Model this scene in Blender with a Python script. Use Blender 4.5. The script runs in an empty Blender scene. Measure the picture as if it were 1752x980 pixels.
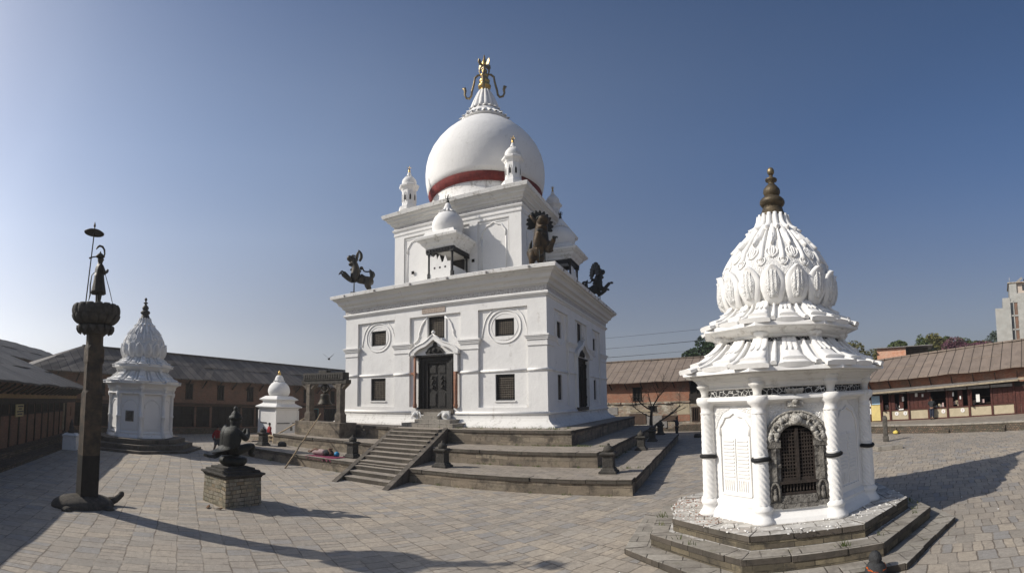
import bpy, bmesh, math, random
from mathutils import Matrix, Vector
import numpy as np
random.seed(7)
R = math.radians
PI = math.pi
SC = bpy.context.scene
COL = SC.collection

# ------------------------------------------------------------------ camera
FP, CY = 830.0, 624.18            # cylinder radius in photo pixels, horizon row of the cylinder
cam = bpy.data.cameras.new('camera')
camo = bpy.data.objects.new('camera', cam)
COL.objects.link(camo)
SC.camera = camo
cam.type = 'PANO'
cam.panorama_type = 'CENTRAL_CYLINDRICAL'
cam.central_cylindrical_range_u_min = -876 / FP
cam.central_cylindrical_range_u_max = 876 / FP
cam.central_cylindrical_range_v_min = -(980 - CY) / FP
cam.central_cylindrical_range_v_max = CY / FP
cam.central_cylindrical_radius = 1.0
cam.clip_start = 0.05
cam.clip_end = 3000
camo.matrix_world = Matrix(((0.9152615, 0.0416448, 0.400702, 0), (0.4026971, -0.0662676, -0.9129314, 0),
                            (-0.0114652, 0.9969325, -0.0774224, 3.2), (0, 0, 0, 1)))

# ------------------------------------------------------------------ sky, sun, exposure
SUN_ELEV = R(34.5)
SUN_DIR = Vector((-0.883 * math.cos(SUN_ELEV), -0.470 * math.cos(SUN_ELEV), math.sin(SUN_ELEV)))   # towards the sun
wd = bpy.data.worlds.new('World')
SC.world = wd
wd.use_nodes = True
wn = wd.node_tree
sky = wn.nodes.new('ShaderNodeTexSky')
sky.sky_type = 'NISHITA'
sky.sun_disc = False
sky.sun_elevation = SUN_ELEV
sky.sun_rotation = math.atan2(SUN_DIR.x, SUN_DIR.y)
sky.altitude = 300
sky.air_density = 0.6
sky.dust_density = 2.4
sky.ozone_density = 3.2
hs = wn.nodes.new('ShaderNodeHueSaturation')
hs.inputs['Saturation'].default_value = 1.10
wn.links.new(sky.outputs[0], hs.inputs['Color'])
wb = wn.nodes.new('ShaderNodeMix')
wb.data_type = 'RGBA'
wb.blend_type = 'MULTIPLY'
wb.inputs['Factor'].default_value = 1.0
wb.inputs[7].default_value = (.93, 1.0, 1.03, 1)
wn.links.new(hs.outputs[0], wb.inputs[6])
# winter haze: the sky loses its colour towards the horizon and is paler on the sunward side
tcw = wn.nodes.new('ShaderNodeTexCoord')
sep = wn.nodes.new('ShaderNodeSeparateXYZ')
wn.links.new(tcw.outputs['Generated'], sep.inputs[0])
rp = wn.nodes.new('ShaderNodeValToRGB')
rp.color_ramp.interpolation = 'EASE'
rp.color_ramp.elements[0].position = 0.0
rp.color_ramp.elements[0].color = (.86, .86, .86, 1)
rp.color_ramp.elements[1].position = .52
rp.color_ramp.elements[1].color = (0, 0, 0, 1)
wn.links.new(sep.outputs['Z'], rp.inputs[0])
gr = wn.nodes.new('ShaderNodeHueSaturation')
gr.inputs['Saturation'].default_value = .16
wn.links.new(sky.outputs[0], gr.inputs['Color'])
dt = wn.nodes.new('ShaderNodeVectorMath')
dt.operation = 'DOT_PRODUCT'
dt.inputs[1].default_value = (-.883, -.470, 0)
wn.links.new(tcw.outputs['Generated'], dt.inputs[0])
mr = wn.nodes.new('ShaderNodeMapRange')
mr.inputs['From Min'].default_value = -.9
mr.inputs['From Max'].default_value = .8
mr.inputs['To Min'].default_value = .47
mr.inputs['To Max'].default_value = 1.08
wn.links.new(dt.outputs['Value'], mr.inputs['Value'])
gs = wn.nodes.new('ShaderNodeVectorMath')
gs.operation = 'SCALE'
wn.links.new(gr.outputs[0], gs.inputs[0])
wn.links.new(mr.outputs[0], gs.inputs['Scale'])
hm = wn.nodes.new('ShaderNodeMix')
hm.data_type = 'RGBA'
wn.links.new(rp.outputs[0], hm.inputs['Factor'])
wn.links.new(wb.outputs[2], hm.inputs[6])
wn.links.new(gs.outputs[0], hm.inputs[7])
# broad milky veil at middle heights, strongest well away from the sun and fading on the far side
d3 = wn.nodes.new('ShaderNodeVectorMath')
d3.operation = 'DOT_PRODUCT'
d3.inputs[1].default_value = SUN_DIR
wn.links.new(tcw.outputs['Generated'], d3.inputs[0])
md = wn.nodes.new('ShaderNodeMapRange')
md.inputs['From Min'].default_value = -1
md.inputs['From Max'].default_value = 1
wn.links.new(d3.outputs['Value'], md.inputs['Value'])


def wramp(inp, stops):
    r_ = wn.nodes.new('ShaderNodeValToRGB')
    e_ = r_.color_ramp.elements
    while len(e_) < len(stops):
        e_.new(.5)
    for q_, (p_, v_) in zip(e_, stops):
        q_.position = p_
        q_.color = (v_, v_, v_, 1)
    wn.links.new(inp, r_.inputs[0])
    return r_.outputs[0]


ra = wramp(md.outputs[0], [(0, .10), (.26, .18), (.38, .20), (.5, .42), (.75, 1.0), (.88, 1.0), (.925, .85), (.955, .0)])
re_ = wramp(sep.outputs['Z'], [(0, 0), (.16, .0), (.32, .95), (.46, 1.0), (.56, .72), (.66, .30), (.80, .05), (1.0, .0)])
vm = wn.nodes.new('ShaderNodeVectorMath')
vm.operation = 'MULTIPLY'
wn.links.new(ra, vm.inputs[0])
wn.links.new(re_, vm.inputs[1])
v2 = wn.nodes.new('ShaderNodeVectorMath')
v2.operation = 'MULTIPLY_ADD'
wn.links.new(vm.outputs[0], v2.inputs[0])
v2.inputs[1].default_value = (1.0, 1.10, 1.12)
wn.links.new(hm.outputs[2], v2.inputs[2])
wn.links.new(v2.outputs[0], wn.nodes['Background'].inputs[0])
wn.nodes['Background'].inputs[1].default_value = 0.112
sl = bpy.data.lights.new('sun', 'SUN')
sl.energy = 4.75
sl.angle = R(0.53)
sl.color = (1.0, 0.94, 0.85)
so = bpy.data.objects.new('sun', sl)
COL.objects.link(so)
so.location = (-40, -20, 40)
so.rotation_euler = (-SUN_DIR).to_track_quat('-Z', 'Y').to_euler()
SC.view_settings.view_transform = 'Standard'
SC.view_settings.look = 'None'
SC.view_settings.exposure = 0.0
SC.view_settings.gamma = 1.0

# ------------------------------------------------------------------ materials
MATS = {}


class NT:
    def __init__(s, name):
        s.m = bpy.data.materials.new(name)
        s.m.use_nodes = True
        s.t = s.m.node_tree
        s.b = s.t.nodes['Principled BSDF']
        s.b.inputs['Specular IOR Level'].default_value = 0.25
        MATS[name] = s.m

    def n(s, typ, **kw):
        nd = s.t.nodes.new(typ)
        for k, v in kw.items():
            if k in nd.inputs:
                nd.inputs[k].default_value = v
            else:
                setattr(nd, k, v)
        return nd

    def l(s, a, b):
        s.t.links.new(a, b)

    def coord(s, kind='Object'):
        if kind == 'UV':
            return s.n('ShaderNodeUVMap').outputs[0]
        if kind == 'World':
            return s.n('ShaderNodeNewGeometry').outputs['Position']
        return s.n('ShaderNodeTexCoord').outputs[kind]

    def noise(s, co, scale, detail=4, rough=.6, dist=0.):
        nd = s.n('ShaderNodeTexNoise', Scale=scale, Detail=detail, Roughness=rough, Distortion=dist)
        s.l(co, nd.inputs['Vector'])
        return nd.outputs['Fac']

    def ramp(s, fac, stops):
        nd = s.n('ShaderNodeValToRGB')
        el = nd.color_ramp.elements
        while len(el) < len(stops):
            el.new(.5)
        for e, (p, c) in zip(el, stops):
            e.position = p
            e.color = (*c, 1) if len(c) == 3 else c
        s.l(fac, nd.inputs[0])
        return nd.outputs[0]

    def mix(s, fac, a, b, mode='MIX'):
        nd = s.n('ShaderNodeMix', data_type='RGBA', blend_type=mode)
        for sock, v in ((nd.inputs['Factor'], fac), (nd.inputs[6], a), (nd.inputs[7], b)):
            if hasattr(v, 'links'):
                s.l(v, sock)
            elif isinstance(v, tuple):
                sock.default_value = (*v, 1)
            else:
                sock.default_value = v
        return nd.outputs[2]

    def bump(s, h, strength=.3, dist=.02, normal=None):
        nd = s.n('ShaderNodeBump', Strength=strength, Distance=dist)
        s.l(h, nd.inputs['Height'])
        if normal:
            s.l(normal, nd.inputs['Normal'])
        return nd.outputs[0]

    def done(s, color=None, normal=None, rough=.8, metal=0.):
        if color is not None:
            if hasattr(color, 'links'):
                s.l(color, s.b.inputs['Base Color'])
            else:
                s.b.inputs['Base Color'].default_value = (*color, 1)
        if normal:
            s.l(normal, s.b.inputs['Normal'])
        s.b.inputs['Roughness'].default_value = rough
        s.b.inputs['Metallic'].default_value = metal
        return s.m


def g3(v):
    return (v, v, v)


def simple(name, c1, c2=None, scale=3., rough=.8, metal=0., bump=.3, bscale=20., bdist=.02, kind='Object'):
    t = NT(name)
    co = t.coord(kind)
    c2 = c2 or tuple(x * .7 for x in c1)
    col = t.ramp(t.noise(co, scale, 5, .65), [(.35, c2), (.65, c1)])
    nr = t.bump(t.noise(co, bscale, 5, .6), bump, bdist)
    return t.done(col, nr, rough, metal)


# lime plaster: hand trowelled, faint dirt
def plaster(name, base, dirt, amount, carve=0.):
    t = NT(name)
    co = t.coord('World')
    sc = t.n('ShaderNodeMapping')
    sc.inputs['Scale'].default_value = (1, 1, .22)
    t.l(co, sc.inputs[0])
    streak = t.noise(sc.outputs[0], 1.9, 6, .7)
    fine = t.noise(co, 5.5, 6, .75)
    m = t.n('ShaderNodeMath', operation='MULTIPLY')
    t.l(streak, m.inputs[0])
    t.l(fine, m.inputs[1])
    f = t.ramp(m.outputs[0], [(.345 - .13 * amount, g3(0)), (.46 - .13 * amount, g3(min(1, .35 + amount)))])
    base2 = tuple(c * .93 for c in base)
    c0 = t.ramp(t.noise(co, .7, 3, .5), [(.35, base), (.7, base2)])
    col = t.mix(f, c0, dirt)
    nr = t.bump(t.noise(co, 2.2, 4, .55), .35, .05)
    nr = t.bump(t.noise(co, 14, 4, .6), .35, .010, nr)
    if carve:
        v = t.n('ShaderNodeTexVoronoi', feature='SMOOTH_F1', Scale=9., Smoothness=.4)
        dn = t.n('ShaderNodeTexNoise', Scale=3.5)
        t.l(co, dn.inputs['Vector'])
        a = t.n('ShaderNodeVectorMath', operation='ADD')
        t.l(co, a.inputs[0])
        t.l(dn.outputs['Color'], a.inputs[1])
        t.l(a.outputs[0], v.inputs['Vector'])
        w = t.n('ShaderNodeMath', operation='SINE')
        mm = t.n('ShaderNodeMath', operation='MULTIPLY')
        mm.inputs[1].default_value = 16
        t.l(v.outputs['Distance'], mm.inputs[0])
        t.l(mm.outputs[0], w.inputs[0])
        nr = t.bump(w.outputs[0], carve, .022, nr)
    return t.done(col, nr, .9)


plaster('white_lime', (.75, .737, .71), (.44, .41, .37), .26)
plaster('white_lime_old', (.76, .745, .71), (.36, .33, .29), .6)
plaster('cornice_lime', (.64, .625, .59), (.40, .375, .34), .35)
plaster('carved_lime', (.745, .735, .71), (.48, .45, .40), .2, .55)
plaster('skirt_lime', (.68, .665, .63), (.36, .34, .31), .6)

t = NT('frieze_band')                       # carved band with reddish grime
co = t.coord('World')
v = t.n('ShaderNodeTexVoronoi', Scale=9.)
t.l(co, v.inputs['Vector'])
f = t.ramp(t.noise(co, 7, 5, .7), [(.42, (.46, .44, .42)), (.6, (.27, .22, .19))])
f2 = t.mix(t.ramp(v.outputs['Distance'], [(.2, g3(.0)), (.5, g3(.8))]), f, (.55, .53, .5))
t.done(f2, t.bump(v.outputs['Distance'], .8, .05), .9)

t = NT('black_frieze')                      # black painted scroll frieze with whitewashed relief
co = t.coord('World')
v = t.n('ShaderNodeTexVoronoi', feature='DISTANCE_TO_EDGE', Scale=10.)
t.l(co, v.inputs['Vector'])
n1 = t.noise(co, 16, 3, .6, 1.2)
m = t.n('ShaderNodeMath', operation='MULTIPLY')
t.l(v.outputs['Distance'], m.inputs[0])
m.inputs[1].default_value = 6.0
a = t.n('ShaderNodeMath', operation='ADD')
t.l(m.outputs[0], a.inputs[0])
t.l(n1, a.inputs[1])
t.done(t.ramp(a.outputs[0], [(.66, (.66, .65, .62)), (.78, (.035, .035, .035))]), t.bump(a.outputs[0], .5, .03), .85)

t = NT('red_paint')
co = t.coord('World')
sc = t.n('ShaderNodeMapping')
sc.inputs['Scale'].default_value = (1, 1, .35)
t.l(co, sc.inputs[0])
f = t.noise(sc.outputs[0], 6, 6, .75)
t.done(t.ramp(f, [(.35, (.10, .014, .012)), (.65, (.19, .030, .024))]), t.bump(f, .9, .06), .85)


def masonry(name, cols, mortar, bw, rh, msize=.012, bump=.5, stain=None, rough=.88, rot=0., kind='UV', rnd=.03, big=.35,
            stainscale=.8, sq=1.0, moss=None, stain_at=(.5, .62)):
    t = NT(name)
    co = t.coord(kind)
    mp = t.n('ShaderNodeMapping')
    mp.inputs['Rotation'].default_value = (0, 0, rot)
    t.l(co, mp.inputs[0])
    dn = t.n('ShaderNodeTexNoise', Scale=1.7, Detail=3.)
    t.l(mp.outputs[0], dn.inputs['Vector'])
    sub = t.n('ShaderNodeVectorMath', operation='SUBTRACT')
    t.l(dn.outputs['Color'], sub.inputs[0])
    sub.inputs[1].default_value = (.5, .5, .5)
    scl = t.n('ShaderNodeVectorMath', operation='SCALE')
    t.l(sub.outputs[0], scl.inputs[0])
    scl.inputs['Scale'].default_value = rnd * 2
    add = t.n('ShaderNodeVectorMath', operation='ADD')
    t.l(mp.outputs[0], add.inputs[0])
    t.l(scl.outputs[0], add.inputs[1])
    br = t.n('ShaderNodeTexBrick', Scale=1.0, offset=.5, offset_frequency=2, squash=sq, squash_frequency=3)
    br.inputs['Mortar Size'].default_value = msize
    br.inputs['Mortar Smooth'].default_value = .25
    br.inputs['Brick Width'].default_value = bw
    br.inputs['Row Height'].default_value = rh
    br.inputs['Bias'].default_value = 0.
    br.inputs['Color1'].default_value = (0, 0, 0, 1)
    br.inputs['Color2'].default_value = (1, 1, 1, 1)
    br.inputs['Mortar'].default_value = (.5, .5, .5, 1)
    t.l(add.outputs[0], br.inputs['Vector'])
    n = len(cols)
    stops = [((i + .5) / n, c) for i, c in enumerate(cols)]
    c = t.ramp(br.outputs['Color'], stops)
    fine = t.noise(co, 9, 6, .7)
    c = t.mix(t.ramp(fine, [(.3, g3(0)), (.75, g3(.6))]), c, tuple(x * .45 for x in cols[0]))
    bigf = t.noise(co, big, 4, .6)
    c = t.mix(t.ramp(bigf, [(.4, g3(0)), (.65, g3(.45))]), c, tuple(x * .6 for x in cols[-1]))
    if stain:
        sf = t.noise(co, stainscale, 6, .72)
        c = t.mix(t.ramp(sf, [(stain_at[0], g3(0)), (stain_at[1], g3(.85))]), c, stain)
    if kind == 'World':            # clefts and grit running with the courses
        mp2 = t.n('ShaderNodeMapping')
        mp2.inputs['Scale'].default_value = (2.2, 11., 1)
        t.l(mp.outputs[0], mp2.inputs[0])
        cf = t.noise(mp2.outputs[0], 1.0, 5, .75, .6)
        c = t.mix(t.ramp(cf, [(.56, g3(0)), (.68, g3(.6))]), c, (.17, .145, .12))
        pf = t.noise(co, 1.05, 6, .8)
        c = t.mix(t.ramp(pf, [(.50, g3(0)), (.66, g3(.45))]), c, (.20, .175, .15))
    if moss:
        sf = t.noise(co, 2.3, 5, .7)
        c = t.mix(t.ramp(sf, [(.58, g3(0)), (.72, g3(.7))]), c, moss)
    jm = t.n('ShaderNodeMath', operation='MULTIPLY')
    t.l(br.outputs['Fac'], jm.inputs[0])
    t.l(t.ramp(t.noise(co, 2.1, 3, .6), [(.38, g3(.18)), (.58, g3(1))]), jm.inputs[1])
    c = t.mix(jm.outputs[0], c, mortar)
    inv = t.n('ShaderNodeMath', operation='SUBTRACT')
    inv.inputs[0].default_value = 1.
    t.l(jm.outputs[0], inv.inputs[1])
    nr = t.bump(inv.outputs[0], bump, .02)
    # every slab sits a little differently
    nr = t.bump(br.outputs['Color'], bump * .35, .01, nr)
    nr = t.bump(t.noise(co, 7, 6, .7), bump, .02, nr)
    nr = t.bump(t.noise(co, 30, 3, .6), bump * .6, .008, nr)
    return t.done(c, nr, rough)


masonry('paving', [(.35, .31, .255), (.47, .40, .315), (.51, .43, .33), (.40, .365, .315), (.49, .415, .32), (.33, .315, .295)],
        (.15, .125, .10), .37, .52, .015, .75, (.29, .25, .205), rot=R(27.5), kind='World', rnd=.06, big=.10, stainscale=.45, sq=.55,
        stain_at=(.50, .70))
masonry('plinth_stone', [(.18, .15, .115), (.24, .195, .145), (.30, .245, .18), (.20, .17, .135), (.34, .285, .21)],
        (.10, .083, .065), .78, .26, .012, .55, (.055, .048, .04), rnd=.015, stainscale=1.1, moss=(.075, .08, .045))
masonry('plinth_top', [(.33, .285, .235), (.39, .335, .27), (.30, .265, .23), (.42, .365, .30)],
        (.13, .11, .085), .55, .33, .014, .6, (.20, .175, .145), rnd=.03, stainscale=1.3, moss=(.12, .12, .07))
masonry('coping_stone', [(.10, .085, .07), (.15, .13, .105), (.125, .108, .09), (.185, .16, .13)],
        (.03, .026, .02), 1.05, .5, .012, .6, (.055, .048, .04), rnd=.012, stainscale=1.5)
masonry('shrine_step', [(.29, .265, .225), (.37, .34, .29), (.33, .295, .25), (.42, .385, .33)],
        (.06, .052, .042), .72, .41, .013, .6, (.19, .17, .145), rnd=.012, stainscale=1.5, moss=(.12, .115, .06))
masonry('washed_step', [(.40, .375, .335), (.50, .475, .43), (.45, .40, .35), (.58, .555, .51)],
        (.07, .06, .05), .62, .37, .014, .7, (.60, .58, .54), rnd=.03, stainscale=2.2, stain_at=(.48, .6))
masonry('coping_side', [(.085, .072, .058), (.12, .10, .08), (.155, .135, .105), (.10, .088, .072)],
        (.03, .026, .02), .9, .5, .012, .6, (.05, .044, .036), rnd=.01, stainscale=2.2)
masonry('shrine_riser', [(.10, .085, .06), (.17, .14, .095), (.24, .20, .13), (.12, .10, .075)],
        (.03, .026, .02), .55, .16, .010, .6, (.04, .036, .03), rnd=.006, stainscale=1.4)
masonry('pedestal_stone', [(.40, .31, .19), (.32, .29, .23), (.44, .39, .31), (.28, .20, .12), (.48, .40, .27), (.25, .24, .19)],
        (.09, .08, .055), .27, .115, .014, .65, (.15, .14, .10), rnd=.05, stainscale=2.2, moss=(.13, .14, .08), sq=.7)
masonry('brick_dim', [(.20, .105, .07), (.245, .13, .085), (.17, .09, .062), (.27, .15, .10)], (.13, .105, .08), .22, .065, .010, .4,
        (.10, .07, .05), rnd=.006, stainscale=.8)
masonry('brick_orange', [(.33, .13, .075), (.40, .17, .10), (.27, .105, .065), (.44, .21, .13)], (.30, .23, .17), .23, .07, .010, .5,
        (.18, .11, .08), rnd=.008, stainscale=1.0)
masonry('brick_new', [(.60, .25, .14), (.68, .33, .20), (.52, .20, .11), (.72, .42, .29)], (.58, .48, .38), .24, .08, .012, .3,
        (.55, .42, .34), rnd=.006, stainscale=1.5, stain_at=(.6, .75))
masonry('rubble_wall', [(.33, .25, .17), (.24, .20, .16), (.42, .36, .27), (.30, .14, .09), (.20, .18, .16)], (.30, .27, .21), .42, .17,
        .018, .6, (.50, .46, .38), rnd=.05, stainscale=.9, sq=.7)
masonry('terrace_wall', [(.11, .085, .065), (.20, .13, .09), (.07, .06, .05), (.30, .19, .13), (.15, .13, .10)], (.05, .045, .035), .17, .11, .022, .8,
        (.05, .048, .033), rnd=.06, stainscale=1.5, moss=(.09, .10, .05))
masonry('concrete_block', [(.38, .38, .355), (.43, .42, .39), (.35, .345, .32)], (.30, .295, .27), 1.1, .62, .03, .3,
        (.27, .26, .235), rnd=.02, stainscale=.25)
simple('pale_plaster', (.42, .36, .255), (.35, .30, .21), 2.5, .9)
simple('yellow_plaster', (.60, .48, .20), (.50, .40, .17), 2.5, .9)
simple('earth_floor', (.30, .26, .21), (.20, .17, .14), 2.0, .95)


def roofmat(name, c1, c2, c3):
    t = NT(name)
    co = t.coord('UV')
    mp = t.n('ShaderNodeMapping')
    t.l(co, mp.inputs[0])
    br = t.n('ShaderNodeTexBrick', Scale=1.0, offset=.0, squash=1.)
    br.inputs['Mortar Size'].default_value = .034
    br.inputs['Mortar Smooth'].default_value = .1
    br.inputs['Brick Width'].default_value = .78
    br.inputs['Row Height'].default_value = 50.
    br.inputs['Color1'].default_value = (0, 0, 0, 1)
    br.inputs['Color2'].default_value = (1, 1, 1, 1)
    br.inputs['Mortar'].default_value = (.5, .5, .5, 1)
    t.l(mp.outputs[0], br.inputs['Vector'])
    c = t.ramp(br.outputs['Color'], [(.2, c1), (.5, c2), (.85, c3)])
    sf = t.noise(co, 1.2, 6, .75)
    c = t.mix(t.ramp(sf, [(.42, g3(0)), (.7, g3(.7))]), c, tuple(x * .6 for x in c1))
    c = t.mix(t.ramp(t.noise(co, 6, 4, .7), [(.66, g3(0)), (.74, g3(.5))]), c, tuple(x * 1.6 for x in c3))
    c = t.mix(br.outputs['Fac'], c, tuple(x * .22 for x in c1))
    wv = t.n('ShaderNodeTexWave', Scale=4.1, bands_direction='X')       # corrugation
    t.l(mp.outputs[0], wv.inputs['Vector'])
    nr = t.bump(wv.outputs['Fac'], .5, .02)
    nr = t.bump(sf, .4, .02, nr)
    return t.done(c, nr, .62)


roofmat('roof_brown', (.20, .16, .13), (.24, .19, .152), (.215, .172, .14))
roofmat('roof_grey', (.095, .08, .066), (.13, .11, .09), (.16, .137, .114))
roofmat('roof_dark', (.048, .043, .039), (.062, .056, .05), (.078, .070, .063))
simple('dark_wood', (.035, .028, .023), (.018, .015, .013), 5, .75, bump=.5, bscale=30)
simple('brown_wood', (.085, .055, .038), (.045, .030, .022), 5, .75, bump=.5, bscale=30)
simple('lattice_wood', (.045, .034, .028), (.022, .018, .015), 7, .75, bump=.5, bscale=30)
simple('grille_wood', (.135, .115, .09), (.075, .062, .05), 7, .75, bump=.5, bscale=30)
simple('finial_brown', (.12, .092, .055), (.045, .038, .028), 4, .5, .4, .4, 26, .02)
simple('red_wood', (.085, .026, .019), (.045, .016, .012), 6, .65, bump=.3, bscale=30)
simple('black_wood', (.022, .022, .024), (.012, .012, .013), 8, .6, bump=.5, bscale=25)
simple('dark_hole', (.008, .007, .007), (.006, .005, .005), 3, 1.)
simple('interior', (.03, .026, .022), (.015, .013, .012), 2, .95)
simple('tin_sheet', (.26, .25, .24), (.18, .17, .16), 4, .55, .2)
simple('timber_beam', (.33, .28, .20), (.22, .18, .13), 4, .85)
simple('ochre_beam', (.26, .17, .085), (.18, .12, .06), 4, .85)
simple('bamboo', (.36, .27, .16), (.24, .17, .095), 5, .6)
simple('pale_wood', (.48, .38, .25), (.36, .28, .18), 5, .7)
simple('grey_wood', (.115, .105, .09), (.055, .05, .043), 6, .85, bump=.7, bscale=20)
simple('bark', (.075, .062, .05), (.04, .034, .028), 10, .9, bump=.7, bscale=25)
simple('bronze', (.055, .045, .032), (.024, .022, .019), 5, .5, .4, .5, 26, .03)
simple('bronze_warm', (.085, .055, .028), (.017, .015, .013), 3.4, .5, .35, .5, 26, .03)
simple('dark_metal', (.035, .036, .032), (.02, .021, .019), 6, .5, .4, .7, 35, .03)
simple('gold', (.58, .38, .12), (.36, .24, .09), 9, .33, .9, .3, 30, .02)
simple('old_gold', (.30, .22, .11), (.13, .11, .075), 9, .45, .7, .3, 30, .02)
simple('carved_black', (.040, .037, .034), (.014, .013, .012), 13, .55, .0, 1., 28, .06)
simple('pillar_stone', (.11, .08, .052), (.035, .029, .023), 2.6, .8, bump=.8, bscale=10, bdist=.04)
simple('pillar_wet', (.028, .024, .02), (.012, .011, .010), 2.6, .7, bump=.8, bscale=12, bdist=.03)
simple('dark_stone', (.075, .068, .058), (.038, .035, .031), 4, .85, bump=.9, bscale=14, bdist=.04)
simple('tortoise_stone', (.105, .092, .076), (.055, .049, .042), 9, .85, bump=1., bscale=32, bdist=.05)
simple('bell_stone', (.185, .155, .12), (.085, .073, .06), 3.2, .85, bump=.8, bscale=14, bdist=.03)
simple('door_stone', (.24, .225, .20), (.075, .068, .06), 7, .85, bump=1., bscale=18, bdist=.05)
simple('relief_stone', (.52, .50, .455), (.22, .205, .18), 8, .85, bump=1., bscale=16, bdist=.07)
simple('linga_stone', (.045, .046, .047), (.026, .026, .027), 9, .75, bump=.9, bscale=40, bdist=.02)
simple('marigold', (.55, .13, .02), (.35, .05, .01), 20, .8)
simple('plaque_stone', (.45, .38, .32), (.30, .24, .20), 10, .8, bump=1., bscale=34, bdist=.03)
simple('skin', (.20, .115, .075), (.16, .09, .06), 5, .6)
simple('hair', (.012, .010, .009), None, 5, .6)
simple('red_cloth', (.34, .018, .020), (.22, .012, .014), 6, .85)
simple('grey_cloth', (.10, .10, .11), (.07, .07, .08), 6, .9)
simple('dark_cloth', (.028, .032, .035), (.018, .02, .022), 6, .9)
simple('navy_cloth', (.03, .035, .055), None, 6, .9)
simple('pink_cloth', (.45, .33, .31), (.36, .26, .25), 6, .9)
simple('magenta_cloth', (.20, .03, .07), (.13, .02, .05), 6, .9)
simple('blue_plastic', (.02, .26, .48), (.015, .18, .36), 6, .45)
simple('black_rubber', (.018, .018, .019), None, 6, .6)
simple('paper', (.70, .69, .66), (.62, .61, .58), 6, .8)
simple('sign_yellow', (.40, .33, .17), (.34, .28, .14), 6, .8)
simple('blue_paper', (.36, .50, .60), (.30, .43, .54), 6, .8)
simple('yellow_bag', (.70, .55, .12), (.5, .4, .1), 9, .6)
simple('ink', (.05, .045, .06), None, 6, .8)
simple('red_ink', (.45, .08, .06), None, 6, .8)
simple('green_sheet', (.02, .09, .06), (.015, .06, .04), 3, .7)
simple('glass_dark', (.03, .035, .04), None, 3, .15)
simple('tank_black', (.02, .02, .022), None, 3, .5)
simple('pink_wall', (.44, .37, .31), (.38, .32, .27), 3, .9)
simple('teal_paint', (.06, .20, .18), (.04, .14, .13), 3, .7)
simple('dry_leaf', (.16, .075, .03), (.09, .045, .02), 20, .8)
simple('crow_feather', (.02, .02, .022), None, 9, .5)


def leafmat(name, c1, c2, c3, trans=.25):
    t = NT(name)
    co = t.coord('World')
    nf = t.noise(co, .9, 5, .75)
    c = t.ramp(nf, [(.3, c1), (.52, c2), (.72, c3)])
    t.done(c, None, .75)
    t.b.inputs['Transmission Weight'].default_value = 0.
    return t.m


leafmat('leaf_dark', (.018, .035, .014), (.03, .055, .02), (.05, .075, .028))
leafmat('leaf_mid', (.035, .055, .02), (.06, .08, .028), (.09, .10, .035))
leafmat('leaf_olive', (.06, .065, .022), (.10, .095, .03), (.15, .12, .035))
leafmat('leaf_grey', (.045, .062, .045), (.065, .085, .06), (.085, .105, .07))
leafmat('weed_green', (.05, .07, .02), (.08, .10, .03), (.13, .12, .05))
leafmat('leaf_magenta', (.05, .055, .03), (.12, .05, .07), (.22, .07, .13))

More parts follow.
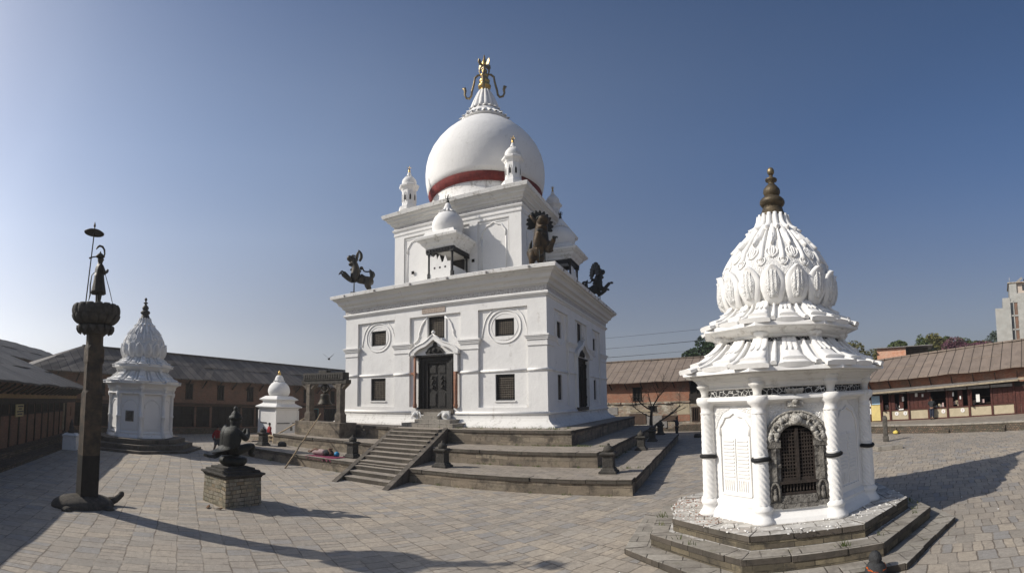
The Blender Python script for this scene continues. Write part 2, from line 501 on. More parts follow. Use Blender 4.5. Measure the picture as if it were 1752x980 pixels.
# ------------------------------------------------------------------ mesh helpers
class MB:
    def __init__(s, T=None):
        s.v, s.f, s.sm, s.mi = [], [], [], []
        s.T = T
        s.cur = 0

    def V(s, p):
        p = Vector(p)
        if s.T is not None:
            p = s.T @ p
        s.v.append(p)
        return len(s.v) - 1

    def F(s, idx, smooth=False):
        s.f.append(tuple(idx))
        s.sm.append(smooth)
        s.mi.append(s.cur)

    def box(s, x0, x1, y0, y1, z0, z1, taper=0.):
        t = taper
        i = [s.V(p) for p in ((x0, y0, z0), (x1, y0, z0), (x1, y1, z0), (x0, y1, z0),
                              (x0 + t, y0 + t, z1), (x1 - t, y0 + t, z1), (x1 - t, y1 - t, z1), (x0 + t, y1 - t, z1))]
        for q in ((3, 2, 1, 0), (4, 5, 6, 7), (0, 1, 5, 4), (1, 2, 6, 5), (2, 3, 7, 6), (3, 0, 4, 7)):
            s.F([i[k] for k in q])
        return s

    def prism(s, poly, z0, z1, scale_top=None):
        """polygon in x,y (counter-clockwise) extruded from z0 to z1"""
        n = len(poly)
        a = [s.V((x, y, z0)) for x, y in poly]
        top = scale_top or poly
        b = [s.V((x, y, z1)) for x, y in top]
        s.F(a[::-1])
        s.F(b)
        for k in range(n):
            s.F((a[k], a[(k + 1) % n], b[(k + 1) % n], b[k]))
        return s

    def plate(s, poly, y0, y1):
        """polygon in x,z extruded along y (y0 = outer face)"""
        n = len(poly)
        a = [s.V((x, y0, z)) for x, z in poly]
        b = [s.V((x, y1, z)) for x, z in poly]
        s.F(a)
        s.F(b[::-1])
        for k in range(n):
            s.F((a[(k + 1) % n], a[k], b[k], b[(k + 1) % n]))
        return s

    def beam(s, p, q, w, h=None, up=(0, 0, 1)):
        h = h or w
        p, q = Vector(p), Vector(q)
        d = (q - p).normalized()
        u = Vector(up)
        if abs(d.dot(u)) > .95:
            u = Vector((0, 1, 0))
        x = d.cross(u).normalized()
        y = x.cross(d)
        i = []
        for c in (p, q):
            for sx, sy in ((-1, -1), (1, -1), (1, 1), (-1, 1)):
                i.append(s.V(c + x * sx * w / 2 + y * sy * h / 2))
        for qd in ((0, 1, 2, 3), (7, 6, 5, 4), (0, 4, 5, 1), (1, 5, 6, 2), (2, 6, 7, 3), (3, 7, 4, 0)):
            s.F([i[k] for k in qd])
        return s

    def tube(s, pts, r, n=8, cap=True, smooth=True, closed=False):
        pts = [Vector(p) for p in pts]
        m = len(pts)
        rr = r if isinstance(r, (list, tuple)) else [r] * m
        rings = []
        prev = None
        for k, p in enumerate(pts):
            if closed:
                d = pts[(k + 1) % m] - pts[k - 1]
            else:
                d = pts[min(k + 1, m - 1)] - pts[max(k - 1, 0)]
            d.normalize()
            if prev is None:
                a = Vector((0, 0, 1)) if abs(d.z) < .9 else Vector((1, 0, 0))
                x = d.cross(a).normalized()
            else:
                x = (prev - d * prev.dot(d)).normalized()
            prev = x
            y = d.cross(x)
            rings.append([s.V(p + (x * math.cos(2 * PI * j / n) + y * math.sin(2 * PI * j / n)) * rr[k]) for j in range(n)])
        for k in range(m if closed else m - 1):
            a, b = rings[k], rings[(k + 1) % m]
            for j in range(n):
                s.F((a[j], a[(j + 1) % n], b[(j + 1) % n], b[j]), smooth)
        if cap and not closed:
            s.F(rings[0][::-1])
            s.F(rings[-1])
        return s

    def lathe(s, prof, n=24, c=(0, 0, 0), fn=None, smooth=True, a0=0., cap=True):
        """prof: list of (r, z); fn(theta, r, z) -> (r, z)"""
        rings = []
        for r, z in prof:
            ring = []
            for j in range(n):
                th = a0 + 2 * PI * j / n
                rr, zz = fn(th, r, z) if fn else (r, z)
                ring.append(s.V((c[0] + rr * math.cos(th), c[1] + rr * math.sin(th), c[2] + zz)))
            rings.append(ring)
        for a, b in zip(rings, rings[1:]):
            for j in range(n):
                s.F((a[j], a[(j + 1) % n], b[(j + 1) % n], b[j]), smooth)
        if cap:
            s.F(rings[0][::-1])
            s.F(rings[-1])
        return s

    def sq(s, prof, c=(0, 0), hx=0., hy=0.):
        """square stack, prof: (half size, z), hx/hy are added to the half size"""
        rings = [[s.V((c[0] + sx * (h + hx), c[1] + sy * (h + hy), z)) for sx, sy in ((-1, -1), (1, -1), (1, 1), (-1, 1))]
                 for h, z in prof]
        for a, b in zip(rings, rings[1:]):
            for j in range(4):
                s.F((a[j], a[(j + 1) % 4], b[(j + 1) % 4], b[j]))
        s.F(rings[0][::-1])
        s.F(rings[-1])
        return s

    def leaf(s, c, ang, prof, width, thick, ns=6, nt=8, power=2., tipw=None, curl=0., round_=1.):
        """a raised petal lying on a surface of revolution: prof (r,z) from its root to its tip, width(t) in radians"""
        pr = [Vector((p[0], p[1])) for p in prof]
        L = [0]
        for a, b in zip(pr, pr[1:]):
            L.append(L[-1] + (b - a).length)
        top, bot = [], []
        for i in range(nt + 1):
            t_ = i / nt
            d = t_ * L[-1]
            k = 0
            while k < len(L) - 2 and L[k + 1] < d:
                k += 1
            q = (d - L[k]) / max(L[k + 1] - L[k], 1e-6)
            p = pr[k].lerp(pr[k + 1], q)
            tan = (pr[k + 1] - pr[k]).normalized()
            nr = Vector((tan.y, -tan.x))
            if nr.x < 0:
                nr = -nr
            w = width(t_)
            ra, rb = [], []
            for j in range(ns + 1):
                u = -1 + 2 * j / ns
                bul = (1 - abs(u) ** power) * thick * (1 if round_ else 1)
                off = bul + thick * .25 + curl * max(0, t_ - .7) / .3
                th = ang + u * w
                q3 = p + nr * off
                ra.append(s.V((c[0] + q3.x * math.cos(th), c[1] + q3.x * math.sin(th), c[2] + q3.y)))
                q4 = p - nr * .02
                rb.append(s.V((c[0] + q4.x * math.cos(th), c[1] + q4.x * math.sin(th), c[2] + q4.y)))
            top.append(ra)
            bot.append(rb)
        for i in range(nt):
            for j in range(ns):
                s.F((top[i][j], top[i][j + 1], top[i + 1][j + 1], top[i + 1][j]), True)
            s.F((bot[i][0], top[i][0], top[i + 1][0], bot[i + 1][0]))
            s.F((top[i][ns], bot[i][ns], bot[i + 1][ns], top[i + 1][ns]))
        for j in range(ns):
            s.F((top[nt][j], top[nt][j + 1], bot[nt][j + 1], bot[nt][j]))
            s.F((bot[0][j], bot[0][j + 1], top[0][j + 1], top[0][j]))
        return s

    def build(s, name, mat, parent=None, bevel=0., sub=0, fixn=True, uvt=None, side=None):
        me = bpy.data.meshes.new(name)
        me.from_pydata([tuple(p) for p in s.v], [], s.f)
        for p, sm, mi in zip(me.polygons, s.sm, s.mi):
            p.use_smooth = sm
            p.material_index = mi
        if fixn:
            bm = bmesh.new()
            bm.from_mesh(me)
            bmesh.ops.recalc_face_normals(bm, faces=bm.faces)
            bm.to_mesh(me)
            bm.free()
        me.update()
        boxuv(me, uvt)
        for mn in (mat if isinstance(mat, (list, tuple)) else [mat]):
            me.materials.append(MATS[mn])
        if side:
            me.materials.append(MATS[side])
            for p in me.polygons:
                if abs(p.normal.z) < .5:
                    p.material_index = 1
        o = bpy.data.objects.new(name, me)
        COL.objects.link(o)
        if bevel:
            b = o.modifiers.new('bevel', 'BEVEL')
            b.width = bevel
            b.segments = 2
            b.limit_method = 'ANGLE'
            b.angle_limit = R(40)
        if sub:
            b = o.modifiers.new('subdivision', 'SUBSURF')
            b.levels = b.render_levels = sub
        if parent:
            adopt(o, parent)
        return o


def boxuv(me, uvt=None):
    uv = me.uv_layers.new(name='UVMap')
    if not me.loops:
        return
    co = me.vertices
    data = uv.data
    for p in me.polygons:
        n = p.normal
        if abs(n.z) > .75 and uvt is None:
            for li in p.loop_indices:
                v = co[me.loops[li].vertex_index].co
                data[li].uv = (v.x, v.y)
        else:
            t = Vector((-n.y, n.x, 0)).normalized()
            if uvt is not None and abs(n.dot(uvt)) < .3:
                t = uvt
            b = n.cross(t)
            if b.z < 0:
                b = -b
            for li in p.loop_indices:
                v = co[me.loops[li].vertex_index].co
                data[li].uv = (v.dot(t), v.dot(b))


def adopt(o, parent):
    """parent keeping world coordinates"""
    o.parent = parent
    o.matrix_parent_inverse = world_of(parent).inverted()


def world_of(o):
    if o.parent:
        return world_of(o.parent) @ o.matrix_parent_inverse @ o.matrix_basis
    return o.matrix_basis.copy()


def thing(name, label, cat, loc=(0, 0, 0), group=None, rz=0.):
    o = bpy.data.objects.new(name, None)
    COL.objects.link(o)
    o.empty_display_size = .3
    o.location = loc
    o.rotation_euler = (0, 0, rz)
    return tag(o, label, cat, group)


def tag(o, label, cat, group=None):
    o['label'] = label
    o['category'] = cat
    if group:
        o['group'] = group
    return o


def struct(o):
    o['kind'] = 'structure'
    return o


def kids(o):
    return [c for c in COL.objects if c.parent == o]


def dup(o, M, label=None, parent=None):
    """copy of a thing with its parts; M = world transform applied after the original one"""
    c = o.copy()
    COL.objects.link(c)
    if parent is None:
        c.matrix_basis = M @ o.matrix_basis
        if label:
            c['label'] = label
    else:
        c.parent = parent
    for k in kids(o):
        if k is not c:
            dup(k, None, None, c)
    return c


def place(x, y, z=0., rz=0., s=1., sz=None):
    return Matrix.Translation((x, y, z)) @ Matrix.Rotation(rz, 4, 'Z') @ Matrix.Diagonal((s, s, sz or s, 1))


def skin(name, joints, links, mat, parent=None, T=None, sub=2, root=0, k_=1.15):
    """joints: {name:(x,y,z,r[,r2])}; grows one continuous surface and bakes it"""
    bm = bmesh.new()
    lay = bm.verts.layers.skin.verify()
    vs = {}
    for i, (k, j) in enumerate(joints.items()):
        v = bm.verts.new(j[:3])
        v[lay].radius = (j[3] * k_, (j[4] if len(j) > 4 else j[3]) * k_)
        v[lay].use_root = (i == root)
        vs[k] = v
    for a, b in links:
        bm.edges.new((vs[a], vs[b]))
    me = bpy.data.meshes.new(name + '_s')
    bm.to_mesh(me)
    bm.free()
    o = bpy.data.objects.new(name + '_s', me)
    COL.objects.link(o)
    m = o.modifiers.new('s', 'SKIN')
    m.use_smooth_shade = True
    m = o.modifiers.new('u', 'SUBSURF')
    m.levels = m.render_levels = sub
    dg = bpy.context.evaluated_depsgraph_get()
    dg.update()
    me2 = bpy.data.meshes.new_from_object(o.evaluated_get(dg))
    bpy.data.objects.remove(o)
    bpy.data.meshes.remove(me)
    me2.name = name
    if T is not None:
        me2.transform(T)
    for p in me2.polygons:
        p.use_smooth = True
    me2.materials.clear()
    me2.materials.append(MATS[mat])
    o = bpy.data.objects.new(name, me2)
    COL.objects.link(o)
    if parent:
        adopt(o, parent)
    return o


def chain(*a):
    return list(zip(a, a[1:]))


def arcpts(cx, cz, rx, rz, a0, a1, n, y=0.):
    return [(cx + rx * math.cos(R(a0 + (a1 - a0) * i / n)), y, cz + rz * math.sin(R(a0 + (a1 - a0) * i / n))) for i in range(n + 1)]


def foil_arch(w, h, lobes, y, depth=.05):
    """points of a cusped pointed arch, half width w, rise h"""
    out = []
    for i in range(lobes * 2 + 1):
        t_ = i / (lobes * 2)
        a = PI * t_
        x = -w * math.cos(a)
        z = h * (math.sin(a) ** .8)
        k = depth if i % 2 else -depth * .3
        if i == lobes:
            z = h * 1.12
            k = 0
        out.append((x * (1 + k), y, z * (1 + k)))
    return out


def smooth(pts, rr, n=5):
    """Catmull-Rom through points and radii"""
    P = [Vector(p) for p in pts]
    out, ro = [], []
    for i in range(len(P) - 1):
        a, b, c, d = P[max(i - 1, 0)], P[i], P[i + 1], P[min(i + 2, len(P) - 1)]
        for k in range(n):
            t = k / n
            out.append(.5 * ((2 * b) + (c - a) * t + (2 * a - 5 * b + 4 * c - d) * t * t + (3 * b - a - 3 * c + d) * t ** 3))
            ro.append(rr[i] + (rr[i + 1] - rr[i]) * t)
    out.append(P[-1])
    ro.append(rr[-1])
    return out, ro

# ------------------------------------------------------------------ ground
m = MB()
NX = 40
xs = [-700, -300, -120] + [-60 + 3 * i for i in range(41)] + [120, 300, 700]
ys = [-700, -300, -100, -40] + [-10 + 3 * i for i in range(24)] + [100, 200, 400, 900]
idx = [[m.V((x, y, 0.0)) for x in xs] for y in ys]
for j in range(len(ys) - 1):
    for i in range(len(xs) - 1):
        m.F((idx[j][i], idx[j][i + 1], idx[j + 1][i + 1], idx[j + 1][i]))
struct(m.build('courtyard_paving', 'paving'))


def holes_wall(m, x0, x1, z0, z1, holes, y0, y1):
    """wall slab with rectangular openings; y0 is the outer face"""
    X = sorted({x0, x1, *[h[0] for h in holes], *[h[1] for h in holes]})
    X = [x for x in X if x0 <= x <= x1]
    for a, b in zip(X, X[1:]):
        mid = (a + b) / 2
        hs = sorted([h for h in holes if h[0] < mid < h[1]], key=lambda h: h[2])
        z = z0
        for h in hs:
            if h[2] > z:
                m.box(a, b, y0, y1, z, h[2])
            z = h[3]
        if z < z1:
            m.box(a, b, y0, y1, z, z1)


# ------------------------------------------------------------------ stepped plinth of the main temple
def rect(x0, x1, y0, y1):
    return [(x0, y0), (x1, y0), (x1, y1), (x0, y1)]


def coping_row(m, p, q, z0, z1, inward, out=.05, rnd=random.Random(3)):
    """row of coping stones along p->q; inward = unit vector pointing to the inside, stone depth .5"""
    p, q = Vector(p), Vector(q)
    L = (q - p).length
    d = (q - p) / L
    n = Vector(inward)
    s = 0.
    while s < L - .01:
        w = min(rnd.uniform(.75, 1.35), L - s)
        if L - s - w < .35:
            w = L - s
        o = out + rnd.uniform(-.018, .018)
        zt = z1 + rnd.uniform(-.010, .006)
        a, b = p + d * (s + .004) - n * o, p + d * (s + w - .004) - n * o
        c, e = b + n * (.5 + o), a + n * (.5 + o)
        pts = [(v.x, v.y) for v in (a, b, c, e)]
        area = sum(pts[i][0] * pts[(i + 1) % 4][1] - pts[(i + 1) % 4][0] * pts[i][1] for i in range(4))
        if area < 0:
            pts = pts[::-1]
        m.prism(pts, z0, zt)
        s += w


plinth = thing('stepped_plinth', 'three broad stone terraces carrying the big white temple', 'plinth', (-15.6, 27, 0))
Z1, Z2, Z3 = .543, 1.157, 1.875
LV = [(-25.4, -2.82, 16.22, 37.3, 0., Z1), (-24.1, -4.68, 19.0, 38.6, Z1, Z2), (-23.75, -6.5, 21.5, 39.4, Z2, Z3)]
for k, (x0, x1, y0, y1, z0, z1) in enumerate(LV):
    m = MB()
    m.prism(rect(x0, x1, y0, y1), z0 - (.15 if k == 0 else .0) + .0, z1 - .15)
    body = m.build('terrace_wall', 'plinth_stone', plinth)
    m = MB()
    m.prism(rect(x0 + .42, x1 - .42, y0 + .42, y1 - .42), z1 - .149, z1 - .006)
    m.build('terrace_floor', 'plinth_top', plinth)
    m = MB()
    coping_row(m, (x0, y0), (x1, y0), z1 - .148, z1, (0, 1), rnd=random.Random(k))
    coping_row(m, (x1, y0 + .52), (x1, y1), z1 - .148, z1, (-1, 0), rnd=random.Random(k + 5))
    coping_row(m, (x0, y0 + .52), (x0, y1), z1 - .148, z1, (1, 0), rnd=random.Random(k + 9))
    coping_row(m, (x0 + .52, y1), (x1 - .52, y1), z1 - .148, z1, (0, -1), rnd=random.Random(k + 11))
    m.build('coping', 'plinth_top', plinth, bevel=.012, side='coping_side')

# staircase, running slightly askew up to the door
st = thing('stone_staircase', 'flight of worn stone steps with sloping cheeks climbing to the temple door', 'stairs', (-13.6, 16, 0))
N = 12
uL = lambda w: -14.03 + (w - 14.85) * (-2.12 / 6.35)
uR = lambda w: -11.62 + (w - 14.85) * (-1.62 / 6.35)
rs = random.Random(5)
for i in range(N):
    w0 = 14.8 + i * .53
    w1 = w0 + .56 if i < N - 1 else 21.6
    zt = Z3 * (i + 1) / N + rs.uniform(-.006, .006)
    poly = [(uL(w0), w0), (uR(w0), w0), (uR(w1), w1), (uL(w1), w1)]
    m = MB()
    m.prism(poly, max(zt - .20, -.02) if i else -.05, zt)
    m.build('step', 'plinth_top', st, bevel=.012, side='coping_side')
m = MB()
m.prism([(uL(15.1) + .01, 15.1), (uR(15.1) - .01, 15.1), (uR(21.3) - .01, 21.3), (uL(21.3) + .01, 21.3)], -.05, 0.0)
for sgn, uf in ((-1, uL), (1, uR)):
    m = MB()
    wa, wb = 14.15, 21.45
    th = .27
    pts = []
    for w, z in ((wa, .02), (wb, Z3 + .06), (wb, -.05), (wa, -.05)):
        pts.append((uf(w), w, z))
    ina = [m.V(p) for p in pts]
    out = [m.V((p[0] + sgn * th, p[1], p[2])) for p in pts]
    m.F(ina)
    m.F(out[::-1])
    for k in range(4):
        m.F((ina[k], ina[(k + 1) % 4], out[(k + 1) % 4], out[k]))
    m.build('cheek_wall', 'coping_stone', st, bevel=.012)
m = MB()
for i in range(N):
    w0 = 14.8 + i * .53
    m.prism([(uL(w0) + .02, w0 + .05), (uR(w0) - .02, w0 + .05), (uR(w0 + .53) - .02, w0 + .55), (uL(w0 + .53) + .02, w0 + .55)],
            -.04, Z3 * (i + 1) / N - .03)
m.build('stair_core', 'plinth_stone', st)

# ------------------------------------------------------------------ the white temple
TC = (-15.6, 31.1)
tp = thing('domed_temple', 'tall white two storey temple with onion dome and red band', 'temple', (TC[0], TC[1], Z3))
H1 = 7.1


def TF(k, z=0.):
    return Matrix.Translation((TC[0], TC[1], z)) @ Matrix.Rotation(k * PI / 2, 4, 'Z')


def face_spec(k):
    if k == 0:
        return dict(pan=[(-6.0, -2.9), (-1.74, 1.87), (3.0, 6.0)], cx=.13, wl=(-4.92, -3.70), wr=(4.0, 5.16))
    return dict(pan=[(-5.9, -3.2), (-1.75, 1.15), (2.7, 5.1)], cx=-.35, wl=(-5.0, -4.2), wr=(3.35, 4.15))


wall = MB()
for k in range(4):
    s_ = face_spec(k)
    wall.T = TF(k)
    holes = []
    for w in (s_['wl'], s_['wr']):
        holes += [(w[0], w[1], 3.32, 4.76), (w[0], w[1], 6.87, 7.84)]
    cx = s_['cx']
    holes += [(cx - .57, cx + .57, 7.03, 8.36), (cx - 1.25, cx + 1.25, 2.66, 6.1)]
    # panel layer with openings, set back from the pilasters
    holes_wall(wall, -7.0 + .02, 6.72, 1.9, 9.0, holes, -(H1 - .13), -6.7)
    # pilasters, bands
    P = s_['pan']
    for a, b in ((-H1, P[0][0]), (P[0][1], P[1][0]), (P[1][1], P[2][0]), (P[2][1], H1 - .13)):
        wall.box(a, b, -H1, -(H1 - .13), 2.95, 8.42)
    wall.box(-H1, H1 - .13, -H1, -(H1 - .13), 8.42, 8.98)
    for a, b in ((-H1, cx - 1.27), (cx + 1.27, H1 - .13)):
        wall.box(a, b, -H1, -(H1 - .13), 2.5, 2.95)
wall.T = TF(0)
wall.sq([(6.7, 1.9), (6.7, 9.0)])
wall.build('lower_wall', 'white_lime', tp)

tr = MB()
for k in range(4):
    s_ = face_spec(k)
    tr.T = TF(k)
    P = s_['pan']
    cx = s_['cx']
    # pilaster caps
    caps = ((-H1, P[0][0], 0), (P[0][1], P[1][0], 1), (P[1][1], P[2][0], 1), (P[2][1], H1 - .13, 2))
    for a, b, kind in caps:
        for z0, z1, p in ((6.24, 6.30, .05), (6.30, 6.56, .025), (6.56, 6.66, .08), (6.66, 6.74, .12), (6.74, 6.82, .16)):
            la = a - (p if kind == 0 else p)
            lb = b + (0 if kind == 2 else p)
            tr.box(la, lb, -H1 - p, -(H1 - .131) if kind != 2 else -(H1 - .13), z0, z1)
    # string course, stepping back into the panels
    for a, b, y in ((-H1 - .03, P[0][0], H1), (P[0][0], P[0][1], H1 - .13), (P[0][1], P[1][0], H1), (P[1][0], cx - 1.5, H1 - .13),
                    (cx + 1.5, P[1][1], H1 - .13), (P[1][1], P[2][0], H1), (P[2][0], P[2][1], H1 - .13), (P[2][1], H1 + .03, H1)):
        if b - a > .05:
            tr.tube([(a - .02, -y - .01, 4.95), (b + .02, -y - .01, 4.95)], .075, 10)
    # base bead, broken at the door
    for a, b in ((-H1 - .05, cx - 1.42), (cx + 1.42, H1 + .05)):
        tr.tube([(a, -H1 - .02, 2.63), (b, -H1 - .02, 2.63)], .085, 10)
    # ring and cusped arch round the small upper windows
    yy = -(H1 - .13)
    for w in (s_['wl'], s_['wr']):
        c = (w[0] + w[1]) / 2
        hw = (w[1] - w[0]) / 2
        q = 1.0 if k == 0 else .86
        pts = []
        for i in range(40):
            a = 2 * PI * i / 40
            cusp = 1 + .035 * abs(math.sin(2 * a)) ** .6
            pts.append((c + .98 * q * cusp * math.cos(a), yy - .01, 7.38 + .90 * cusp * math.sin(a)))
        tr.tube(pts, .04, 6, closed=True)
        pts = [(c + .80 * q * math.cos(2 * PI * i / 40), yy - .005, 7.38 + .74 * math.sin(2 * PI * i / 40)) for i in range(40)]
        tr.tube(pts, .018, 6, closed=True)
        arch = [(-1.38, 6.86), (-1.32, 7.25), (-1.22, 7.62), (-1.12, 7.9), (-.95, 8.12), (-.75, 8.3), (-.45, 8.43), (0, 8.5)]
        arch = [(c + x * q, yy - .005, z) for x, z in arch] + [(c - x * q, yy - .005, z) for x, z in arch[-2::-1]]
        tr.tube(arch, .04, 6)
    # sweeping arch either side of the top window
    for sg in (-1, 1):
        a = [(.62, 8.3), (.85, 8.12), (1.05, 7.85), (1.14, 7.55), (1.22, 7.42), (1.20, 7.25), (1.32, 7.0), (1.52, 6.86), (1.60, 6.84)]
        tr.tube([(cx + sg * x, yy - .02, z) for x, z in a], .055, 6)
        tr.box(cx + sg * .66 - .05, cx + sg * .66 + .05, yy - .05, yy + .01, 6.9, 8.4)
    # window surrounds
    for w in (s_['wl'], s_['wr']):
        tr.box(w[0] - .06, w[1] + .06, yy - .06, yy + .01, 3.24, 3.315)
tr.T = TF(0)
tr.build('pilaster_trim', 'white_lime', tp, bevel=.0)

m = MB(TF(0))
m.sq([(7.0, 2.55), (7.11, 2.53), (7.13, 2.35), (7.22, 2.2), (7.42, 2.05), (7.62, 1.95), (7.66, 1.86)][::-1])
m.build('base_skirt', 'skirt_lime', tp)

m = MB(TF(0))
m.sq([(6.95, 8.86), (7.13, 8.88), (7.18, 8.94), (7.17, 8.99), (7.24, 9.0), (7.26, 9.08), (7.20, 9.14), (7.0, 9.15)])
m.build('wall_bead', 'white_lime', tp)
m = MB(TF(0))
m.sq([(7.0, 9.15), (7.135, 9.152), (7.15, 9.42), (7.0, 9.425)])
m.build('carved_frieze', 'frieze_band', tp)
m = MB(TF(0))
m.sq([(6.9, 9.42), (7.17, 9.43), (7.19, 9.5), (7.28, 9.52), (7.30, 9.56), (7.34, 9.68), (7.44, 9.76), (7.50, 9.78), (7.52, 9.84),
      (7.56, 9.96), (7.66, 10.06), (7.74, 10.09), (7.76, 10.15), (7.82, 10.2), (7.2, 10.205)])
m.build('cornice', 'cornice_lime', tp)
m = MB(TF(0))
m.sq([(7.1, 10.2), (7.90, 10.205), (7.93, 10.39), (7.88, 10.42), (7.0, 10.56), (4.4, 10.78)])
m.build('roof_ledge', 'white_lime_old', tp)
# debris and drain stubs along the ledge
for k in range(2):
    for x in (-6.6, -4.0, -1.2, 1.4, 3.9, 6.4):
        m = MB(TF(k))
        m.box(x, x + .09, -7.97, -7.6, 10.24, 10.35)
        m.build('ledge_drain', 'tin_sheet', tp)


def lattice(name, x0, x1, z0, z1, y, T, nx, nz, parent, fr=.09):
    """wooden grille window: dark frame, crossing bars, black depth behind"""
    m = MB(T)
    e = .005
    m.box(x0 + e, x0 + fr, y - .02, y + .10, z0 + e, z1 - e)
    m.box(x1 - fr, x1 - e, y - .02, y + .10, z0 + e, z1 - e)
    m.box(x0 + fr, x1 - fr, y - .02, y + .10, z1 - fr, z1 - e)
    m.box(x0 + fr, x1 - fr, y - .02, y + .10, z0 + e, z0 + fr)
    w = m.build(name, 'black_wood', parent)
    m = MB(T)
    a, b, c, d = x0 + fr, x1 - fr, z0 + fr, z1 - fr
    for i in range(1, nx):
        x = a + (b - a) * i / nx
        m.box(x - .022, x + .022, y + .02, y + .045, c, d)
    for i in range(1, nz):
        z = c + (d - c) * i / nz
        m.box(a, b, y + .012, y + .030, z - .022, z + .022)
    m.build('grille', 'grille_wood', w)
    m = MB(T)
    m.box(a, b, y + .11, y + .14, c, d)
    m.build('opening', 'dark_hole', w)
    return w


for k in range(4):
    s_ = face_spec(k)
    T = TF(k)
    for w in (s_['wl'], s_['wr']):
        lattice('window', w[0], w[1], 3.32, 4.76, -6.86, T, 8, 10, tp)
        lattice('window', w[0], w[1], 6.87, 7.84, -6.86, T, 8, 7, tp)
    cx = s_['cx']
    lattice('window', cx - .57, cx + .57, 7.03, 8.36, -6.86, T, 8, 9, tp)

m = MB(TF(0))
m.box(-.81, .84, -7.13, -7.09, 8.56, 8.88)
pq = m.build('inscription_plaque', 'plaque_stone', tp)


